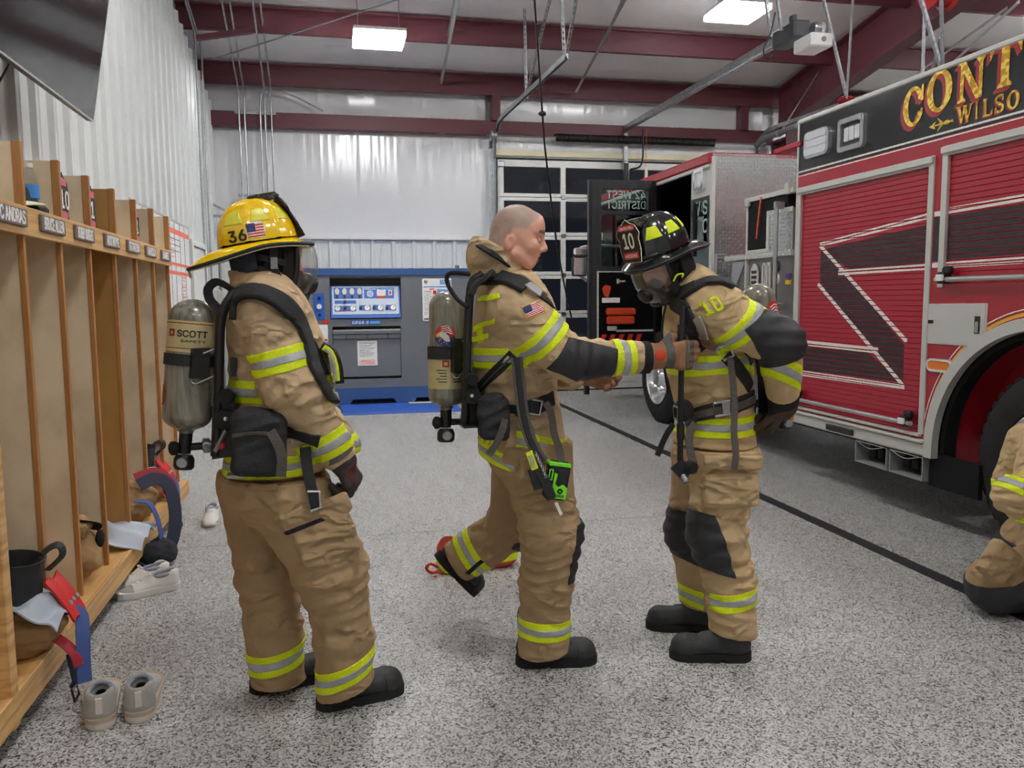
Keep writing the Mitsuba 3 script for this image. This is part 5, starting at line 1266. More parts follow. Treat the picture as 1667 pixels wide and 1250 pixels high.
for c_ in ((0.185,0.135), (0.39,0.135), (0.565,0.135), (0.74,0.135), (0.185,0.215)):
    part(gk, 'knob', gpan(Point(*c_).buffer(0.018), 0.03, 0.004), 'black_plastic')
part(gk, 'red_knob_label', gpan(sbox(0.16,0.095,0.21,0.112), 0.003, 0.004), 'red_paint')
part(gk, 'hour_label', gpan(sbox(0.61,0.30,0.73,0.385), 0.003, 0.004), 'gauge_white')
part(gk, 'red_label', gpan(sbox(0.61,0.27,0.73,0.298), 0.003, 0.004), 'red_paint')
part(gk, 'red_switch', cat([gpan(sbox(0.765,0.305,0.815,0.38), 0.003, 0.004)]), 'gauge_white')
part(gk, 'switch_rocker', gpan(sbox(0.778,0.32,0.802,0.365), 0.012, 0.006), 'red_paint')
part(gk, 'logo_wheel', cat([gpan(ring(Point(0.52,0.33).buffer(0.045), 0.012), 0.002, 0.004)]+[gpan(sbox(0.492+0.017*i, 0.295, 0.502+0.017*i, 0.365), 0.002, 0.004) for i in range(4)]), 'panel_pale')
part(gk, 'lettering', text('UNICUS II', 0.032, GO+GU*0.445+GV*0.385+np.cross(GU,GV)*0.004, GU, GV, 0.001, width=0.2), 'gauge_white')
part(gk, 'logo_plate', gpan(sbox(0.665,0.375,0.83,0.412), 0.002, 0.004), mat('logo_cyan', (90,160,220), rough=0.4))
nb = part(ac_, 'name_badge', bx(0.235, 0.63, CY-0.0115, CY-0.0015, 1.125, 1.18, 0.002), 'panel_blue')
part(nb, 'lettering', text('CFS5.5', 0.036, (0.25, CY-0.0125, 1.134), (1,0,0), (0,0,1), 0.001, width=0.22), 'gauge_white')
part(nb, 'logo_plate', bx(0.485, 0.62, CY-0.0135, CY-0.0110, 1.132, 1.172), 'logo_cyan')
fdr = part(ac_, 'fill_door', cat([bx(-0.005, 0.89, CY+0.005, CY+0.025, 0.42, 0.93, 0.003), bx(-0.005, 0.89, CY-0.03, CY+0.02, 0.93, 1.0, 0.03), bx(-0.01, 0.895, CY-0.05, CY+0.0, 0.995, 1.045, 0.015)]), 'comp_grey')
part(fdr, 'handle_bar', bx(-0.005, 0.89, CY-0.055, CY-0.03, 1.03, 1.06, 0.01), 'brushed_alu')
part(fdr, 'numeral', cat([text(c_, 0.042, (x_, CY-0.031, 0.945), (1,0,0), (0,0,1), 0.001) for c_, x_ in (('1',0.155),('2',0.43),('3',0.70))]), 'ink_black')
sh_ = part(fdr, 'instruction_sheet', bx(0.31, 0.575, CY-0.002, CY+0.004, 0.57, 0.905), 'paper')
part(sh_, 'print_lines', cat([bx(0.335, 0.55-0.03*(i%3), CY-0.0035, CY-0.001, 0.87-0.022*i, 0.876-0.022*i) for i in range(9)]), 'ink_grey')
part(sh_, 'red_print', cat([bx(0.335+0.02*(i%2), 0.55-0.02*(i%2), CY-0.0035, CY-0.001, 0.585+0.018*i, 0.593+0.018*i) for i in range(4)]), 'salmon_tape')
po = part(ac_, 'notice_sheet', bx(1.20, 1.60, CY-0.0135, CY-0.0015, 1.16, 1.735), 'paper')
part(po, 'blue_block', cat([bx(1.44, 1.595, CY-0.0155, CY-0.0125, 1.655, 1.72), bx(1.215, 1.585, CY-0.0155, CY-0.0125, 1.615, 1.632), bx(1.40, 1.585, CY-0.0155, CY-0.0125, 1.50, 1.59)]), mat('print_blue', (120,160,214), rough=0.7))
part(po, 'red_mark', cat([bx(1.345, 1.39, CY-0.0155, CY-0.0125, 1.525, 1.575), bx(1.30, 1.36, CY-0.0155, CY-0.0125, 1.585, 1.6)]), 'red_paint')
part(po, 'crest', extr(Polygon([(1.225,1.71),(1.27,1.71),(1.27,1.68),(1.2475,1.66),(1.225,1.68)]), 0.002, O=(0,CY-0.0135,0), X=(1,0,0), Y=(0,0,1)), 'ink_grey')
part(po, 'print_lines', cat([bx(1.225, 1.33-0.02*(i%3), CY-0.0155, CY-0.0125, 1.56-0.024*i, 1.565-0.024*i) for i in range(14)]+[bx(1.215, 1.55, CY-0.0155, CY-0.0125, 1.175, 1.20)]), 'ink_grey')
lp_ = part(ac_, 'side_panel', bx(-0.24, -0.105, CY-0.0135, CY-0.0015, 1.20, 1.54), 'panel_blue')
part(lp_, 'gauge', lathe([(0,0.02),(0.03,0.02),(0.036,0.012),(0.036,0)], 18, (0,-1,0), (-0.172, CY-0.0115, 1.37)), 'gauge_white', smooth=30)
part(lp_, 'knob', cat([lathe([(0,0.02),(0.02,0.02),(0.022,0)], 14, (0,-1,0), (-0.172, CY-0.0115, 1.48)), lathe([(0,0.03),(0.014,0.03),(0.018,0)], 14, (0,-1,0), (-0.172, CY-0.0115, 1.26))]), 'black_plastic', smooth=30)
part(ac_, 'warning_label', cat([bx(-0.20, -0.07, CY-0.0135, CY-0.0015, 0.90, 1.13)]), 'paper')
part(ac_, 'red_label', cat([bx(-0.14, -0.06, CY-0.0155, CY-0.0115, 1.14, 1.19), bx(-0.19, -0.08, CY-0.0155, CY-0.0115, 0.91, 0.94)]), 'red_paint')
part(ac_, 'top_knob', lathe([(0,0.05),(0.03,0.05),(0.03,0)], 14, (0,0,1), (1.72, 11.6, 1.875)), 'comp_grey', smooth=30)
mtb = thing('floor_mat', 'blue folded step mat on the floor in front of the compressor', 'mat')
part(mtb, 'slab', hull_of([(0.09,10.60,0.0),(1.6,10.60,0.0),(0.06,11.33,0.0),(1.6,11.33,0.0),(0.09,10.62,0.035),(1.6,10.62,0.035),(0.06,11.33,0.05),(1.6,11.33,0.05)]), 'mat_blue')
part(mtb, 'metal_strip', bx(0.98, 1.58, 11.16, 11.33, 0.052, 0.058), 'satin_alu')

# ---------------------------------------------------------------- people: materials
def cloth(c1, c2, f=6.0):
    return proc(lambda p, n, uv: mix(srgb(*c1), srgb(*c2), fbm(p.x*f, p.y*f, p.z*f, octaves=4))*(0.94+0.12*noise(p.x*420, p.y*420, p.z*420)))
def weave(p, n, uv):
    q = noise(p.x*5, p.y*5, p.z*5)*1.4
    r = 1-dr.abs(2*fbm(p.x*9+q, p.y*9, p.z*15+q, octaves=3)-1)
    r2 = 1-dr.abs(2*fbm(p.x*17+31, p.y*17-q, p.z*11, octaves=2)-1)
    return r*r*r*0.020+r2*r2*r2*0.007+noise(p.x*260, p.y*260, p.z*260)*0.0006
mat('coat_tan', cloth((202,175,138), (180,153,117)), rough=0.85, sheen=0.2, bump=proc(weave), bump_scale=1.0)
mat('coat_light', cloth((207,180,137), (185,157,114)), rough=0.85, sheen=0.2, bump=proc(weave), bump_scale=1.0)
mat('trouser_tan', cloth((178,150,113), (152,125,90), 4.0), rough=0.85, sheen=0.2, bump=proc(weave), bump_scale=1.0)
mat('trouser_light', cloth((198,170,128), (174,146,106), 4.0), rough=0.85, sheen=0.2, bump=proc(weave), bump_scale=1.0)
mat('lime', proc(lambda p, n, uv: mix(srgb(226,240,16), srgb(208,224,10), noise(p.x*150, p.y*150, p.z*150))), rough=0.6)
mat('silver_trim', proc(lambda p, n, uv: mix(srgb(176,178,178), srgb(158,160,162), noise(p.x*60, p.y*60, p.z*60))), rough=0.45, metal=0.1)
mat('pad_black', proc(lambda p, n, uv: mix(srgb(30,30,33), srgb(44,44,47), fbm(p.x*30, p.y*30, p.z*30))), rough=0.6)
mat('strap_black', proc(lambda p, n, uv: mix(srgb(26,26,28), srgb(42,42,44), noise(p.x*220, p.y*220, p.z*220))), rough=0.75)
mat('strap_grey', proc(lambda p, n, uv: mix(srgb(92,86,80), srgb(70,66,62), noise(p.x*220, p.y*220, p.z*220))), rough=0.75)
mat('hood_black', proc(lambda p, n, uv: mix(srgb(20,20,23), srgb(32,32,36), fbm(p.x*30, p.y*30, p.z*30))), rough=0.9)
mat('skin', proc(lambda p, n, uv: mix(srgb(224,174,150), srgb(210,146,126), fbm(p.x*22, p.y*22, p.z*22, octaves=4))), rough=0.45, spec=0.4)
mat('lips', (176,104,96), rough=0.4)
HC2 = (0.686, 3.080, 1.697)
def stubble_fn(p, n, uv):
    x, z = p.x-HC2[0], p.z-HC2[2]
    y = dr.abs(p.y-HC2[1])
    zb_ = -0.006-0.070*smoothstep(0.030, 0.062, -x)
    xf_ = dr.minimum(0.004+0.95*dr.maximum(z, -0.01), 0.062)
    m = smoothstep(0.0, 0.026, z-zb_-0.006+0.006*noise(p.x*140, p.y*140, p.z*140))*(1-smoothstep(0.0, 0.026, x-xf_+0.006*noise(p.x*90, p.y*90, p.z*90)))
    sk = mix(srgb(224,174,150), srgb(210,146,126), fbm(p.x*22, p.y*22, p.z*22, octaves=4))
    st = mix(srgb(184,154,138), srgb(146,124,112), fbm(p.x*34, p.y*34, p.z*34, octaves=3))*(0.88+0.24*noise(p.x*900, p.y*900, p.z*900))
    return sk*(1-m)+st*m
mat('stubble', proc(stubble_fn), rough=0.5)
mat('brow_brown', (134,100,82), rough=0.9)
mat('eye_white', (220,214,208), rough=0.2)
mat('iris_dark', (40,32,28), rough=0.1)
mat('glove_brown', proc(lambda p, n, uv: mix(srgb(156,112,80), srgb(128,90,62), fbm(p.x*40, p.y*40, p.z*40))), rough=0.7)
mat('glove_grey', proc(lambda p, n, uv: mix(srgb(96,94,90), srgb(74,72,70), fbm(p.x*50, p.y*50, p.z*50))), rough=0.75)
mat('glove_dark', proc(lambda p, n, uv: mix(srgb(66,58,56), srgb(44,38,38), fbm(p.x*40, p.y*40, p.z*40))), rough=0.7)
mat('glove_maroon', proc(lambda p, n, uv: mix(srgb(92,44,42), srgb(70,32,32), fbm(p.x*40, p.y*40, p.z*40))), rough=0.7)
mat('glove_umber', proc(lambda p, n, uv: mix(srgb(78,58,44), srgb(52,38,30), fbm(p.x*40, p.y*40, p.z*40))), rough=0.75)
mat('helmet_yellow', (244,200,10), rough=0.14, coat=1.0)
mat('helmet_rim', (26,28,34), rough=0.45)
mat('brim_cream', (216,206,160), rough=0.5)
mat('reflect_yellow', (226,216,60), rough=0.35)
mat('camo', proc(lambda p, n, uv: mix(srgb(84,78,60), srgb(36,34,28), smoothstep(0.42, 0.55, noise(p.x*110, p.y*110, p.z*110)))), rough=0.8)
mat('tank_grey', proc(lambda p, n, uv: mix(srgb(142,138,122), srgb(86,84,76), smoothstep(0.25, 0.8, fbm(p.x*60+p.z*3, p.y*60, p.z*5, octaves=4)))), rough=0.22, coat=0.6)
mat('tank_label', proc(lambda p, n, uv: mix(srgb(196,182,136), srgb(176,162,116), fbm(p.x*30, p.y*30, p.z*30))), rough=0.4)
mat('tank_red', (150, 44, 36), rough=0.4)
mat('flag_blue', (52, 56, 110), rough=0.7)
mat('flag_red', (196, 60, 56), rough=0.7)
mat('flag_white', (230, 224, 218), rough=0.7)
mat('patch_gold', (222, 180, 90), rough=0.7)
mat('green_neon', (120, 232, 30), rough=0.45)
scene['mask_lens'] = {'type': 'blendbsdf', 'weight': {'type': 'rgb', 'value': 0.05}, 'a': {'type': 'thindielectric', 'int_ior': 1.58, 'specular_transmittance': {'type': 'rgb', 'value': [0.86, 0.86, 0.84]}}, 'b': {'type': 'twosided', 'bsdf': {'type': 'diffuse', 'reflectance': {'type': 'rgb', 'value': [0.6, 0.6, 0.58]}}}}

def unit(v): v = np.asarray(v, float); return v/np.linalg.norm(v)
def between(a, b, t): return np.asarray(a, float)*(1-t)+np.asarray(b, float)*t

def drape(F_, pts, dirn=(0,1,0), lift=0.006, start=0.6):
    """lay points onto the cloth: each point slides along dirn onto the surface of the field"""
    d = unit(dirn); out = []; nrm = []
    def val(P):
        q = (np.asarray(P)-F_.lo)/F_.h
        i = np.clip(np.round(q).astype(int), 0, np.array(F_.n)-1)
        i0 = np.clip(np.floor(q).astype(int), 0, np.array(F_.n)-2); t = np.clip(q-i0, 0, 1)
        r = 0
        for a in (0,1):
            for b in (0,1):
                for c in (0,1):
                    r += F_.v[i0[0]+a, i0[1]+b, i0[2]+c]*(t[0] if a else 1-t[0])*(t[1] if b else 1-t[1])*(t[2] if c else 1-t[2])
        return r
    for p in pts:
        p = np.asarray(p, float); s0 = p-d*start; hit = p
        for k in range(260):
            q = s0+d*(k*start*2/260)
            if (q < F_.lo).any() or (q > F_.lo+F_.h*(np.array(F_.n)-1)).any(): continue
            if val(q) < lift:
                hit = q; break
        e = 0.004
        g = np.array([val(hit+e*np.eye(3)[k])-val(hit-e*np.eye(3)[k]) for k in range(3)])
        out.append(hit); nrm.append(g/(np.linalg.norm(g)+1e-9))
    return np.array(out), np.array(nrm)

def strap_on(F_, pts, w, th, n=6, dirn=(0,1,0), lift=None, smooth_it=2):
    p = spline(pts, n)
    q, nn = drape(F_, p, dirn, th*0.5 if lift is None else lift)
    for _ in range(smooth_it):
        q[1:-1] = 0.25*q[:-2]+0.5*q[1:-1]+0.25*q[2:]
        nn[1:-1] = 0.25*nn[:-2]+0.5*nn[1:-1]+0.25*nn[2:]
    return strap(q, w, th, normals=nn)

def trim_band(parent, name, mesh, p, n, near_f, w=0.076, lift=0.003):
    n = unit(n)
    k = part(parent, name, shell(mesh, slab_fields(p, n, 0, w, near_f), lift), 'lime', smooth=True)
    m2 = shell(mesh, slab_fields(p, n, w*0.33, w*0.67, near_f), lift+0.0018)
    if m2 is not None: part(k, 'silver_stripe', m2, 'silver_trim', smooth=True)
    return k

def hand(F_, wrist, d, back, thumb, curl=(25, 30, 20), spread=0.0, size=1.0, thumb_curl=0.5, r=0.0125, k=0.006):
    """palm and five separate gloved fingers; d = wrist to knuckles, back = out of the back of the hand, thumb = towards the thumb side"""
    d, b = unit(d), unit(back); t = unit(thumb-np.dot(thumb, d)*d); b = unit(np.cross(d, t)) * (1 if np.dot(np.cross(d, t), b) > 0 else -1)
    w = np.asarray(wrist, float); S = size
    kn = []
    for i, off in enumerate((0.036, 0.012, -0.012, -0.035)):
        kn.append(w+d*S*(0.098, 0.102, 0.098, 0.088)[i]+t*S*off)
    F_.cap(w-d*0.02, w+d*0.03*S, 0.036*S, 0.036*S, k=0.02)
    for q in kn: F_.cap(w+d*0.02*S+(q-w-d*0.1*S)*0.4, q, 0.019*S, 0.0165*S, k=0.014)
    lens = ((0.044,0.027,0.022),(0.049,0.031,0.023),(0.045,0.029,0.022),(0.036,0.022,0.020))
    for i, q in enumerate(kn):
        p, a = q.copy(), 0.0
        sp = math.radians(spread*(1.5-i))
        for j, L in enumerate(lens[i]):
            a += math.radians(curl[j]*(1+0.08*i))
            dd = unit((d*math.cos(sp)+t*math.sin(sp))*math.cos(a)-b*math.sin(a))
            p2 = p+dd*L*S
            F_.cap(p, p2, r*S*(1.08-0.08*j), r*S*(1.0-0.08*j), k=k)
            p = p2
    tp = w+d*0.025*S+t*0.034*S-b*0.006*S
    dd = unit(d*0.75+t*0.65-b*0.25)
    p2 = tp+dd*0.045*S; F_.cap(tp, p2, 0.018*S, 0.0145*S, k=0.012)
    dd2 = unit(d*0.95+t*(0.35-0.5*thumb_curl)-b*(0.25+0.4*thumb_curl))
    p3 = p2+dd2*0.034*S; F_.cap(p2, p3, 0.0145*S, 0.0135*S, k=k)
    F_.cap(p3, p3+unit(dd2-b*0.3)*0.024*S, 0.0135*S, 0.0115*S, k=k)
    return kn

def boot(parent, heel, toe, z=0.0, pitch=0.0, shaft=0.2, frame=None):
    """rubber fire boot; heel and toe on the floor"""
    heel, toe = np.array(heel, float), np.array(toe, float)
    f = unit(np.array([toe[0]-heel[0], toe[1]-heel[1], 0])); L = 0.325
    s = np.array([f[1], -f[0], 0]); u = np.array([0,0,1.0])
    if pitch:
        c_, s_ = math.cos(math.radians(pitch)), math.sin(math.radians(pitch))
        f, u = f*c_-u*s_, u*c_+f*s_
    if frame is not None:
        f, u = unit(frame[0]), unit(frame[1]); s = np.cross(f, u)
    B = np.stack([s, f, u], 1)
    F_ = Field((-0.09, -0.05, -0.005), (0.09, L+0.05, shaft+0.03), 0.006)
    F_.loft([((0,0.055,0.055),0.048,0.050),((0,0.12,0.060),0.050,0.062),((0,0.19,0.050),0.054,0.052),((0,0.25,0.044),0.054,0.044),((0,0.278,0.040),0.046,0.036)], (0,0,1), k=0.02)
    F_.loft([((0,0.075,0.07),0.056,0.062),((0,0.078,0.13),0.058,0.066),((0,0.078,shaft),0.062,0.07)], (0,1,0), k=0.03)
    F_.ell((0,0.262,0.05), (0.052,0.055,0.045), k=0.02)
    F_.folds([((0,0.19,0.09), (0,1,0.3), 0.03, 0.002, 0.06)], 0.0015, 16)
    m = F_.mesh(2)
    m, _ = clip(m, [lambda P: P[:,2]-0.012])
    base = unary_union([Point(0,0.055).buffer(0.054), Point(0,0.25).buffer(0.060), Point(0,0.275).buffer(0.054)]).convex_hull
    waist = base.difference(sbox(-0.1,0.115,0.1,0.13))
    k = part(parent, 'boot', xf(m, B, heel), 'boot_rubber', smooth=True)
    so = cat([extr(base, 0.022, O=(0,0,0.012)), extr(sbox(-0.2,0.135,0.2,0.4).intersection(base), 0.012), extr(sbox(-0.2,-0.1,0.2,0.115).intersection(base), 0.012)])
    part(k, 'sole', xf(so, B, heel), 'rubber', smooth=30)
    cap_ = shell(m, [lambda P: P[:,1]-0.245, lambda P: 0.085-P[:,2], lambda P: P[:,2]-0.03], 0.003)
    part(k, 'toe_guard', xf(cap_, B, heel), 'boot_rubber', smooth=True)
    return k

def flag(parent, mesh, O, X, Y, w, h, extra, lift=0.003):
    """stitched flag patch pressed on the cloth in the plane O, X, Y (lower left corner)"""
    def region(x0, x1, y0, y1): return in_poly(O, X, Y, [(x0,y0),(x1,y0),(x1,y1),(x0,y1)])+extra
    base = shell(mesh, region(-0.004, w+0.004, -0.004, h+0.004), lift)
    if base is None: return
    k = part(parent, 'flag_patch', base, 'patch_gold', smooth=True)
    wt = shell(mesh, region(0, w, 0, h), lift+0.0008)
    if wt is not None: part(k, 'field', wt, 'flag_white', smooth=True)
    rs = [shell(mesh, region(0, w, h*i/7, h*(i+0.5)/7), lift+0.0014) for i in range(7)]
    rs = [r_ for r_ in rs if r_ is not None]
    if rs: part(k, 'stripes', cat(rs), 'flag_red', smooth=True)
    c = shell(mesh, region(0, w*0.42, h*0.46, h), lift+0.002)
    if c is not None: part(k, 'canton', c, 'flag_blue', smooth=True)

def head(c, f, u, turn=0):
    """sculpted head; c = centre of the skull, f = the way the face looks, u = up. returns the mesh and its frame"""
    f = unit(f); u = unit(np.asarray(u, float)-np.dot(u, f)*f); s = np.cross(u, f)
    B = np.stack([f, s, u], 1)
    F_ = Field((-0.13,-0.11,-0.24), (0.15,0.11,0.13), 0.004)
    F_.ell((-0.003,0,0.006), (0.096,0.076,0.098), k=0.01)
    F_.ell((0.030,0,-0.045), (0.062,0.062,0.070), k=0.03)
    F_.ell((0.030,0,-0.080), (0.050,0.050,0.050), k=0.025)
    F_.ell((0.055,0,-0.110), (0.020,0.022,0.018), k=0.018)
    F_.ell((0.075,0,0.030), (0.024,0.055,0.040), k=0.03)
    for q in (-1, 1):
        F_.cap((0.086,q*0.014,0.008), (0.070,q*0.050,0.006), 0.010, 0.009, k=0.012)
        F_.ell((0.086,q*0.033,-0.026), (0.014,0.018,0.012), k=0.012, cut=True)
        F_.ell((0.070,q*0.033,-0.027), (0.012,0.014,0.010), k=0.006)
        F_.ell((0.060,q*0.048,-0.050), (0.022,0.016,0.020), k=0.02)
        F_.cap((0.004,q*0.060,-0.085), (0.052,q*0.030,-0.118), 0.020, 0.016, k=0.02)
        F_.ell((-0.022,q*0.080,-0.043), (0.018,0.007,0.030), rot((0,1,0), 12)@rot((0,0,1), q*-18), k=0.005)
        F_.ell((-0.016,q*0.0885,-0.041), (0.0095,0.0075,0.018), rot((0,0,1), q*-18), k=0.003, cut=True)
        F_.ell((0.092,q*0.014,-0.060), (0.011,0.008,0.008), k=0.006)
    F_.cap((0.088,0,-0.006), (0.106,0,-0.050), 0.009, 0.0125, k=0.010)
    F_.ell((0.104,0,-0.054), (0.012,0.012,0.010), k=0.008)
    F_.cap((0.084,-0.016,-0.080), (0.084,0.016,-0.080), 0.0085, 0.0085, k=0.006)
    F_.cap((0.078,-0.015,-0.097), (0.078,0.015,-0.097), 0.009, 0.009, k=0.006)
    F_.cap((0.090,-0.017,-0.088), (0.090,0.017,-0.088), 0.004, 0.004, k=0.004, cut=True)
    F_.cap((-0.030,0,-0.06), (-0.055,0,-0.20), 0.062, 0.062, k=0.03)
    F_.ell((-0.055,0,-0.05), (0.045,0.055,0.05), k=0.03)
    m = F_.mesh(1)
    return F_, m, B, np.asarray(c, float)

def wrap_text(s, h, C, axis, r, phi_c, zc, f0, lift=0.001, width=None, bold=True, mirror=False):
    """lettering bent round a cylinder about axis through C; phi measured from direction f0; reads towards increasing phi seen from outside"""
    m = meshkit.text_mesh(s, h, 0.001, bold)
    v = m.vertices.copy(); v[:,0] -= v[:,0].min()
    if width: v[:,0] *= width/v[:,0].max()
    v[:,0] -= v[:,0].max()/2
    return bend(m, v, C, axis, r, phi_c, zc, f0, lift)
def bend(m, v, C, axis, r, phi_c, zc, f0, lift):
    a = unit(axis); f = unit(np.asarray(f0, float)-np.dot(f0, a)*a); g = np.cross(a, f)
    ph = phi_c+v[:,0]/r; rr = r+lift+v[:,2]
    V = np.asarray(C)+rr[:,None]*(np.cos(ph)[:,None]*f+np.sin(ph)[:,None]*g)+(zc+v[:,1])[:,None]*a
    return tm(V, m.faces)
def flat_on_tank(poly, C, axis, r, phi_c, zc, f0, lift=0.001, th=0.0008):
    q = poly.segmentize(0.006) if hasattr(poly, 'segmentize') else poly
    m = extr(q, th)
    m = m.subdivide()
    return bend(m, np.array(m.vertices), C, axis, r, phi_c, zc, f0, lift)

def tank(t, bot, top, r, f0, text_phi=None, eagle_phi=None, strap_z=0.55, label=(0.58, 0.80), word=None):
    """composite air cylinder standing valve down between bot and top; f0 = direction of the wearer's back"""
    bot, top = np.array(bot, float), np.array(top, float); L = np.linalg.norm(top-bot); a = (top-bot)/L
    prof = [(0.018,-0.03),(0.022,-0.005),(0.028,0.004)]+[(r*math.sin(q), r*0.62*(1-math.cos(q))+0.004) for q in np.linspace(0.4, math.pi/2, 7)]
    prof += [(r, L-r*0.9)]+[(r*math.cos(q), L-r*0.9+r*0.9*math.sin(q)) for q in np.linspace(0.15, math.pi/2, 9)]
    prof[-1] = (0.0, prof[-1][1])
    k = part(t, 'air_cylinder', lathe(prof, 40, a, bot), 'tank_grey', smooth=50)
    part(k, 'label_band', lathe([(r+0.0004, L*label[0]),(r+0.001, L*label[0]+0.001),(r+0.001, L*label[1]),(r+0.0004, L*label[1]+0.001)], 40, a, bot), 'tank_label', smooth=40)
    return k, bot, a, L

def valve(t, bot, a, s):
    k = part(t, 'valve', cat([lathe([(0.0,-0.075),(0.020,-0.075),(0.022,-0.03),(0.022,0.0)], 20, a, bot), lathe([(0,-0.13),(0.028,-0.13),(0.034,-0.122),(0.034,-0.095),(0.026,-0.08),(0.0,-0.08)], 12, a, bot), rod(bot-a*0.055, bot-a*0.055+s*0.06, 0.013, 12)]), 'black_plastic', smooth=35)
    part(k, 'knob', lathe([(0.0,0.0),(0.018,0.002),(0.024,0.012),(0.024,0.026),(0.012,0.034),(0.0,0.034)], 8, -s, bot-a*0.055-s*0.018), 'rubber', smooth=30)
    part(k, 'gauge', lathe([(0,0.012),(0.016,0.012),(0.019,0.006),(0.019,0)], 16, (0,-1,0), bot-a*0.10-np.array([0,0.036,0])), 'steel', smooth=30)
    part(k, 'coupling', cat([rod(bot-a*0.055+s*0.055, bot-a*0.055+s*0.105, 0.018, 12), lathe([(0.012,0),(0.026,0.0),(0.026,0.02),(0.012,0.02)], 14, s, bot-a*0.055+s*0.06)]), 'steel', smooth=35)
    return k

def helmet(t, c, f, u, shell_mat, rim_mat, ref_mat, under_mat):
    """traditional fire helmet; returns its key and a local to world function"""
    f = unit(f); u = unit(np.asarray(u, float)-np.dot(u, f)*f); s = np.cross(u, f)
    B = np.stack([f, s, u], 1); c = np.asarray(c, float)
    W = lambda m: xf(m, B, c)
    n1, n2 = 72, 26
    th = np.linspace(0, 2*np.pi, n1, endpoint=False); ph = np.linspace(0.0, np.pi/2, n2)
    V = []
    for p in ph:
        for q in th:
            rr = math.cos(p)**0.86
            rib = 0.0075*sum(math.exp(-((math.remainder(q-(i+0.5)*math.pi/4, 2*math.pi))/0.05)**2) for i in range(8))*(1-(2*p/np.pi)**6)
            V.append([math.cos(q)*rr*(0.132+rib), math.sin(q)*rr*(0.110+rib), 0.148*math.sin(p)**0.95+rib*0.5])
    F_ = []
    for i in range(n2-1):
        for j in range(n1):
            a, b = i*n1+j, i*n1+(j+1)%n1
            F_ += [[a,b,b+n1],[a,b+n1,a+n1]]
    dome = tm(V, F_)
    k = part(t, 'helmet', W(dome), shell_mat, smooth=True)
    def brim(e0, e1, z0, z1):
        vv, ff = [], []
        m_ = 6
        for lay in (0, 1):
            for i in range(m_):
                w = e0+(e1-e0)*i/(m_-1)
                for q in th:
                    back = max(0, -math.cos(q))**1.5; frt = max(0, math.cos(q))**2
                    ext = 0.030+0.085*back+0.018*frt
                    rx, ry = 0.130+ext*w, 0.108+(0.036)*w
                    z = -0.006-0.020*w*(1-back)-0.040*back*w*w-0.006*w - (0.006 if lay else 0)
                    z += 0.012*w*abs(math.sin(q))**3
                    vv.append([math.cos(q)*rx, math.sin(q)*ry, z])
        o = m_*n1
        for i in range(m_-1):
            for j in range(n1):
                a, b = i*n1+j, i*n1+(j+1)%n1
                ff += [[a,a+n1,b+n1],[a,b+n1,b],[o+a,o+b+n1,o+a+n1],[o+a,o+b,o+b+n1]]
        for j in range(n1):
            a, b = (m_-1)*n1+j, (m_-1)*n1+(j+1)%n1
            ff += [[a,o+a,o+b],[a,o+b,b]]
        return tm(vv, ff)
    bm = brim(-0.25, 1.0, 0, 0)
    part(k, 'brim', W(bm), shell_mat, smooth=40)
    vv = []
    for q in th:
        back = max(0, -math.cos(q))**1.5; frt = max(0, math.cos(q))**2
        ext = 0.030+0.085*back+0.018*frt
        vv.append([math.cos(q)*(0.130+ext), math.sin(q)*0.144, -0.006-0.020*(1-back)-0.040*back-0.006-0.003+0.012*abs(math.sin(q))**3])
    part(k, 'rim', W(tube(vv, 0.0062, 8, closed=True, up=(0,0,1))), rim_mat, smooth=True)
    un = brim(0.02, 0.97, 0, 0); un.vertices[:,2] -= 0.0075
    part(k, 'brim_underside', W(un), under_mat, smooth=40)
    for i in range(8):
        a = (i)*math.pi/4
        if abs(math.cos(a)) > 0.95: continue
        X = np.array([-math.sin(a), math.cos(a), 0]); 
        O = np.array([math.cos(a)*0.12, math.sin(a)*0.10, 0])
        m = shell(dome, in_poly(O, X, (0,0,1), [(-0.034,0.062),(0.034,0.062),(0.018,0.106),(-0.018,0.106)])+[lambda P, a=a: P[:,0]*math.cos(a)+P[:,1]*math.sin(a)], 0.0015)
        if m is not None: part(k, 'reflector', W(m), ref_mat, smooth=True)
    part(k, 'inner_band', W(lathe([(0.92,-0.035),(1.0,-0.035),(1.0,0.02),(0.92,0.02)], 32)) if False else W(tm(np.array(lathe([(0.92,-0.3),(0.98,-0.3),(0.98,0.15),(0.92,0.15)], 32).vertices)*[0.122,0.10,0.12], lathe([(0.92,-0.3),(0.98,-0.3),(0.98,0.15),(0.92,0.15)], 32).faces)), 'hood_black', smooth=40)
    return k, W, B, c, dome

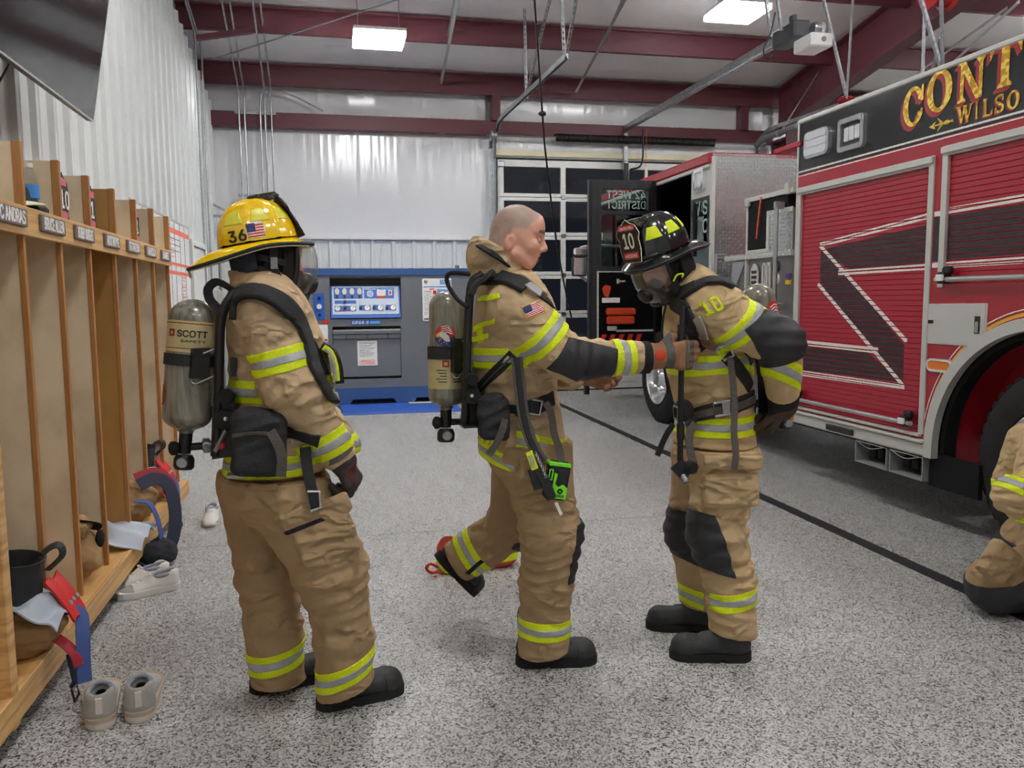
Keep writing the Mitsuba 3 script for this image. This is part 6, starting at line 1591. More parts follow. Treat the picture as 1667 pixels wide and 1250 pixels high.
def mask(t, c, f, u, lens_w=0.078, lens_h=0.105):
    """full face piece: clear lens, black seal, regulator; c = the centre of the face's skull"""
    f = unit(f); u = unit(np.asarray(u, float)-np.dot(u, f)*f); s = np.cross(u, f)
    B = np.stack([f, s, u], 1); W = lambda m: xf(m, B, c)
    nu, nv = 26, 18
    a = np.linspace(-1.25, 1.25, nu); z = np.linspace(0.052, -0.150, nv)
    V = []
    for zz in z:
        w = 1-0.16*abs((zz+0.03)/0.1)**2.4
        for q in a:
            bulge = 0.012*math.cos((zz+0.03)/0.19*math.pi)
            V.append([0.020+(0.132+bulge)*math.cos(q)**0.9*w if math.cos(q) > 0 else 0.02, 0.094*math.sin(q)*w, zz-0.012*(1-math.cos(q))])
    F_ = []
    for i in range(nv-1):
        for j in range(nu-1):
            p = i*nu+j; F_ += [[p,p+1,p+nu+1],[p,p+nu+1,p+nu]]
    V = np.array(V)
    k = part(t, 'face_mask', W(tm(V, F_)), 'mask_lens', smooth=True, label='clear face mask lens')
    V3 = V.reshape(nv, nu, 3)
    loop = np.vstack([V3[0, ::2], V3[1:-1:2, -1], V3[-1, ::-2], V3[-2:0:-2, 0]])
    loop[:,0] -= 0.004
    part(k, 'seal_frame', W(tube(spline(loop, 2, closed=True), 0.0095, 8, closed=True)), 'black_plastic', smooth=True)
    skirt = []
    for i in range(nv):
        for q in (0, 1):
            pass
    for sgn, j in ((-1, 0), (1, nu-1)):
        col = V3[:, j]
        m = cloth_sheet(lambda uu, vv, col=col, sgn=sgn: np.stack([np.interp(uu, np.linspace(0,1,nv), col[:,0])-0.050*vv, np.interp(uu, np.linspace(0,1,nv), col[:,1])-sgn*0.010*vv*(1-vv)*2-sgn*0.004*vv, np.interp(uu, np.linspace(0,1,nv), col[:,2])*(1-0.12*vv)], -1), 14, 6, 0.006)
        part(k, 'seal_skirt', W(m), 'rubber', smooth=40)
    part(k, 'nose_cup', W(blob((0.088,0,-0.085), (0.040,0.042,0.045), 0.002, 8, 2, 3)), 'rubber', smooth=True)
    part(k, 'regulator_port', W(lathe([(0.0,0.048),(0.024,0.048),(0.030,0.044),(0.033,0.03),(0.033,0.018),(0.040,0.016),(0.040,0.0),(0.03,-0.02),(0,-0.02)], 24, (1,0,-0.25), (0.118,0,-0.085))), 'black_plastic', smooth=35)
    part(k, 'chin_cup', W(blob((0.07,0,-0.135), (0.055,0.06,0.022), 0.002, 8, 3, 3)), 'rubber', smooth=True)
    for sgn in (-1, 1):
        for z0, z1 in ((0.03, 0.05), (-0.03, -0.02), (-0.10, -0.06)):
            part(k, 'head_strap', W(strap(spline([(0.03, sgn*0.086, z0), (0.0, sgn*0.094, (z0+z1)/2), (-0.05, sgn*0.092, z1), (-0.10, sgn*0.05, z1+0.005)], 6), 0.022, 0.004, normals=None, up=(0,sgn,0.01))), 'strap_black', smooth=40)
    return k, W

def collar(F_, pts, fb, side, f, h=0.1):
    pass

# ================================================================ person in the yellow helmet
p1 = thing('person', 'person in yellow helmet, tan bunker gear and face mask standing by the lockers', 'person')
f1 = unit((0.96, 0.27, 0)); s1 = np.array([f1[1], -f1[0], 0])
Y1 = 3.03
C = Field((-0.62, 2.55, 0.72), (0.36, 3.50, 1.62), 0.008)
rows = [((-0.244, 3.030, 1.493), 0.075, 0.11), ((-0.229, 3.030, 1.445), 0.115, 0.185), ((-0.213, 3.030, 1.364), 0.150, 0.21), ((-0.190, 3.030, 1.212), 0.172, 0.215), ((-0.180, 3.030, 1.058), 0.178, 0.21), ((-0.198, 3.030, 0.915), 0.182, 0.215), ((-0.216, 3.030, 0.771), 0.190, 0.22)]
C.loft(rows, s1, k=0.04)
ARM1 = [(-0.210, 2.850, 1.389), (-0.137, 2.800, 1.164), (-0.001, 2.860, 0.936)]
C.chain(ARM1, [0.102, 0.092, 0.066], k=0.035, join=0.03)
C.chain([(-0.237, 3.220, 1.381), (-0.129, 3.300, 1.093), (0.018, 3.180, 0.894)], [0.10, 0.09, 0.068], k=0.035, join=0.03)
C.ell((-0.217, 2.860, 1.426), (0.10,0.09,0.075), k=0.05)
C.folds([(ARM1[1], (0.5,0,-0.8), 0.055, 0.009, 0.13), (between(ARM1[1], ARM1[2], 0.5), (0.6,0,-0.75), 0.07, 0.006, 0.12), ((-0.321, 2.900, 1.205), (0.3,0.1,-1), 0.09, 0.007, 0.16), ((-0.234, 2.820, 0.985), (0.2,0,-1), 0.08, 0.006, 0.18), ((-0.170, 2.780, 1.351), (1,0,-0.4), 0.09, 0.004, 0.12)], 0.006, 7, 3)
C.halfspace((-0.200, 2.830, 0.855), (0.06,0,-1))
C.halfspace(between(ARM1[1], ARM1[2], 0.98), unit(np.subtract(ARM1[2], ARM1[1])), k=0.004) if False else C
coat = C.mesh(2)
ck = part(p1, 'coat', coat, 'coat_tan', smooth=True)
# trims
ax = unit(np.subtract(ARM1[1], ARM1[0])); ax2 = unit(np.subtract(ARM1[2], ARM1[1]))
trim_band(ck, 'arm_stripe', coat, (-0.170, 2.750, 1.299), unit((0.24,0,-0.97)), [near_seg(ARM1[0], ARM1[1], 0.125), plane((-0.280, 2.800, 1.252), (1,-0.55,0.1))])
trim_band(ck, 'cuff_stripe', coat, between(ARM1[1], ARM1[2], 0.70), unit((0.45,0,-0.9)), [near_seg(between(ARM1[1],ARM1[2],0.3), between(ARM1[1],ARM1[2],1.2), 0.11)], w=0.082)
trim_band(ck, 'chest_stripe', coat, (-0.288, 2.850, 1.184), (0.02,0,-1), [lambda P: -(near_seg(ARM1[0], ARM1[1], 0.118)(P))])
trim_band(ck, 'hem_stripe', coat, (-0.298, 2.850, 0.925), (0.06,0,-1), [lambda P: -(near_seg(ARM1[1], between(ARM1[1],ARM1[2],1.2), 0.10)(P))], w=0.070)
# collar
Cl = Field((-0.45, 2.75, 1.30), (0.15, 3.30, 1.66), 0.007)
Cl.loft([((-0.245, 3.030, 1.463), 0.108, 0.118), ((-0.253, 3.030, 1.510), 0.092, 0.098), ((-0.258, 3.030, 1.556), 0.090, 0.094)], s1, k=0.01)
Cl.folds([((-0.265, 2.950, 1.512), (0.5,0,-1), 0.06, 0.005, 0.12)], 0.005, 12, 4)
Cl.halfspace((-0.258, 3.030, 1.548), (0.10,0,1))
part(ck, 'collar', Cl.mesh(2), 'coat_tan', smooth=True)
# gloves
G = Field((-0.05, 2.65, 0.62), (0.42, 3.05, 0.98), 0.0055)
w1 = np.array((-0.003, 2.850, 0.940))
G.cap(w1-ax2*0.03, w1+ax2*0.03, 0.058, 0.050, k=0.01)
hand(G, w1+ax2*0.02, unit((0.40,0.1,-0.85)), (0.75,-0.55,0.35), (0.5,0.85,-0.1), curl=(48,52,40), size=1.12, r=0.0135)
gk1 = part(p1, 'glove', G.mesh(1), 'glove_dark', smooth=True, label='dark grey and maroon work glove')
gm = G.mesh(1)
part(gk1, 'palm_panel', shell(gm, [near(w1+ax2*0.085, 0.055), plane(w1, (0.1,-1,0.1))], 0.0015), 'glove_maroon', smooth=True)
part(gk1, 'knit_cuff', tube([w1-ax2*0.045, w1+ax2*0.015], 0.060, 18), 'glove_grey', smooth=30)
# trousers
Tr = Field((-0.62, 2.60, 0.03), (0.46, 3.45, 1.02), 0.008)
R1 = [(-0.183, 2.930, 0.813), (-0.034, 2.890, 0.519), (0.005, 2.900, 0.255), (0.004, 2.930, 0.035)]
L1 = [(-0.288, 3.140, 0.773), (-0.265, 3.150, 0.429), (-0.250, 3.120, 0.213), (-0.241, 3.110, 0.019)]
Tr.chain(R1, [0.150, 0.122, 0.100, 0.104], k=0.03, join=0.04)
Tr.chain(L1, [0.145, 0.112, 0.100, 0.104], k=0.03, join=0.04)
Tr.ell((-0.231, 3.030, 0.821), (0.185, 0.215, 0.15), k=0.06)
Rp = np.stack([unit((0.93,0.05,0.32)), np.cross(unit((-0.33,0.0,0.94)), unit((0.93,0.05,0.32))), unit((-0.33,0.0,0.94))], 1)
Tr.rbox((-0.042, 2.785, 0.653), (0.100,0.030,0.070), 0.016, Rp, k=0.014)
Tr.rbox((-0.073, 2.775, 0.746), (0.118,0.022,0.034), 0.012, Rp, k=0.012)
Tr.folds([(R1[1], (0.2,0,-1), 0.075, 0.010, 0.17), (R1[2], (0.1,0,-1), 0.085, 0.008, 0.15), (L1[1], (0.1,0,-1), 0.08, 0.009, 0.17), (L1[2], (-0.2,0,-1), 0.085, 0.008, 0.16), ((-0.314, 2.950, 0.751), (0.6,0,-0.8), 0.09, 0.006, 0.15), ((0.060, 2.800, 0.411), (0.1,0,-1), 0.045, 0.008, 0.07)], 0.008, 6, 8)
Tr.halfspace((-0.000, 2.900, 0.057), (0.30,0,-1))
Tr.halfspace((-0.211, 3.000, 0.844), (0,0,1))
trm = Tr.mesh(2)
tk1 = part(p1, 'trousers', trm, 'trouser_tan', smooth=True)
trim_band(tk1, 'cuff_stripe', trm, (-0.107, 2.850, 0.144), unit((0.36,0,-0.93)), [near_seg(R1[1], R1[3], 0.16), plane((-0.131, 2.950, 0.202), (1,-0.3,-0.12))], w=0.075)
trim_band(tk1, 'cuff_stripe', trm, (-0.360, 3.050, 0.149), unit((0.18,0.05,-0.98)), [near_seg(L1[1], L1[3], 0.15), plane((-0.121, 3.000, 0.179), (-1,0.3,0.12))], w=0.078)
for (poly, nm, off, m_) in (([(-0.085,-0.006),(0.06,-0.006),(0.05,0.008),(-0.07,0.010)], 'pocket_opening', 0.001, 'hood_black'),):
    q = shell(trm, in_poly((-0.103, 2.750, 0.713), unit((0.93,0,0.32)), unit((-0.32,0,0.93)), poly)+[near((-0.103, 2.750, 0.713), 0.14)], off)
    if q is not None: part(tk1, nm, q, m_, smooth=True)
part(tk1, 'seam', cat([q for q in [shell(trm, [plane((-0.170, 2.800, 0.520), (0.06,0,1)), plane((-0.171, 2.800, 0.515), (-0.06,0,-1)), near_seg(R1[0], R1[3], 0.17)], 0.002)] if q is not None]), 'gear_tan', smooth=True)
part(tk1, 'snap_flap', cat([strap_on(Tr, [(-0.286, 2.800, 0.844), (-0.238, 2.800, 0.839), (-0.195, 2.800, 0.843)], 0.022, 0.006)]), 'trouser_tan', smooth=40)
# boots
boot(p1, (-0.100, 2.915, 0), (0.226, 3.0, 0))
boot(p1, (-0.345, 3.10, 0), (-0.05, 3.19, 0))
# head in hood, helmet, mask
hc1 = np.array((-0.203, 3.040, 1.612))
hf1 = unit((0.93, 0.30, -0.10)); hu1 = unit((0.08, 0.0, 1))
HF, hm, HB, _ = head(hc1, hf1, hu1)
Bd = Field((-0.5, 2.72, 0.06), (0.4, 3.42, 1.72), 0.012)
def body_core(Bd, hc, hB, neck, pelvis, shoulders, hips, arms, legs):
    """the slim continuous body under the clothes"""
    Bd.chain([hc+hB@np.array([-0.045,0,-0.12]), neck, between(neck, pelvis, 0.5), pelvis], [0.055, 0.06, 0.11, 0.11], k=0.04, join=0.04)
    for a in arms: Bd.chain([neck]+list(a), [0.05]+[0.05, 0.042, 0.032][:len(a)], k=0.04, join=0.03)
    for l in legs: Bd.chain([pelvis]+list(l), [0.08]+[0.07, 0.055, 0.045][:len(l)], k=0.04, join=0.03)
    return Bd
body_core(Bd, hc1, HB, np.array((-0.245, 3.030, 1.471)), np.array((-0.224, 3.030, 0.838)), None, None, [ARM1, [(-0.237, 3.220, 1.381), (-0.129, 3.300, 1.093), (0.018, 3.180, 0.894)]], [[R1[0],R1[1],R1[3]], [L1[0],L1[1],L1[3]]])
part(p1, 'body', cat([xf(hm, HB, hc1), Bd.mesh(2)]), 'skin', smooth=True)
hood = shell(hm, [lambda P: np.maximum(0.030-P[:,0], -0.09-P[:,2]-P[:,0]*0.4)+0.0*P[:,1]], 0.006)
part(p1, 'hood', xf(hood, HB, hc1), 'hood_black', smooth=True, label='black fire hood')
hk1, HW1, HBm, hcm, dome1 = helmet(p1, np.array((-0.246, 3.030, 1.653)), unit((0.95,0.28,0.17)), unit((-0.17,-0.02,1)), 'helmet_yellow', 'helmet_rim', 'reflect_yellow', 'brim_cream')
labels[hk1] = {'label': 'yellow helmet with flag sticker and dark rim'}
fr_ = part(hk1, 'front_shield', HW1(extr(shield(0, 1.05), 0.006, O=(0.150,0,-0.004), X=(0,1,0), Y=unit((-0.42,0,1)))), 'leather_black')
part(fr_, 'camo_band', HW1(hull_of([(x_,y_,z_) for x_,z_ in ((0.0,0.149),(0.0,0.156),(0.085,0.160),(0.10,0.145),(0.06,0.130)) for y_ in (-0.03,0.03)])), 'camo')
def on_dome(poly_fields, off): return shell(dome1, poly_fields, off)
q36 = text('36', 0.036, (0,0,0), (1,0,0), (0,1,0), 0.002)
a36 = math.radians(-128)
X36 = np.array([-math.sin(a36), math.cos(a36), 0])
v = np.array(q36.vertices); v[:,0] -= v[:,0].max()/2
sn = np.array([math.cos(a36)*0.132, math.sin(a36)*0.110, 0])
dirs = np.stack([np.cos(a36+v[:,0]/0.118), np.sin(a36+v[:,0]/0.118)], 1)
q36.vertices = np.stack([dirs[:,0]*(0.1335+v[:,2]), dirs[:,1]*(0.1115+v[:,2]), v[:,1]+0.006], 1)
part(hk1, 'numeral', HW1(q36), 'ink_black')
def dome_flag(a, z0, w, h):
    X = np.array([-math.sin(a), math.cos(a), 0]); O = np.array([math.cos(a)*0.12, math.sin(a)*0.10, 0])-X*w/2+np.array([0,0,z0])
    fr = [lambda P: P[:,0]*math.cos(a)+P[:,1]*math.sin(a)]
    reg = lambda x0, x1, y0, y1: in_poly(O, X, (0,0,1), [(x0,y0),(x1,y0),(x1,y1),(x0,y1)])+fr
    k = part(hk1, 'flag_sticker', HW1(shell(dome1, in_poly(O, X, (0,0,1), [(0.004,-0.004),(w-0.004,-0.004),(w+0.003,h*0.5),(w-0.006,h+0.004),(w*0.5,h+0.007),(0.006,h+0.004),(-0.003,h*0.5)])+fr, 0.0012)), 'flag_white', smooth=True)
    part(hk1, 'flag_stripes', HW1(cat([shell(dome1, reg(0.002, w-0.002, h*i/5, h*(i+0.5)/5), 0.0022) for i in range(5)])), 'flag_red', smooth=True)
    part(hk1, 'flag_canton', HW1(shell(dome1, reg(0.001, w*0.5, h*0.40, h), 0.0028)), 'flag_blue', smooth=True)
dome_flag(math.radians(-100), 0.012, 0.058, 0.045)
part(hk1, 'ear_flap', HW1(cloth_sheet(lambda u_, v_: np.stack([np.cos(np.pi*(0.62+0.76*u_))*0.105-0.0*v_, np.sin(np.pi*(0.62+0.76*u_))*0.10*1.0, -0.01-0.085*v_+0.004*np.sin(20*u_)], -1), 24, 6, 0.006)), 'strap_navy', smooth=40)
part(hk1, 'brim_hook', HW1(cat([rod((-0.245,0,-0.05), (-0.242,0,-0.085), 0.004, 6)])), 'steel')
mk1, MW1 = mask(p1, hc1, hf1, hu1)
part(mk1, 'chin_strap', strap(spline([(-0.187, 2.940, 1.639), (-0.189, 2.930, 1.573), (-0.171, 2.940, 1.520), (-0.114, 2.970, 1.466)], 6), 0.026, 0.005, up=(0,-1,0)), 'strap_black', smooth=40)
part(mk1, 'buckle', cat([xf(bx(-0.012,0.012,-0.004,0.004,-0.02,0.02,0.003), None, (-0.188, 2.925, 1.577))]), 'steel')
part(mk1, 'breathing_hose', tube(spline([hc1+hf1*0.13-hu1*0.12, (-0.107, 2.930, 1.386), (-0.064, 2.900, 1.292), (-0.030, 2.900, 1.197)], 8), 0.014, 10), 'rubber', smooth=True)

# air pack of the first person
a1 = thing('air_pack', 'air pack with cream labelled cylinder on the back of the person in the yellow helmet', 'air pack')
tb, tt = np.array((-0.501, 2.970, 1.010)), np.array((-0.456, 2.990, 1.458))
k_, b_, ax_, L_ = tank(a1, tb, tt, 0.080, f1, label=(0.60, 0.83))
fo = np.array([0,-1,0])
part(k_, 'word', wrap_text('SCOTT', 0.021, b_, ax_, 0.0805, 0.15, L_*0.715, fo, 0.001, 0.098), 'ink_black')
part(k_, 'small_print', wrap_text('SAFETY', 0.008, b_, ax_, 0.0805, 0.2, L_*0.675, fo, 0.001, 0.08, False), 'ink_black')
part(k_, 'logo', flat_on_tank(ring(rrect(-0.012,-0.012,0.012,0.012,0.003), 0.006), b_, ax_, 0.0805, -0.75, L_*0.74, fo), 'tank_red')
part(k_, 'red_ring', cat([lathe([(0.0812,L_*q_),(0.0816,L_*q_+0.001),(0.0812,L_*q_+0.003)], 40, ax_, b_) for q_ in (0.625, 0.81)]), 'tank_red', smooth=40)
part(k_, 'flag_roundel', flat_on_tank(Point(0,0).buffer(0.035), b_, ax_, 0.0805, -1.35, L_*0.27, fo), 'tank_red')
part(a1, 'cylinder_strap', lathe([(0.0815,L_*0.50),(0.0855,L_*0.50),(0.0855,L_*0.585),(0.0815,L_*0.585)], 40, ax_, b_), 'strap_black', smooth=30)
part(a1, 'strap_buckle', hull_of([b_+ax_*(L_*z_)+unit((0.45,-0.9,0))*r_+np.array([0.9,0.45,0])*t_ for z_ in (0.42,0.64) for r_ in (0.08,0.105) for t_ in (-0.028,0.028)]), 'black_plastic')
part(a1, 'buckle_wire', tube(spline([b_+ax_*(L_*z_)+np.array(p_) for z_, p_ in ((0.60,(0.05,-0.09,0)),(0.62,(0.095,-0.08,0)),(0.46,(0.10,-0.08,0)),(0.40,(0.06,-0.092,0)),(0.38,(0.03,-0.095,0)),(0.42,(0.015,-0.09,0)))], 6), 0.004, 6), 'steel', smooth=True)
valve(a1, b_, ax_, f1)
fk = part(a1, 'back_frame', cat([tube(spline([(-0.308, 2.900, 1.491), (-0.356, 2.890, 1.411), (-0.371, 2.890, 1.289), (-0.381, 2.890, 1.104), (-0.396, 2.890, 0.935)], 8), 0.016, 10), tube(spline([(-0.331, 3.120, 1.485), (-0.385, 3.120, 1.407), (-0.403, 3.120, 1.276), (-0.415, 3.120, 1.077), (-0.432, 3.120, 0.894)], 8), 0.016, 10), bx(-0.345, -0.325, 2.90, 3.12, 0.98, 1.02), bx(-0.34, -0.32, 2.90, 3.12, 1.20, 1.26)]), 'black_plastic', smooth=40)
part(fk, 'hip_plate', hull_of([(-0.401, 2.880, 1.106), (-0.434, 3.120, 1.078), (-0.327, 2.880, 1.145), (-0.355, 3.120, 1.120), (-0.332, 2.880, 0.934), (-0.360, 3.120, 0.890), (-0.409, 2.880, 0.925), (-0.443, 3.120, 0.881)]), 'black_plastic')
part(fk, 'regulator_unit', cat([lathe([(0,0.03),(0.030,0.03),(0.034,0.02),(0.034,0)], 18, (0,-1,0), (-0.362, 2.880, 1.060)), lathe([(0,0.04),(0.022,0.04),(0.026,0.02),(0.026,0)], 18, (0,-1,0), (-0.355, 2.880, 1.136))]), 'rubber', smooth=30)
part(fk, 'chrome_bolt', lathe([(0,0.008),(0.006,0.006),(0.008,0)], 10, (0,-1,0), (-0.356, 2.850, 1.064)), 'chrome', smooth=40)
part(fk, 'bracket', cat([bx(-0.36,-0.30,2.84,2.9,0.865,0.875), rod((-0.395, 2.860, 0.955), (-0.357, 2.860, 1.025), 0.008, 8)]), 'steel')
part(fk, 'red_clip', bx(-0.395,-0.365,2.86,2.9,0.96,0.985,0.006), 'red_paint')
part(a1, 'grab_loop', strap(spline([(-0.356, 2.920, 1.406), (-0.380, 2.930, 1.431), (-0.400, 2.930, 1.459), (-0.401, 2.920, 1.492), (-0.374, 2.910, 1.514), (-0.338, 2.900, 1.499), (-0.305, 2.890, 1.475)], 8), 0.03, 0.005, up=(0,-1,0.3)), 'strap_black', smooth=40)
sp1 = part(a1, 'shoulder_strap', strap_on(C, [(-0.303, 2.850, 1.470), (-0.272, 2.850, 1.482), (-0.218, 2.850, 1.478), (-0.155, 2.820, 1.445), (-0.106, 2.800, 1.389), (-0.079, 2.820, 1.315), (-0.064, 2.850, 1.244)], 0.062, 0.020, lift=0.010), 'strap_black', smooth=40)
part(sp1, 'hose', tube(drape(C, spline([(-0.312, 2.850, 1.391), (-0.304, 2.850, 1.447), (-0.267, 2.850, 1.466), (-0.200, 2.850, 1.454), (-0.121, 2.800, 1.389)], 8), lift=0.022)[0], 0.011, 8), 'rubber', smooth=True)
part(sp1, 'lower_strap', strap_on(C, [(-0.064, 2.850, 1.248), (-0.042, 2.850, 1.198), (-0.023, 2.850, 1.155), (-0.002, 2.860, 1.116)], 0.045, 0.016, lift=0.012), 'strap_black', smooth=40)
part(sp1, 'red_button', cat([lathe([(0,0.006),(0.009,0.005),(0.010,0)], 12, (0.3,-1,0), q_) for q_ in ((-0.051, 2.845, 1.215), (-0.030, 2.845, 1.177))]), 'red_paint', smooth=40)
part(sp1, 'd_ring', tube(np.array([(-0.023, 2.860, 1.138), (0.005, 2.860, 1.137), (0.012, 2.860, 1.105), (-0.000, 2.860, 1.095)]), 0.006, 8, closed=True), 'steel', smooth=40)
pouch = part(a1, 'chest_pouch', strap(spline([(-0.040, 2.930, 1.297), (-0.007, 2.930, 1.275), (0.012, 2.930, 1.225), (0.017, 2.930, 1.167)], 8), 0.10, 0.03, up=(-1,0,-0.5)), 'black_plastic', smooth=40, label='black alarm pouch with lime edge')
part(pouch, 'lime_edge', strap(spline([(-0.035, 2.876, 1.293), (-0.011, 2.876, 1.274), (0.004, 2.876, 1.228), (0.008, 2.876, 1.177)], 8), 0.012, 0.020, up=(-1,0,-0.5)), 'lime', smooth=40)
part(pouch, 'silver_edge', strap(spline([(-0.029, 2.872, 1.287), (-0.010, 2.872, 1.266), (0.001, 2.872, 1.224), (0.004, 2.872, 1.182)], 8), 0.010, 0.010, up=(-1,0,-0.5)), 'silver_trim', smooth=40)
part(a1, 'waist_belt', strap_on(C, [(-0.348, 2.850, 1.037), (-0.288, 2.800, 1.044), (-0.211, 2.800, 1.030), (-0.134, 2.800, 1.011), (-0.056, 2.820, 0.988)], 0.045, 0.008), 'strap_black', smooth=40)
bagF = Field((-0.42,2.60,0.80),(0.05,2.95,1.16),0.007)
bagF.rbox((-0.244, 2.760, 0.992), (0.085,0.045,0.105), 0.03, rot((0,1,0), 4), k=0.02)
bagF.ell((-0.270, 2.775, 1.055), (0.055,0.04,0.055), k=0.04)
bagF.folds([((-0.252, 2.720, 1.042), (0.3,0,-1), 0.05, 0.005, 0.1)], 0.006, 12, 2)
bg = part(a1, 'mask_bag', bagF.mesh(2), 'strap_black', smooth=True)
part(bg, 'flap_edge', strap_on(bagF, [(-0.322, 2.750, 1.025), (-0.265, 2.750, 1.034), (-0.199, 2.750, 1.028)], 0.012, 0.006), 'strap_grey', smooth=40)
part(bg, 'hanging_strap', strap(spline([(-0.204, 2.700, 1.040), (-0.182, 2.690, 1.001), (-0.171, 2.690, 0.955), (-0.177, 2.700, 0.892)], 6), 0.032, 0.004, up=(0,-1,0)), 'strap_grey', smooth=40)
part(a1, 'side_strap', strap(spline([(-0.102, 2.790, 0.968), (-0.097, 2.775, 0.905), (-0.087, 2.760, 0.846), (-0.073, 2.745, 0.770)], 6), 0.036, 0.005, up=(0,-1,0)), 'strap_black', smooth=40)
part(a1, 'strap_hook', cat([tube(np.array([(-0.098, 2.735, 0.831), (-0.060, 2.735, 0.829), (-0.057, 2.735, 0.776), (-0.089, 2.735, 0.765)]), 0.005, 8, closed=True)]), 'brushed_alu', smooth=40)

# ================================================================ bareheaded person reaching out
p2 = thing('person', 'bareheaded person with shaved head in tan bunker gear reaching out to check a strap', 'person')
f2 = unit((0.99, 0.12, 0)); s2 = np.array([f2[1], -f2[0], 0])
C2 = Field((0.32, 2.62, 0.72), (1.36, 3.56, 1.66), 0.008)
rows = [((0.669, 3.140, 1.508), 0.085, 0.11), ((0.673, 3.140, 1.456), 0.125, 0.185), ((0.687, 3.140, 1.371), 0.155, 0.215), ((0.686, 3.140, 1.240), 0.168, 0.215), ((0.685, 3.140, 1.108), 0.158, 0.20), ((0.704, 3.140, 0.963), 0.162, 0.20), ((0.727, 3.140, 0.766), 0.172, 0.21)]
C2.loft(rows, s2, k=0.04)
A2 = [(0.659, 2.970, 1.409), (0.814, 2.860, 1.237), (1.106, 2.880, 1.232)]
C2.chain(A2, [0.104, 0.080, 0.058], k=0.04, join=0.03)
A2b = [(0.739, 3.330, 1.404), (0.870, 3.420, 1.143), (0.961, 3.300, 1.135)]
C2.chain(A2b, [0.10, 0.080, 0.062], k=0.04, join=0.03)
C2.ell((0.657, 2.980, 1.431), (0.10,0.09,0.075), k=0.05)
C2.folds([(A2[1], (0.8,0,-0.5), 0.05, 0.009, 0.11), (between(A2[1],A2[2],0.55), (1,0,0.1), 0.06, 0.006, 0.10), ((0.672, 2.950, 1.286), (0.6,0,-0.7), 0.08, 0.008, 0.13), ((0.671, 2.950, 1.083), (0.2,0,-1), 0.075, 0.009, 0.15), ((0.546, 3.000, 1.376), (1,0,-0.1), 0.09, 0.005, 0.12)], 0.006, 7, 13)
C2.halfspace((0.599, 2.970, 0.821), unit((-0.30,0,-0.95)))
C2.halfspace(A2[2], unit(np.subtract(A2[2], A2[1])))
coat2 = C2.mesh(2)
ck2 = part(p2, 'coat', coat2, 'coat_tan', smooth=True)
trim_band(ck2, 'arm_stripe', coat2, between(A2[0], A2[1], 0.36), unit((0.72,0,-0.70)), [near_seg(between(A2[0],A2[1],0.1), A2[1], 0.135), plane((0.662, 2.900, 1.377), (0.75,-0.35,-0.4))])
trim_band(ck2, 'cuff_stripe', coat2, between(A2[1], A2[2], 0.60), (1,0,0.05), [near_seg(between(A2[1],A2[2],0.4), A2[2], 0.10)], w=0.080)
trim_band(ck2, 'chest_stripe', coat2, (0.562, 2.970, 1.269), (0.05,0,-1), [lambda P: -(near_seg(A2[0], A2[1], 0.122)(P)), plane((0.873, 3.000, 1.280), (-1,0,0))])
trim_band(ck2, 'hem_stripe', coat2, (0.647, 2.950, 0.970), unit((-0.26,0,-0.96)), [plane((0.649, 3.000, 0.962), (1,0,0))], w=0.072)
trim_band(ck2, 'tail_stripe', coat2, (0.564, 3.000, 0.901), unit((-0.5,0,-0.86)), [plane((0.644, 3.000, 0.962), (-1,0,0))], w=0.055)
O_ = np.array((0.807, 2.860, 1.312)); pq = [(q_[0]-O_[0], q_[2]-O_[2]) for q_ in [(0.807, 2.860, 1.312), (0.992, 2.860, 1.267), (0.979, 2.860, 1.166), (0.862, 2.860, 1.150), (0.735, 2.860, 1.206)]][::-1]
pad_ = shell(coat2, in_poly(O_, (1,0,0), (0,0,1), pq)+[lambda P: np.maximum(near_seg(between(A2[0],A2[1],0.4), A2[1], 0.14)(P), near_seg(A2[1], A2[2], 0.14)(P)), plane((0,2.95,0), (0,-1,0))], 0.005)
part(ck2, 'elbow_pad', pad_, 'pad_black', smooth=True)
# back lettering
for ch, (cx_, cz_), h_ in (('E', (0.506, 3.000, 1.439)[0::2], 0.055), ('A', (0.505, 3.000, 1.377)[0::2], 0.055)):
    pass
lt = []
for i, seg in enumerate([[(768,486),(789,474)],[(770,500),(788,491)],[(769,478),(775,512)],[(766,520),(787,507)],[(772,552),(783,530)],[(768,540),(779,545)]]):
    pass
for poly in ([(0.0,0.035),(0.075,0.062),(0.075,0.080),(0.0,0.053)], [(0.0,0.075),(0.06,0.098),(0.06,0.114),(0.0,0.092)], [(0.006,0.0),(0.024,0.006),(0.024,0.10),(0.006,0.094)], [(0.0,-0.085),(0.06,-0.030),(0.06,-0.010),(0.0,-0.062)], [(0.0,-0.115),(0.055,-0.085),(0.055,-0.066),(0.0,-0.095)], [(0.025,-0.11),(0.040,-0.10),(0.040,-0.030),(0.025,-0.045)]):
    q = shell(coat2, in_poly((0.506, 3.090, 1.393), (1,0,0), (0,0,1), poly)+[plane((0,3.135,0), (0,-1,0))], 0.003)
    if q is not None: lt.append(q)
if lt: part(ck2, 'back_lettering', cat(lt), 'lime', smooth=True)
tl = []
for i in range(5):
    q = shell(coat2, in_poly((0.523, 2.980, 0.883), unit((1,0,-0.3)), (0,0,1), [(0.012*i,0.0),(0.012*i+0.007,0.0),(0.012*i+0.007,0.05),(0.012*i,0.05)])+[plane((0,3.12,0), (0,-1,0))], 0.003)
    if q is not None: tl.append(q)
if tl: part(ck2, 'tail_lettering', cat(tl), 'lime', smooth=True)
flag(ck2, coat2, (0.668, 2.870, 1.380), unit((0.93,0,0.36)), unit((-0.36,0,0.93)), 0.070, 0.042, [near((0.704, 2.870, 1.409), 0.09)], 0.0025)
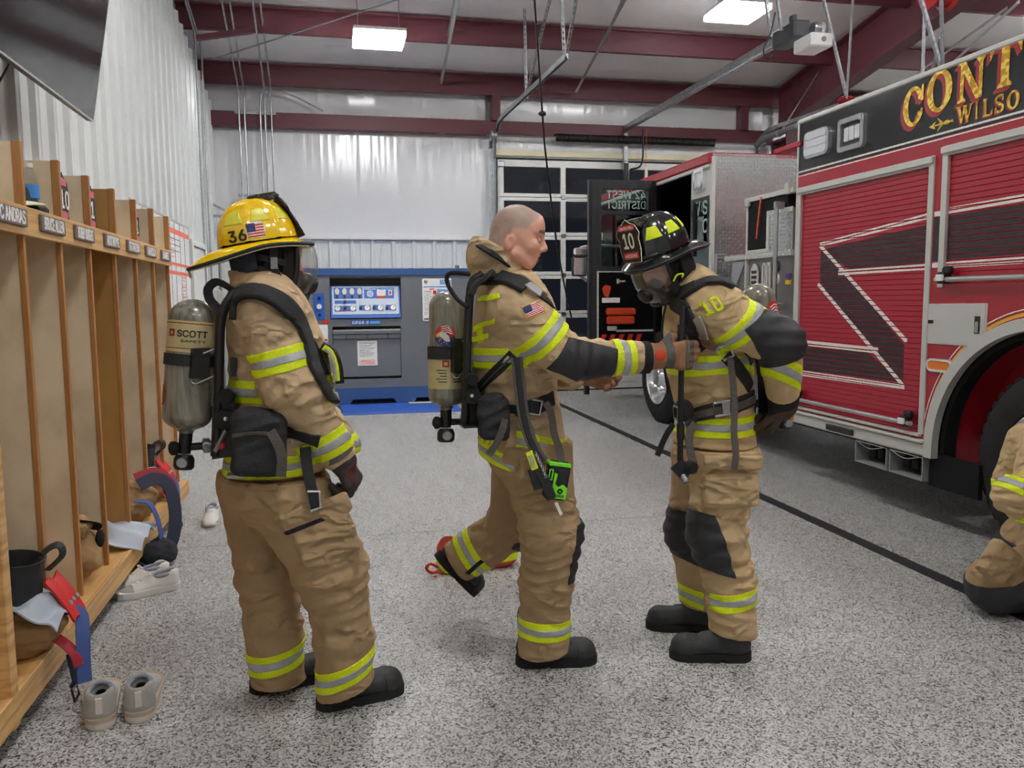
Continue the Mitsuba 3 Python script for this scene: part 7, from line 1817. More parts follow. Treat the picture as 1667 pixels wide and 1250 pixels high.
# tall flared collar, open at the front
Cl2 = Field((0.42, 2.82, 1.36), (0.98, 3.42, 1.70), 0.006)
Cl2.loft([((0.659, 3.140, 1.470), 0.118, 0.125), ((0.640, 3.140, 1.545), 0.118, 0.120), ((0.612, 3.140, 1.615), 0.112, 0.122)], s2, k=0.01)
Cl2.loft([((0.664, 3.140, 1.466), 0.085, 0.10), ((0.660, 3.140, 1.559), 0.096, 0.104), ((0.637, 3.140, 1.662), 0.098, 0.112)], s2, k=0.012, cut=True)
Cl2.folds([((0.571, 3.000, 1.555), (0.6,0,-0.8), 0.06, 0.005, 0.12)], 0.005, 12, 6)
Cl2.halfspace((0.598, 3.140, 1.652), unit((0.52,0,0.85)))
cl2 = Cl2.mesh(2)
part(ck2, 'collar', cl2, 'coat_tan', smooth=True)
lin_ = shell(cl2, [plane((0.575, 3.140, 1.643), unit((-0.2,0,1))), plane((0.598, 3.140, 1.648), (0,0.15,1))], 0.002)
part(ck2, 'collar_flap', strap_on(C2, [(0.700, 2.980, 1.540), (0.729, 2.970, 1.504), (0.760, 2.980, 1.478)], 0.075, 0.014), 'coat_tan', smooth=40)
part(ck2, 'collar_lining', strap(spline([(0.546, 3.060, 1.649), (0.575, 3.020, 1.624), (0.623, 3.030, 1.596), (0.667, 3.060, 1.570)], 6), 0.055, 0.008, up=(0.3,-0.7,0.7)), 'hood_black', smooth=40)
part(ck2, 'knit_cuff', tube([np.array(A2[2])-[0.012,0,0], np.array(A2[2])+[0.026,0,0]], 0.0605, 24), 'hood_black', smooth=30)
# gloves
G2 = Field((1.10, 2.66, 1.05), (1.46, 3.08, 1.42), 0.005)
w2 = np.array((1.140, 2.880, 1.235))
G2.chain([w2-[0.03,0,0], w2+[0.03,0,0]], [0.055, 0.045], k=0.01)
hand(G2, w2+[0.03,0,0], (1,0.06,0.0), (0.05,-1,0.05), (0.1,0,1), curl=(14,38,30), size=1.10, r=0.0135, thumb_curl=0.7)
gm2 = G2.mesh(1)
gk2 = part(p2, 'glove', gm2, 'glove_brown', smooth=True, label='brown leather work glove with grey bands')
part(gk2, 'grey_band', shell(gm2, slab_fields(w2, (1,0,0), 0.050, 0.088, []), 0.0018), 'glove_grey', smooth=True)
fb_ = [shell(gm2, slab_fields(w2, (1,0,0), a_, b_, []), 0.0015) for a_, b_ in ((0.137,0.146),(0.156,0.176))]
part(gk2, 'finger_pad', cat([q for q in fb_ if q is not None]), 'glove_grey', smooth=True)
part(gk2, 'orange_mark', shell(gm2, [near(w2+np.array([0.022,-0.05,0.008]), 0.022)], 0.001), 'orange_fabric', smooth=True)
G2b = Field((0.80, 3.05, 0.98), (1.26, 3.52, 1.36), 0.006)
w2b = np.array(A2b[2])
hand(G2b, w2b+[0.02,0,0], (1,-0.1,-0.05), (0,1,0.2), (0,-0.2,1), curl=(30,40,30), size=1.1, r=0.0135)
G2b.cap(w2b-[0.03,0,0], w2b+[0.04,0,0], 0.052, 0.045, k=0.01)
part(p2, 'glove', G2b.mesh(1), 'glove_brown', smooth=True)
# trousers
T2 = Field((0.20, 2.78, 0.03), (1.12, 3.74, 1.02), 0.008)
R2 = [(0.736, 3.050, 0.867), (0.797, 3.020, 0.556), (0.785, 3.050, 0.342), (0.784, 3.090, 0.055)]
L2 = [(0.744, 3.280, 0.800), (0.736, 3.420, 0.487), (0.626, 3.470, 0.393), (0.521, 3.500, 0.320)]
T2.chain(R2, [0.135, 0.114, 0.100, 0.102], k=0.03, join=0.04)
T2.chain(L2, [0.125, 0.105, 0.094, 0.096], k=0.03, join=0.04)
T2.ell((0.735, 3.150, 0.867), (0.165, 0.205, 0.15), k=0.06)
T2.rbox((0.738, 2.925, 0.821), (0.085,0.026,0.045), 0.012, rot((0,1,0), 6), k=0.014)
T2.folds([(R2[1], (0.15,0,-1), 0.05, 0.010, 0.15), ((0.738, 2.950, 0.487), (0.1,0,-1), 0.045, 0.009, 0.12), (R2[2], (0.1,0,-1), 0.06, 0.007, 0.15), ((0.774, 3.000, 0.237), (-0.2,0,-1), 0.06, 0.006, 0.1), (L2[1], (0.8,0,-0.5), 0.07, 0.008, 0.16), ((0.692, 2.950, 0.737), (0.4,0,-0.9), 0.07, 0.008, 0.15)], 0.007, 7, 21)
T2.halfspace((0.781, 3.080, 0.049), unit((0.10,0,-1)))
T2.halfspace((0.494, 3.500, 0.300), unit((-0.62,0.05,-0.78)) if False else unit(np.subtract(L2[3], L2[2])))
T2.halfspace((0.729, 3.100, 0.907), (0,0,1))
tm2 = T2.mesh(2)
tk2 = part(p2, 'trousers', tm2, 'trouser_tan', smooth=True)
trim_band(tk2, 'cuff_stripe', tm2, (0.762, 3.000, 0.209), unit((-0.04,0,-1)), [near_seg(R2[2], R2[3], 0.17)], w=0.076)
axl = unit(np.subtract(L2[3], L2[2]))
kb = trim_band(tk2, 'cuff_stripe', tm2, np.array(L2[3])-axl*0.098, axl, [near_seg(L2[2], np.array(L2[3])+axl*0.1, 0.17)], w=0.078)
part(tk2, 'black_tab', strap_on(T2, [(0.591, 3.400, 0.346), (0.561, 3.400, 0.316), (0.529, 3.400, 0.283)], 0.020, 0.008), 'hood_black', smooth=40)
kp = shell(tm2, in_poly((0.873, 3.000, 0.437), (1,0,0), (0,0,1), [(-0.028,-0.075),(0.10,-0.075),(0.10,0.165),(0.0,0.160),(-0.015,0.02)])+[near_seg(R2[0], R2[2], 0.2)], 0.006)
part(tk2, 'knee_pad', kp, 'pad_black', smooth=True)
kp2 = shell(tm2, [near((0.749, 3.360, 0.416), 0.045), plane((0.749, 3.360, 0.416), (0.5,-1,0))], 0.005)
part(tk2, 'knee_pad', kp2, 'pad_black', smooth=True)
boot(p2, (0.672, 3.11, 0), (1.006, 3.064, 0))
boot(p2, (0.405, 3.500, 0.334), np.array((0.416, 3.480, 0.318))+[0.30,0.24,0], shaft=0.13, frame=((0.56,0.45,-0.70),(0.80,0.0,0.64)))
# head
hc2 = np.array((0.686, 3.080, 1.697)); hf2 = unit((0.955, -0.26, -0.08)); hu2 = unit((0.07, 0, 1))
HF2, hm2, HB2, _ = head(hc2, hf2, hu2)
Bd2 = Field((0.24, 2.75, 0.06), (1.2, 3.66, 1.56), 0.012)
body_core(Bd2, hc2, HB2, np.array((0.659, 3.140, 1.489)), np.array((0.735, 3.150, 0.862)), None, None, [A2, A2b], [[R2[0],R2[1],R2[3]], [L2[0],L2[1],L2[3]]])
part(p2, 'body', cat([xf(hm2, HB2, hc2), Bd2.mesh(2)]), 'skin', smooth=True)
def zb_np(x):
    t = np.clip((-x-0.030)/0.032, 0, 1)
    return -0.006-0.070*t*t*(3-2*t)
hair = shell(hm2, [lambda P: P[:,2]-zb_np(P[:,0])+0.004, lambda P: np.minimum(0.004+0.95*np.maximum(P[:,2], -0.01), 0.062)+0.032-P[:,0]], 0.0004, 0.0)
part(p2, 'hair', xf(hair, HB2, hc2), 'stubble', smooth=True, label='short shaved greying hair')
W2 = lambda m: xf(m, HB2, hc2)
for q in (-1, 1):
    e = part(p2, 'eye', W2(blob((0.0765,q*0.033,-0.0275), (0.0118,0.0125,0.0105), 0, 5, 1, 3)), 'eye_white', smooth=True)
    part(e, 'iris', W2(blob((0.0862,q*0.0325,-0.0305), (0.003,0.0055,0.0055), 0, 5, 1, 2)), 'iris_dark', smooth=True)
    up_l = shell(HFm if False else hm2, [near((0.082,q*0.033,-0.014), 0.0)], 0.001) if False else None
    part(e, 'eyelid', W2(cloth_sheet(lambda u_, v_, q=q: np.stack([0.0765+0.0133*np.cos((u_-0.5)*2.2)*np.cos(0.02+1.0*v_), q*0.033+0.0145*np.sin((u_-0.5)*2.2), -0.0275+0.0130*np.sin(0.02+1.3*v_)], -1), 12, 6, 0.0016)), 'skin', smooth=50)
    bq = [(0.0965,q*0.013,0.004), (0.0945,q*0.028,0.0095), (0.083,q*0.046,0.007)]
    part(p2, 'eyebrow', W2(cat([shell(hm2, [near_seg(bq[0], bq[1], 0.0075), plane((0,0,0),(1,0,0))], 0.0016), shell(hm2, [near_seg(bq[1], bq[2], 0.0075), plane((0,0,0),(1,0,0))], 0.0016)])), 'brow_brown', smooth=True)
lp2 = [shell(hm2, [near_seg((0.094,-0.017,-0.0805), (0.094,0.017,-0.0805), 0.0085), plane((0,0,0),(1,0,0)), plane((0,0,-0.0885),(0.0,0,1))], 0.0006), shell(hm2, [near_seg((0.088,-0.016,-0.0965), (0.088,0.016,-0.0965), 0.0085), plane((0,0,-0.0885),(0,0,-1))], 0.0006)]
part(p2, 'lips', W2(cat([q for q in lp2 if q is not None])), 'lips', smooth=True)
part(p2, 'teeth', W2(blob((0.080,0,-0.0885), (0.006,0.016,0.003), 0, 5, 1, 2)), 'eye_white', smooth=True)

# air pack of the second person
a2 = thing('air_pack', 'air pack with eagle sticker on its cylinder on the back of the bareheaded person', 'air pack')
tb2, tt2 = np.array((0.417, 3.160, 1.033)), np.array((0.429, 3.180, 1.482))
k2_, b2_, ax2_, L2_ = tank(a2, tb2, tt2, 0.067, f2, label=(0.17, 0.42))
part(k2_, 'logo', flat_on_tank(ring(rrect(-0.013,-0.013,0.013,0.013,0.003), 0.007), b2_, ax2_, 0.0675, -0.15, L2_*0.385, fo), 'tank_red')
part(k2_, 'print_lines', cat([flat_on_tank(sbox(-0.04+0.008*(i%3), -0.002, 0.0, 0.001), b2_, ax2_, 0.0675, -0.1, L2_*0.33-0.011*i, fo) for i in range(5)]+[flat_on_tank(sbox(0.0, -0.002, 0.035-0.008*(i%2), 0.001), b2_, ax2_, 0.0675, 0.3, L2_*0.33-0.011*i, fo) for i in range(5)]), 'ink_black')
ea = part(k2_, 'roundel', flat_on_tank(Point(0,0).buffer(0.040), b2_, ax2_, 0.0675, -0.2, L2_*0.62, fo, 0.001), 'flag_blue')
part(ea, 'red_half', flat_on_tank(Point(0,0).buffer(0.040).intersection(sbox(-0.05,-0.004,0.05,0.05)), b2_, ax2_, 0.0675, -0.2, L2_*0.62, fo, 0.0018), 'flag_red')
part(ea, 'white_stripes', cat([flat_on_tank(thick([(-0.015+0.0*i, 0.008+0.008*i), (0.008,0.014+0.008*i), (0.030-0.004*i, 0.006+0.008*i)], 0.0034).intersection(Point(0,0).buffer(0.039)), b2_, ax2_, 0.0675, -0.2, L2_*0.62, fo, 0.0026) for i in range(4)]), 'flag_white')
part(ea, 'bird_head', flat_on_tank(Polygon([(-0.030,0.006),(-0.018,0.014),(-0.002,0.013),(0.014,-0.002),(0.018,-0.022),(0.004,-0.024),(-0.006,-0.014),(-0.016,-0.004),(-0.024,-0.001)]), b2_, ax2_, 0.0675, -0.2, L2_*0.62, fo, 0.0034), 'flag_white')
part(ea, 'beak', flat_on_tank(Polygon([(-0.034,0.0),(-0.028,0.008),(-0.018,0.006),(-0.022,-0.002),(-0.031,-0.008)]), b2_, ax2_, 0.0675, -0.2, L2_*0.62, fo, 0.0042), 'patch_gold')
part(ea, 'star', cat([flat_on_tank(Point(-0.022+0.009*i, -0.020-0.006*(i%2)-0.004*(i in (1,2,3))).buffer(0.0022, quad_segs=2), b2_, ax2_, 0.0675, -0.2, L2_*0.62, fo, 0.0026) for i in range(6)]), 'flag_white')
part(a2, 'cylinder_strap', lathe([(0.0685,L2_*0.42),(0.0725,L2_*0.42),(0.0725,L2_*0.53),(0.0685,L2_*0.53)], 40, ax2_, b2_), 'strap_black', smooth=30)
part(a2, 'strap_buckle', hull_of([b2_+ax2_*(L2_*z_)+unit((0.45,-0.9,0))*r_+np.array([0.9,0.45,0])*t_ for z_ in (0.32,0.60) for r_ in (0.068,0.092) for t_ in (-0.026,0.03)]), 'black_plastic')
part(a2, 'buckle_wire', tube(spline([b2_+ax2_*(L2_*z_)+np.array(p_) for z_, p_ in ((0.58,(0.05,-0.08,0)),(0.56,(0.085,-0.06,0)),(0.36,(0.085,-0.06,0)),(0.31,(0.05,-0.075,0)),(0.27,(0.03,-0.08,0)),(0.31,(0.01,-0.08,0)))], 6), 0.004, 6), 'steel', smooth=True)
valve(a2, b2_, ax2_, f2)
fk2 = part(a2, 'back_frame', cat([tube(spline([(0.539, 3.000, 1.541), (0.498, 3.000, 1.506), (0.481, 2.990, 1.377), (0.474, 2.990, 1.198), (0.465, 3.000, 0.988)], 8), 0.016, 10), tube(spline([(0.589, 3.280, 1.540), (0.544, 3.280, 1.501), (0.527, 3.280, 1.370), (0.517, 3.280, 1.174), (0.509, 3.280, 0.945)], 8), 0.016, 10)]), 'black_plastic', smooth=40)
part(fk2, 'hip_plate', hull_of([(0.457, 3.000, 1.175), (0.499, 3.280, 1.149), (0.512, 3.000, 1.196), (0.559, 3.280, 1.173), (0.518, 3.000, 0.986), (0.567, 3.280, 0.943), (0.454, 3.000, 0.984), (0.496, 3.280, 0.940)]), 'black_plastic')
part(fk2, 'regulator_unit', cat([lathe([(0,0.03),(0.028,0.03),(0.032,0.02),(0.032,0)], 18, (0,-1,0), (0.489, 2.980, 1.099)), lathe([(0,0.04),(0.020,0.04),(0.024,0.02),(0.024,0)], 18, (0,-1,0), (0.485, 2.980, 1.162))]), 'rubber', smooth=30)
part(fk2, 'chrome_bolt', lathe([(0,0.008),(0.006,0.006),(0.008,0)], 10, (0,-1,0), (0.483, 2.945, 1.103)), 'chrome', smooth=40)
part(fk2, 'bracket', bx((0.454, 3.000, 0.988)[0], (0.509, 3.000, 0.986)[0], 2.95, 3.0, (0.454, 3.000, 0.984)[2], (0.454, 3.000, 0.993)[2]), 'black_plastic')
part(a2, 'air_line', tube(spline([(0.478, 2.970, 1.422), (0.445, 3.000, 1.449), (0.416, 3.030, 1.500), (0.412, 3.030, 1.534), (0.433, 3.020, 1.547), (0.491, 3.000, 1.541)], 8), 0.008, 8), 'rubber', smooth=True)
sp2 = part(a2, 'shoulder_strap', strap_on(C2, [(0.487, 2.980, 1.466), (0.512, 2.980, 1.510), (0.567, 2.980, 1.532), (0.628, 2.970, 1.520), (0.674, 2.950, 1.491)], 0.070, 0.020, lift=0.010), 'strap_black', smooth=40)
part(sp2, 'strap_tag', strap_on(C2, [(0.679, 2.950, 1.504), (0.701, 2.950, 1.486), (0.724, 2.950, 1.469)], 0.035, 0.006, lift=0.024), 'silver_trim', smooth=40)
part(sp2, 'lower_strap', strap_on(C2, [(0.720, 2.950, 1.469), (0.775, 2.950, 1.430), (0.817, 2.950, 1.385), (0.845, 2.950, 1.342)], 0.030, 0.010), 'strap_black', smooth=40)
part(sp2, 'side_strap', strap_on(C2, [(0.635, 2.950, 1.251), (0.594, 2.950, 1.203), (0.557, 2.950, 1.154), (0.528, 2.970, 1.108)], 0.040, 0.006), 'strap_black', smooth=40)
part(sp2, 'trim_line', strap_on(C2, [(0.635, 2.950, 1.251), (0.594, 2.950, 1.203), (0.557, 2.950, 1.154), (0.528, 2.970, 1.108)], 0.006, 0.004, lift=0.009), 'strap_grey', smooth=40)
vs = part(sp2, 'hanging_strap', strap(spline([(0.640, 2.900, 1.241), (0.650, 2.895, 1.146), (0.658, 2.885, 1.051), (0.675, 2.870, 0.970), (0.699, 2.860, 0.906), (0.725, 2.855, 0.865)], 6), 0.042, 0.005, up=(0,-1,0)), 'strap_grey', smooth=40)
part(vs, 'webbing_edge', strap(spline([(0.639, 2.895, 1.241), (0.649, 2.890, 1.146), (0.657, 2.880, 1.052), (0.673, 2.865, 0.971), (0.698, 2.855, 0.906), (0.724, 2.850, 0.866)], 6), 0.020, 0.006, up=(0,-1,0)), 'strap_black', smooth=40)
part(sp2, 'front_loop', strap(spline([(0.749, 2.910, 1.074), (0.767, 2.900, 1.036), (0.776, 2.890, 0.962), (0.796, 2.880, 0.895), (0.798, 2.870, 0.858)], 6), 0.026, 0.005, up=(0,-1,0)), 'strap_grey', smooth=40)
wb2 = part(a2, 'waist_belt', strap_on(C2, [(0.532, 2.970, 1.053), (0.602, 2.950, 1.049), (0.671, 2.950, 1.049), (0.741, 2.950, 1.062), (0.800, 2.980, 1.080)], 0.055, 0.010), 'strap_black', smooth=40)
part(wb2, 'buckle', xf(tube([(-0.02,0,-0.026),(0.02,0,-0.026),(0.02,0,0.026),(-0.02,0,0.026)], 0.005, 8, closed=True), rot((0,1,0), 12), (0.716, 2.925, 1.055)), 'brushed_alu', smooth=40)
bagF2 = Field((0.46,2.72,0.86),(0.84,3.06,1.22),0.007)
bagF2.rbox((0.560, 2.930, 0.990), (0.055,0.045,0.045), 0.02, rot((0,1,0), 6), k=0.02)
bagF2.ell((0.559, 2.940, 1.061), (0.060,0.05,0.055), k=0.04)
bagF2.folds([((0.546, 2.900, 1.049), (0.4,0,-1), 0.045, 0.005, 0.1)], 0.006, 12, 5)
bg2 = part(a2, 'mask_bag', bagF2.mesh(2), 'strap_black', smooth=True)
part(bg2, 'hanging_strap', strap(spline([(0.590, 2.875, 1.024), (0.580, 2.870, 0.985), (0.558, 2.875, 0.936), (0.532, 2.880, 0.896)], 6), 0.026, 0.004, up=(0,-1,0)), 'strap_grey', smooth=40)

# gas monitor clipped to the second person's belt
gm_ = thing('gas_monitor', 'black and neon green handheld monitor hanging at the hip of the bareheaded person', 'monitor')
mc = np.array((0.782, 2.880, 0.791)); MR = rot((0,1,0), 10)
def mbox(x0,x1,y0,y1,z0,z1,b=0.004): return xf(bx(x0,x1,y0,y1,z0,z1,b), MR, mc)
part(gm_, 'body', mbox(-0.042,0.042,-0.022,0.022,-0.072,0.070,0.010), 'black_plastic')
part(gm_, 'top_band', mbox(-0.043,0.040,-0.024,0.02,0.052,0.068,0.004), 'green_neon')
gg = part(gm_, 'green_panel', xf(extr(Polygon([(-0.018,-0.064),(0.038,-0.064),(0.038,-0.022),(0.02,-0.010),(0.004,-0.022),(-0.010,-0.010),(-0.006,0.025),(-0.018,0.030)]), 0.003, O=(0,-0.022,0), X=(1,0,0), Y=(0,0,1)), MR, mc), 'green_neon')
part(gg, 'lettering', xf(text('SYGNUS', 0.009, (-0.012,-0.0255,-0.058), (1,0,0), (0,0,1), 0.001, width=0.042), MR, mc), 'ink_black')
part(gg, 'speaker_ring', xf(lathe([(0.004,0.002),(0.010,0.002),(0.010,0),(0.004,0)], 16, (0,-1,0), (0.012,-0.0245,-0.036)), MR, mc), 'black_plastic')
part(gm_, 'side_grip', cat([xf(extr(ring(rrect(-0.040,0.0,-0.024,0.042,0.004), 0.004), 0.003, O=(0,-0.023,0), X=(1,0,0), Y=(0,0,1)), MR, mc)]), 'green_neon')
part(gm_, 'screen', mbox(-0.008,0.034,-0.0245,-0.02,-0.005,0.044,0.003), 'leather_black')
part(gm_, 'strap', strap(spline([(0.690, 2.860, 0.904), (0.705, 2.850, 0.849), (0.730, 2.840, 0.794), (0.753, 2.840, 0.731)], 6), 0.036, 0.008, up=(0,-1,0)), 'strap_black', smooth=40)
part(gm_, 'reflective_tab', strap(np.array([(0.672, 2.852, 0.906), (0.694, 2.848, 0.841)]), 0.026, 0.006, up=(0,-1,0)), 'lime', smooth=40)
part(gm_, 'tab_silver', strap(np.array([(0.675, 2.847, 0.893), (0.688, 2.844, 0.851)]), 0.012, 0.006, up=(0,-1,0)), 'silver_trim', smooth=40)
part(gm_, 'carrier', strap(np.array([(0.693, 2.855, 0.844), (0.714, 2.850, 0.770)]), 0.050, 0.014, up=(0,-1,0)), 'strap_black', smooth=40)
ch_ = []
cp_ = spline([(0.694, 2.840, 0.900), (0.711, 2.835, 0.863), (0.729, 2.835, 0.817)], 6)
for i, q in enumerate(cp_): ch_.append(xf(tube([(-0.004,0,-0.006),(0.004,0,-0.006),(0.004,0,0.006),(-0.004,0,0.006)], 0.0013, 5, closed=True), rot((0,0,1), 90*(i%2)), q))
part(gm_, 'chain', cat(ch_), 'chrome', smooth=40, kind='stuff')
part(gm_, 'tag', strap(np.array([(0.770, 2.845, 0.716), (0.789, 2.840, 0.670)]), 0.012, 0.003, up=(0,-1,0)), 'flag_white', smooth=40)

# red rope bag on the floor behind
rb = thing('rescue_bag', 'red rescue bag with lime stripe and orange hook on the floor behind the raised boot', 'bag')
RBF = Field((0.25,4.0,-0.03),(1.15,4.75,0.3),0.009)
rc_ = np.array((0.731, 4.248, 0.000))+[0,0.10,0.072]
RBF.rbox(rc_, (0.215,0.10,0.075), 0.045, rot((0,0,1), 8), k=0.02)
RBF.folds([(rc_, (1,0,0.2), 0.12, 0.008, 0.3)], 0.010, 9, 5)
rm_ = RBF.mesh(2)
rm_, _ = clip(rm_, [lambda P: P[:,2]-0.001])
rk = part(rb, 'body', rm_, mat('bag_red', proc(lambda p, n, uv: mix(srgb(206,84,72), srgb(180,60,52), fbm(p.x*14, p.y*14, p.z*14))), rough=0.7), smooth=True)
part(rb, 'lime_stripe', shell(rm_, slab_fields((rc_[0],0,0.025), (-0.10,0,1), 0, 0.04), 0.004), 'lime', smooth=True)
part(rb, 'hook', cat([tube(spline([(0.501, 4.250, 0.048), (0.459, 4.220, 0.074), (0.440, 4.220, 0.052), (0.467, 4.240, 0.020), (0.507, 4.250, 0.020)], 6), 0.008, 8), tube(spline([(0.507, 4.250, 0.020), (0.533, 4.250, -0.008), (0.509, 4.220, -0.016), (0.484, 4.220, 0.006)], 6), 0.006, 8)]), 'orange_fabric', smooth=True)
part(rb, 'handle', strap(spline([(0.518, 4.270, 0.120), (0.539, 4.270, 0.179), (0.585, 4.270, 0.182), (0.642, 4.300, 0.150)], 6), 0.035, 0.008, up=(0,-1,0)), 'bag_red', smooth=40)

# ================================================================ person in the black helmet
p3 = thing('person', 'person in black helmet number 10 with face mask and head bowed, facing left', 'person')
f3 = unit((-0.95, 0.30, 0)); s3 = np.array([f3[1], -f3[0], 0])
C3 = Field((0.94, 2.58, 0.78), (2.0, 3.60, 1.64), 0.008)
rows = [((1.408, 3.140, 1.505), 0.085, 0.11), ((1.430, 3.140, 1.451), 0.125, 0.175), ((1.469, 3.140, 1.356), 0.160, 0.205), ((1.493, 3.140, 1.223), 0.172, 0.21), ((1.509, 3.140, 1.104), 0.166, 0.205), ((1.527, 3.140, 0.986), 0.154, 0.20), ((1.527, 3.140, 0.848), 0.168, 0.215), ((1.529, 3.140, 0.723), 0.175, 0.22)]
C3.loft(rows, s3, k=0.04)
A3 = [(1.420, 2.950, 1.401), (1.655, 2.860, 1.276), (1.729, 2.960, 1.086)]
C3.chain(A3, [0.106, 0.088, 0.064], k=0.035, join=0.025)
A3b = [(1.536, 3.340, 1.395), (1.666, 3.420, 1.133), (1.595, 3.360, 1.004)]
C3.chain(A3b, [0.10, 0.085, 0.066], k=0.04, join=0.03)
C3.ell((1.442, 2.970, 1.424), (0.11,0.09,0.075), k=0.05)
C3.folds([(A3[1], (0.2,0,-1), 0.05, 0.008, 0.11), ((1.498, 2.900, 1.343), (0.8,0,-0.6), 0.07, 0.007, 0.12), ((1.349, 2.950, 1.084), (0.5,0,-0.85), 0.07, 0.011, 0.14), ((1.289, 3.050, 1.269), (0.6,0,-0.8), 0.08, 0.008, 0.12), ((1.369, 2.950, 1.413), (0.9,0,0.3), 0.09, 0.005, 0.13)], 0.007, 7, 23)
C3.halfspace((1.290, 3.000, 0.863), unit((-0.05,0,-1)))
C3.halfspace(A3[2], unit(np.subtract(A3[2], A3[1])))if False else None
coat3 = C3.mesh(2)
ck3 = part(p3, 'coat', coat3, 'coat_light', smooth=True)
u3 = unit(np.subtract(A3[1], A3[0])); v3 = unit(np.subtract(A3[2], A3[1]))
trim_band(ck3, 'arm_stripe', coat3, between(A3[0], A3[1], 0.24), unit((0.76,0,-0.65)), [near_seg(A3[0], A3[1], 0.14), plane((1.417, 2.900, 1.367), (0.7,-0.5,-0.25))], w=0.078)
trim_band(ck3, 'cuff_stripe', coat3, between(A3[1], A3[2], 0.34), unit((-0.40,0,-0.9)), [near_seg(between(A3[1],A3[2],0.2), A3[2], 0.13), plane((1.583, 2.900, 1.177), (1,0,0))], w=0.080)
trim_band(ck3, 'chest_stripe', coat3, (1.347, 2.950, 1.221), unit((0.1,0,-1)), [lambda P: -(near_seg(A3[0], A3[1], 0.118)(P)), plane((1.620, 3.000, 1.217), (-1,0,0))], w=0.078)
trim_band(ck3, 'hem_stripe', coat3, (1.428, 2.950, 0.981), unit((0.0,0,-1)), [], w=0.078)
O_ = np.array((1.584, 2.860, 1.393)); pq = [(q_[0]-O_[0], q_[2]-O_[2]) for q_ in [(1.578, 2.860, 1.403), (1.808, 2.860, 1.363), (1.811, 2.860, 1.269), (1.602, 2.860, 1.180), (1.487, 2.860, 1.330)]][::-1]
pad3 = shell(coat3, in_poly(O_, (1,0,0), (0,0,1), pq)+[lambda P: np.maximum(near_seg(between(A3[0],A3[1],0.3), A3[1], 0.15)(P), near_seg(A3[1], A3[2], 0.14)(P))], 0.005)
part(ck3, 'elbow_pad', pad3, 'pad_black', smooth=True)
ten = []
O10, X10, Y10 = np.array((1.357, 2.860, 1.382)), unit((0.86,0,0.42)), unit((-0.42,0,0.86))
for poly in ([(0.008,0),(0.018,0),(0.018,0.05),(0.008,0.05)], [(0.0,0.036),(0.012,0.046),(0.012,0.05),(0.006,0.05),(0.0,0.044)], [(0.0,-0.002),(0.026,-0.002),(0.026,0.006),(0.0,0.006)], [(0.033,0),(0.042,0),(0.042,0.05),(0.033,0.05)], [(0.056,0),(0.065,0),(0.065,0.05),(0.056,0.05)], [(0.036,0.042),(0.062,0.042),(0.058,0.053),(0.040,0.053)], [(0.040,-0.003),(0.058,-0.003),(0.062,0.008),(0.036,0.008)]):
    q = shell(coat3, in_poly(O10, X10, Y10, poly)+[near((1.389, 2.860, 1.402), 0.1)], 0.003)
    if q is not None: ten.append(q)
part(ck3, 'sleeve_number', cat(ten), 'lime', smooth=True)
Cl3 = Field((1.15, 2.85, 1.36), (1.66, 3.42, 1.66), 0.006)
Cl3.loft([((1.404, 3.140, 1.456), 0.110, 0.118), ((1.387, 3.140, 1.500), 0.096, 0.100), ((1.370, 3.140, 1.554), 0.098, 0.098)], s3, k=0.01)
Cl3.folds([((1.328, 3.000, 1.503), (0.6,0,-0.8), 0.06, 0.005, 0.12)], 0.005, 12, 6)
Cl3.halfspace((1.381, 3.140, 1.530), unit((-0.55,0,0.83)))
cl3 = Cl3.mesh(2)
ck3c = part(ck3, 'collar', cl3, 'coat_light', smooth=True)
part(ck3c, 'collar_tab', strap_on(Cl3, [(1.275, 3.000, 1.503), (1.295, 3.000, 1.475), (1.306, 3.000, 1.446)], 0.045, 0.008), 'hood_black', smooth=40)
part(ck3c, 'hang_loop', tube(spline([(1.280, 3.000, 1.512), (1.290, 2.990, 1.535), (1.315, 2.990, 1.540), (1.310, 2.990, 1.526)], 6), 0.004, 6), 'lime', smooth=True)
part(ck3, 'front_closure', strap_on(C3, [(1.253, 3.000, 1.433), (1.247, 3.020, 1.366), (1.245, 3.020, 1.295), (1.248, 3.000, 1.177), (1.265, 3.000, 1.081)], 0.010, 0.006), 'hood_black', smooth=40)
part(ck3, 'knit_cuff', tube([np.array(A3[2])-v3*0.0, np.array(A3[2])+v3*0.035], 0.062, 18), 'hood_black', smooth=30)
# left glove, fist on the hip behind
G3 = Field((1.50, 2.72, 0.86), (1.98, 3.20, 1.24), 0.006)
w3 = np.array(A3[2])+v3*0.03
G3.cap(w3-v3*0.01, w3+v3*0.05, 0.062, 0.056, k=0.01)
hand(G3, w3+v3*0.04, unit((-0.25,0.25,-0.9)), (0.75,-0.6,0.0), (-0.4,-0.6,0.1), curl=(62,72,50), size=1.12, r=0.0135)
gm3 = G3.mesh(1)
gk3 = part(p3, 'glove', gm3, 'glove_umber', smooth=True, label='dark brown work glove on the hip')
part(gk3, 'cuff_band', shell(gm3, slab_fields(w3, v3, 0.0, 0.035), 0.002), 'hood_black', smooth=True)
G3b = Field((1.10, 3.10, 0.86), (1.66, 3.60, 1.30), 0.007)
G3b.cap(np.array(A3b[2])-[0,0,0.0], np.array(A3b[2])+[-0.03,-0.02,-0.02], 0.055, 0.05, k=0.01)
hand(G3b, np.array(A3b[2])+[-0.03,-0.02,-0.02], (-0.8,-0.2,-0.4), (-0.3,0.3,0.9), (0,-1,0.2), curl=(50,60,45), size=1.1, r=0.0135)
part(p3, 'glove', G3b.mesh(1), 'glove_umber', smooth=True)
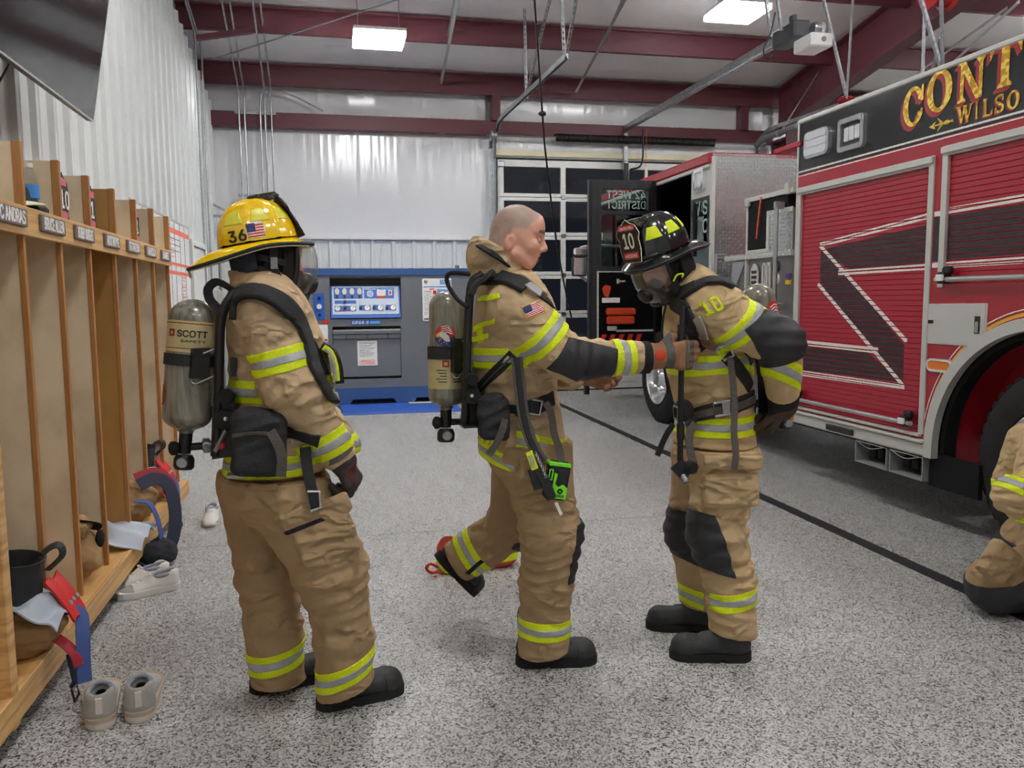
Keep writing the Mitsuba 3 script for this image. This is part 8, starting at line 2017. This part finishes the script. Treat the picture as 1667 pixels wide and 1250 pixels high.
# trousers
T3 = Field((1.18, 2.74, 0.03), (1.86, 3.56, 1.02), 0.008)
L3 = [(1.512, 3.020, 0.811), (1.481, 3.000, 0.510), (1.534, 2.990, 0.313), (1.546, 2.980, 0.111)]
R3 = [(1.539, 3.280, 0.753), (1.510, 3.320, 0.435), (1.550, 3.300, 0.263), (1.554, 3.290, 0.098)]
T3.chain(L3, [0.130, 0.110, 0.096, 0.098], k=0.03, join=0.04)
T3.chain(R3, [0.122, 0.102, 0.094, 0.096], k=0.03, join=0.04)
T3.ell((1.527, 3.140, 0.814), (0.168, 0.21, 0.15), k=0.06)
T3.rbox((1.481, 2.892, 0.712), (0.105,0.017,0.062), 0.012, rot((0,1,0), -1)@rot((0,0,1), -14), k=0.012)
T3.rbox((1.480, 2.875, 0.847), (0.112,0.016,0.050), 0.010, rot((0,1,0), 3)@rot((0,0,1), -14), k=0.010)
T3.folds([(L3[1], (0.1,0,-1), 0.07, 0.008, 0.16), (L3[2], (0.15,0,-1), 0.07, 0.009, 0.14), (R3[1], (0.1,0,-1), 0.07, 0.009, 0.15), ((1.553, 2.900, 0.577), (0.6,0,-0.8), 0.06, 0.008, 0.1), ((1.495, 2.900, 0.210), (-0.2,0,-1), 0.06, 0.006, 0.1)], 0.007, 7, 31)
T3.halfspace((1.546, 2.980, 0.098), unit((-0.15,0,-1)))
T3.halfspace((1.502, 3.100, 0.848), (0,0,1))
tm3 = T3.mesh(2)
tk3 = part(p3, 'trousers', tm3, 'trouser_light', smooth=True)
trim_band(tk3, 'cuff_stripe', tm3, (1.507, 2.900, 0.291), unit((0.14,0,-1)), [near_seg(L3[1], L3[3], 0.15), plane((1.484, 3.100, 0.135), (1,-0.35,0))], w=0.076)
trim_band(tk3, 'cuff_stripe', tm3, (1.426, 3.200, 0.216), unit((-0.30,0,-0.95)), [near_seg(R3[1], R3[3], 0.15), plane((1.487, 3.100, 0.135), (-1,0.35,0))], w=0.072)
for pl, ne in (([(1.298, 2.900, 0.627), (1.426, 2.900, 0.607), (1.505, 2.900, 0.363), (1.373, 2.900, 0.389), (1.285, 2.900, 0.510)], near_seg(L3[0], L3[3], 0.20)), ([(1.344, 3.200, 0.553), (1.449, 3.200, 0.541), (1.532, 3.200, 0.289), (1.424, 3.200, 0.340), (1.345, 3.200, 0.458)], near_seg(R3[0], R3[3], 0.16))):
    o_ = np.array(pl[0]); pp_ = [((q_[0]-o_[0]), (q_[2]-o_[2])) for q_ in pl][::-1]
    part(tk3, 'knee_pad', shell(tm3, in_poly(o_, (1,0,0), (0,0,1), pp_)+[ne, plane((0,3.155,0), (0,-1,0)) if pl[0][1] < 3.0 else plane((0,3.155,0), (0,1,0))], 0.007), 'pad_black', smooth=True)
boot(p3, (1.612, 2.945, 0), (1.30, 3.035, 0))
boot(p3, (1.625, 3.235, 0), (1.33, 3.345, 0))
# head, hood, mask, helmet
hc3 = np.array((1.285, 3.120, 1.607)); hf3 = unit((-0.82, -0.32, -0.42)); hu3 = unit((-0.40, -0.12, 0.9))
HF3, hm3, HB3, _ = head(hc3, hf3, hu3)
Bd3 = Field((0.98, 2.75, 0.06), (1.9, 3.56, 1.54), 0.012)
body_core(Bd3, hc3, HB3, np.array((1.414, 3.140, 1.475)), np.array((1.527, 3.140, 0.827)), None, None, [A3, A3b], [[L3[0],L3[1],L3[3]], [R3[0],R3[1],R3[3]]])
part(p3, 'body', cat([xf(hm3, HB3, hc3), Bd3.mesh(2)]), 'skin', smooth=True)
for q in (-1, 1):
    e = part(p3, 'eye', xf(blob((0.0745,q*0.033,-0.0275), (0.0115,0.0125,0.0095), 0, 5, 1, 3), HB3, hc3), 'skin', smooth=True)
    part(p3, 'eyebrow', xf(shell(hm3, [near_seg((0.0935,q*0.013,0.004), (0.088,q*0.042,0.009), 0.006), plane((0,0,0),(1,0,0))], 0.0016), HB3, hc3), 'brow_brown', smooth=True)
hd3 = shell(hm3, [lambda P: np.maximum(0.012-P[:,0], -0.10-P[:,2]-P[:,0]*0.4)], 0.010)
part(p3, 'hood', xf(hd3, HB3, hc3), 'hood_black', smooth=True, label='black fire hood')
hk3, HW3, HBm3, hcm3, dome3 = helmet(p3, np.array((1.272, 3.120, 1.640)), unit((-0.84,-0.38,-0.32)), unit((-0.32,-0.08,0.94)), 'helmet_black', 'helmet_rim', 'lime', 'helmet_black')
labels[hk3] = {'label': 'black helmet with number 10 leather front'}
SX = np.array([0,-1.0,0]); SY = unit((-0.10,0,1))
fs3 = part(hk3, 'front_shield', HW3(extr(shield(0, 1.0), 0.006, O=(0.150,0,-0.004), X=SX*-1, Y=SY)), 'leather_black')
SO = np.array([0.150,0,-0.004]); SN = np.cross(-SX, SY)
part(fs3, 'number', HW3(text('10', 0.056, SO+(-SX)*-0.030+SY*0.056+SN*0.006, -SX, SY, 0.002, width=0.058)), 'white_thread')
part(fs3, 'upper_panel', HW3(extr(rrect(-0.044,0.122,0.044,0.146,0.008), 0.002, O=SO+SN*0.006, X=-SX, Y=SY)), 'shield_red')
part(fs3, 'lower_panel', HW3(extr(rrect(-0.040,0.014,0.040,0.040,0.005), 0.002, O=SO+SN*0.006, X=-SX, Y=SY)), 'shield_red')
part(fs3, 'lettering', HW3(cat([text('CONTENTNEA', 0.011, SO+(-SX)*-0.038+SY*0.128+SN*0.008, -SX, SY, 0.001, width=0.076), text('ANDRAS', 0.013, SO+(-SX)*-0.034+SY*0.020+SN*0.008, -SX, SY, 0.001, width=0.066)])), 'white_thread')
part(fs3, 'edge_piping', HW3(tube([SO+(-SX)*x_+SY*y_+SN*0.004 for x_, y_ in list(shield(0,1.0).exterior.coords)[:-1]], 0.0022, 6, closed=True)), 'white_thread', smooth=40)
part(hk3, 'camo_band', HW3(hull_of([(x_,y_,z_) for x_,z_ in ((0.128,0.148),(0.136,0.155),(0.06,0.150),(0.05,0.138),(0.10,0.115)) for y_ in (-0.032,0.032)])), 'camo')
part(hk3, 'brim_buckle', HW3(cat([bx(-0.205,-0.165,0.04,0.06,-0.050,-0.038,0.003), tube([(-0.21,0.03,-0.05),(-0.17,0.03,-0.05),(-0.17,0.07,-0.05),(-0.21,0.07,-0.05)], 0.004, 6, closed=True)])), 'steel', smooth=30)
part(hk3, 'neck_flap', HW3(cloth_sheet(lambda u_, v_: np.stack([np.cos(np.pi*(0.45+1.1*u_))*(0.112+0.01*v_), np.sin(np.pi*(0.45+1.1*u_))*(0.102+0.01*v_), -0.01-0.10*v_+0.004*np.sin(20*u_)], -1), 24, 6, 0.008)), 'hood_black', smooth=40)
mk3, MW3 = mask(p3, hc3, hf3, hu3)
for q in (-1, 1): part(mk3, 'temple_buckle', MW3(lathe([(0,0.012),(0.012,0.01),(0.014,0)], 14, (0,q,0), (-0.005,q*0.098,0.02))), 'black_plastic', smooth=40)

# air pack of the third person
a3 = thing('air_pack', 'air pack partly hidden behind the shoulder of the person in the black helmet', 'air pack')
k3_, b3_, ax3_, L3_ = tank(a3, np.array((1.865, 3.220, 1.011)), np.array((1.748, 3.240, 1.505)), 0.072, f3, label=(0.45, 0.66))
part(k3_, 'roundel', flat_on_tank(Point(0,0).buffer(0.04), b3_, ax3_, 0.0725, 0.4, L3_*0.76, fo, 0.001), 'flag_red')
part(k3_, 'white_stripes', cat([flat_on_tank(thick([(-0.02,-0.02+0.012*i),(0.005,-0.012+0.012*i),(0.025,-0.02+0.012*i)], 0.004), b3_, ax3_, 0.0725, 0.4, L3_*0.76, fo, 0.002) for i in range(4)]), 'flag_white')
part(a3, 'cylinder_strap', lathe([(0.0735,L3_*0.40),(0.0775,L3_*0.40),(0.0775,L3_*0.48),(0.0735,L3_*0.48)], 40, ax3_, b3_), 'strap_black', smooth=30)
valve(a3, b3_, ax3_, -f3*-1)
part(a3, 'back_frame', cat([tube(spline([(1.482, 3.040, 1.512), (1.567, 3.040, 1.471), (1.648, 3.060, 1.311), (1.687, 3.060, 1.161), (1.703, 3.060, 0.935)], 8), 0.016, 10), tube(spline([(1.619, 3.320, 1.508), (1.712, 3.320, 1.465), (1.788, 3.320, 1.299), (1.830, 3.320, 1.137), (1.848, 3.320, 0.891)], 8), 0.016, 10), hull_of([(1.659, 3.040, 1.188), (1.812, 3.320, 1.164), (1.697, 3.040, 1.188), (1.853, 3.320, 1.163), (1.719, 3.040, 0.937), (1.878, 3.320, 0.890), (1.676, 3.040, 0.939), (1.830, 3.320, 0.891)])]), 'black_plastic', smooth=40)
sp3 = part(a3, 'shoulder_strap', strap_on(C3, [(1.474, 2.970, 1.501), (1.402, 2.970, 1.516), (1.338, 2.960, 1.492), (1.304, 2.950, 1.446), (1.304, 2.960, 1.395)], 0.058, 0.018, lift=0.010), 'strap_black', smooth=40)
part(sp3, 'chest_strap', strap_on(C3, [(1.304, 2.960, 1.395), (1.320, 2.950, 1.344), (1.356, 2.950, 1.292), (1.393, 2.930, 1.259)], 0.050, 0.014, lift=0.010), 'strap_black', smooth=40)
part(sp3, 'chest_buckle', strap_on(C3, [(1.320, 2.950, 1.376), (1.340, 2.950, 1.334), (1.361, 2.950, 1.296)], 0.034, 0.012, lift=0.026), 'brushed_alu', smooth=40)
part(sp3, 'brown_webbing', strap_on(C3, [(1.361, 2.950, 1.301), (1.387, 2.940, 1.273), (1.418, 2.930, 1.259)], 0.040, 0.008, lift=0.020), mat('strap_brown', (112,84,64), rough=0.75), smooth=40)
dqp, dqn = drape(C3, [(1.454, 2.930, 1.244)], lift=0.02)
part(sp3, 'square_buckle', xf(tube([(-0.022,0,-0.026),(0.022,0,-0.026),(0.022,0,0.026),(-0.022,0,0.026)], 0.0055, 8, closed=True), rot((0,1,0), -24), dqp[0]), 'brushed_alu', smooth=40)
part(sp3, 'wide_strap', strap_on(C3, [(1.469, 2.930, 1.229), (1.511, 2.930, 1.191), (1.559, 2.950, 1.145), (1.607, 2.970, 1.093)], 0.055, 0.008), 'strap_black', smooth=40)
part(sp3, 'hanging_webbing', strap(spline([np.array(dqp[0])+[0.01,-0.01,-0.02], (1.474, 2.880, 1.135), (1.478, 2.870, 1.042), (1.468, 2.850, 0.940), (1.472, 2.840, 0.859), (1.466, 2.840, 0.800)], 6), 0.026, 0.004, up=(0,-1,0)), 'strap_grey', smooth=40)
ah = part(a3, 'air_line', tube(spline([(1.290, 2.930, 1.419), (1.274, 2.900, 1.323), (1.269, 2.890, 1.186), (1.264, 2.880, 1.002), (1.264, 2.880, 0.833)], 8), 0.011, 10), 'rubber', smooth=True)
part(ah, 'sleeve', tube([(1.275, 2.905, 1.350), (1.274, 2.900, 1.286)], 0.017, 10), 'black_plastic', smooth=40)
part(ah, 'sleeve', tube([(1.265, 2.882, 0.978), (1.266, 2.881, 0.920)], 0.015, 10), 'black_plastic', smooth=40)
gb = part(a3, 'regulator', hull_of([(1.212, 2.850, 0.818), (1.238, 2.910, 0.805), (1.253, 2.850, 0.849), (1.280, 2.910, 0.836), (1.293, 2.850, 0.828), (1.320, 2.910, 0.815), (1.289, 2.850, 0.786), (1.316, 2.910, 0.772), (1.249, 2.850, 0.779), (1.276, 2.910, 0.765)]), 'black_plastic')
part(gb, 'port', lathe([(0,0.03),(0.012,0.03),(0.016,0.02),(0.016,0)], 14, (0.2,-0.6,-0.8), (1.268, 2.860, 0.785)), 'steel', smooth=35)
part(gb, 'side_port', lathe([(0,0.03),(0.022,0.03),(0.026,0.01),(0.026,0)], 16, (0.5,-1,0), (1.288, 2.860, 0.817)), 'rubber', smooth=35)
part(gb, 'red_ring', lathe([(0.011,0),(0.015,0),(0.015,0.008),(0.011,0.008)], 14, (0,0,1), (1.267, 2.880, 0.833)), 'tank_red', smooth=35)
wb3 = part(a3, 'waist_belt', strap_on(C3, [(1.635, 2.980, 1.052), (1.569, 2.950, 1.041), (1.517, 2.950, 1.031), (1.453, 2.950, 1.018), (1.391, 2.950, 0.997), (1.356, 2.960, 0.958)], 0.062, 0.010), 'strap_black', smooth=40)
part(wb3, 'belt_webbing', strap_on(C3, [(1.635, 2.980, 1.047), (1.569, 2.950, 1.036), (1.517, 2.950, 1.026), (1.453, 2.950, 1.016), (1.391, 2.950, 0.994), (1.356, 2.960, 0.958)], 0.030, 0.006, lift=0.012), 'strap_grey', smooth=40)
dq2, _n = drape(C3, [(1.458, 2.950, 1.023)], lift=0.022)
part(wb3, 'buckle', cat([xf(tube([(-0.034,0,-0.026),(0.034,0,-0.026),(0.034,0,0.026),(-0.034,0,0.026)], 0.006, 8, closed=True), rot((0,1,0), -8), dq2[0]), xf(bx(0.0,0.03,-0.008,0.004,-0.024,0.024,0.004), rot((0,1,0), -8), dq2[0])]), 'brushed_alu', smooth=40)
part(wb3, 'belt_tail', strap(spline([(1.333, 2.900, 0.973), (1.300, 2.880, 0.935), (1.301, 2.870, 0.873), (1.318, 2.860, 0.806)], 6), 0.034, 0.005, up=(0,-1,0)), 'strap_grey', smooth=40)
part(wb3, 'belt_knob', blob(np.array((1.318, 2.980, 1.015)), (0.04,0.035,0.045), 0.004, 12, 3, 3), 'strap_black', smooth=True)
part(wb3, 'd_ring', tube(np.array([(1.273, 2.970, 1.037), (1.289, 2.960, 1.028), (1.289, 2.960, 0.985), (1.276, 2.970, 0.989)]), 0.005, 8, closed=True), 'brushed_alu', smooth=40)
part(wb3, 'loose_strap', strap(spline([(1.269, 2.960, 0.966), (1.240, 2.950, 0.931), (1.221, 2.950, 0.894), (1.201, 2.950, 0.847)], 6), 0.024, 0.005, up=(0,-1,0)), 'strap_black', smooth=40)
part(a3, 'red_tag', strap(np.array([(1.322, 2.930, 1.284), (1.348, 2.930, 1.237)]), 0.024, 0.006, up=(0,-1,0)), 'red_paint', smooth=40)

# ================================================================ kneeling person at the right edge
p4 = thing('person', 'person kneeling on the floor by the rear truck wheel, cut off by the right edge', 'person')
C4 = Field((2.55, 2.62, 0.22), (3.75, 3.66, 1.32), 0.009)
hip4 = np.array((3.375, 3.280, 0.289))
C4.loft([(hip4+[0,0,-0.06], 0.215, 0.27), (hip4+[-0.01,0,0.14], 0.175, 0.21), (hip4+[0.02,0,0.34], 0.17, 0.215), (hip4+[0.04,0,0.48], 0.13, 0.19), (hip4+[0.05,0,0.54], 0.08, 0.11)], (0.1,1,0), k=0.04)
A4 = [(3.126, 3.060, 0.611), (2.842, 2.970, 0.593), (2.938, 2.920, 0.486)]
C4.chain([hip4+[0.03,-0.12,0.38]]+A4, [0.11, 0.105, 0.080, 0.062], k=0.04, join=0.03)
A4b = [hip4+[0.06,0.24,0.42], hip4+[0.06,0.34,0.2], hip4+[-0.02,0.22,0.08]]
C4.chain(A4b, [0.098, 0.08, 0.062], k=0.035, join=0.02)
C4.folds([(A4[1], (0.3,0,-1), 0.05, 0.009, 0.12)], 0.007, 7, 4)
C4.halfspace((2.853, 3.000, 0.361), unit((0.10,0,-1)))
coat4 = C4.mesh(2)
ck4 = part(p4, 'coat', coat4, 'coat_light', smooth=True)
trim_band(ck4, 'arm_stripe', coat4, (2.772, 2.950, 0.718), unit((-0.49,0,-0.87)), [near_seg(A4[0], A4[1], 0.13), plane((0,3.12,0), (0,-1,0))], w=0.075)
trim_band(ck4, 'cuff_stripe', coat4, between(A4[1], A4[2], 0.22), unit((0.9,0,-0.35)), [near_seg(A4[1], A4[2], 0.12)], w=0.075)
trim_band(ck4, 'hem_stripe', coat4, (2.894, 3.050, 0.454), unit((0.08,0,-1)), [lambda P: -(near_seg(A4[1], A4[2], 0.085)(P))], w=0.075)
flag(ck4, coat4, (2.790, 2.950, 0.723), unit((0.88,0,0.42)), unit((-0.42,0,0.88)), 0.052, 0.036, [near((2.819, 2.950, 0.753), 0.09)], 0.0025)
part(ck4, 'knit_cuff', tube([np.array(A4[2])-[0.015,0,0.0], np.array(A4[2])+[0.02,0,-0.01]], 0.056, 18), 'hood_black', smooth=30)
G4 = Field((2.6, 2.6, 0.35), (3.35, 3.2, 0.95), 0.007)
hand(G4, np.array(A4[2])+[0.03,0,-0.01], (0.9,0.1,-0.3), (0,-1,0.3), (0.2,0,1), curl=(40,50,40), size=1.05, r=0.0125)
part(p4, 'glove', G4.mesh(1), 'glove_brown', smooth=True)
T4 = Field((2.60, 2.72, 0.0), (3.95, 3.66, 0.72), 0.009)
kn = [np.array((2.921, 3.120, 0.108)), np.array((3.292, 3.450, 0.015))]
T4.chain([hip4+[0,-0.12,-0.08], kn[0]+[0,0,0.03], kn[0]+[0.42,0.02,-0.02]], [0.150, 0.118, 0.09], k=0.03, join=0.04)
T4.chain([hip4+[0,0.12,-0.08], kn[1]+[0,0,0.03], kn[1]+[0.42,0.02,-0.02]], [0.150, 0.118, 0.09], k=0.03, join=0.04)
T4.ell(hip4+[0,0,-0.02], (0.18,0.21,0.14), k=0.06)
T4.rbox((2.829, 3.020, 0.282), (0.075,0.035,0.085), 0.02, rot((0,1,0), 36), k=0.02)
T4.folds([(kn[0]+[0.05,0,0.1], (0.6,0,-0.8), 0.08, 0.008, 0.16)], 0.008, 7, 7)
zf = 0.004
T4.halfspace((0,0,zf), (0,0,-1))
tm4 = T4.mesh(2)
tk4 = part(p4, 'trousers', tm4, 'trouser_tan', smooth=True)
part(tk4, 'knee_pad', shell(tm4, [plane((2.741, 3.000, 0.137), unit((0.24,0,-1))), plane((3.45,0,0), (-1,0,0))], 0.006), 'pad_black', smooth=True)
for k__ in kn:
    boot(p4, (k__[0]+0.60, k__[1]-0.03, 0.24), (k__[0]+0.3, k__[1]-0.03, 0.24), pitch=82, shaft=0.14)
hc4 = hip4+[0.0,-0.01,0.735]
HF4, hm4, HB4, _ = head(hc4, (-0.9,0.1,-0.4), (-0.3,0,1))
Bd4 = Field((2.55, 2.7, 0.03), (3.95, 3.66, 1.36), 0.014)
body_core(Bd4, hc4, HB4, hip4+[0.05,0,0.56], hip4, None, None, [[hip4+[0.03,-0.12,0.42]]+A4[:0]+A4[1:], A4b], [[hip4+[0,-0.12,-0.08], kn[0], kn[0]+[0.38,0.02,0.0]], [hip4+[0,0.12,-0.08], kn[1], kn[1]+[0.38,0.02,0]]])
part(p4, 'body', cat([xf(hm4, HB4, hc4), Bd4.mesh(2)]), 'skin', smooth=True)
part(p4, 'hood', xf(shell(hm4, [lambda P: np.maximum(0.03-P[:,0], -0.09-P[:,2]-P[:,0]*0.4)], 0.006), HB4, hc4), 'hood_black', smooth=True)
Cl4 = Field(hip4+[-0.2,-0.22,0.40], hip4+[0.3,0.22,0.72], 0.008)
Cl4.loft([(hip4+[0.05,0,0.50], 0.11, 0.125), (hip4+[0.045,0,0.56], 0.10, 0.105), (hip4+[0.04,0,0.62], 0.10, 0.105)], (0.1,1,0), k=0.01)
Cl4.halfspace(hip4+[0.04,0,0.63], unit((-0.2,0,1)))
part(ck4, 'collar', Cl4.mesh(2), 'coat_light', smooth=True)
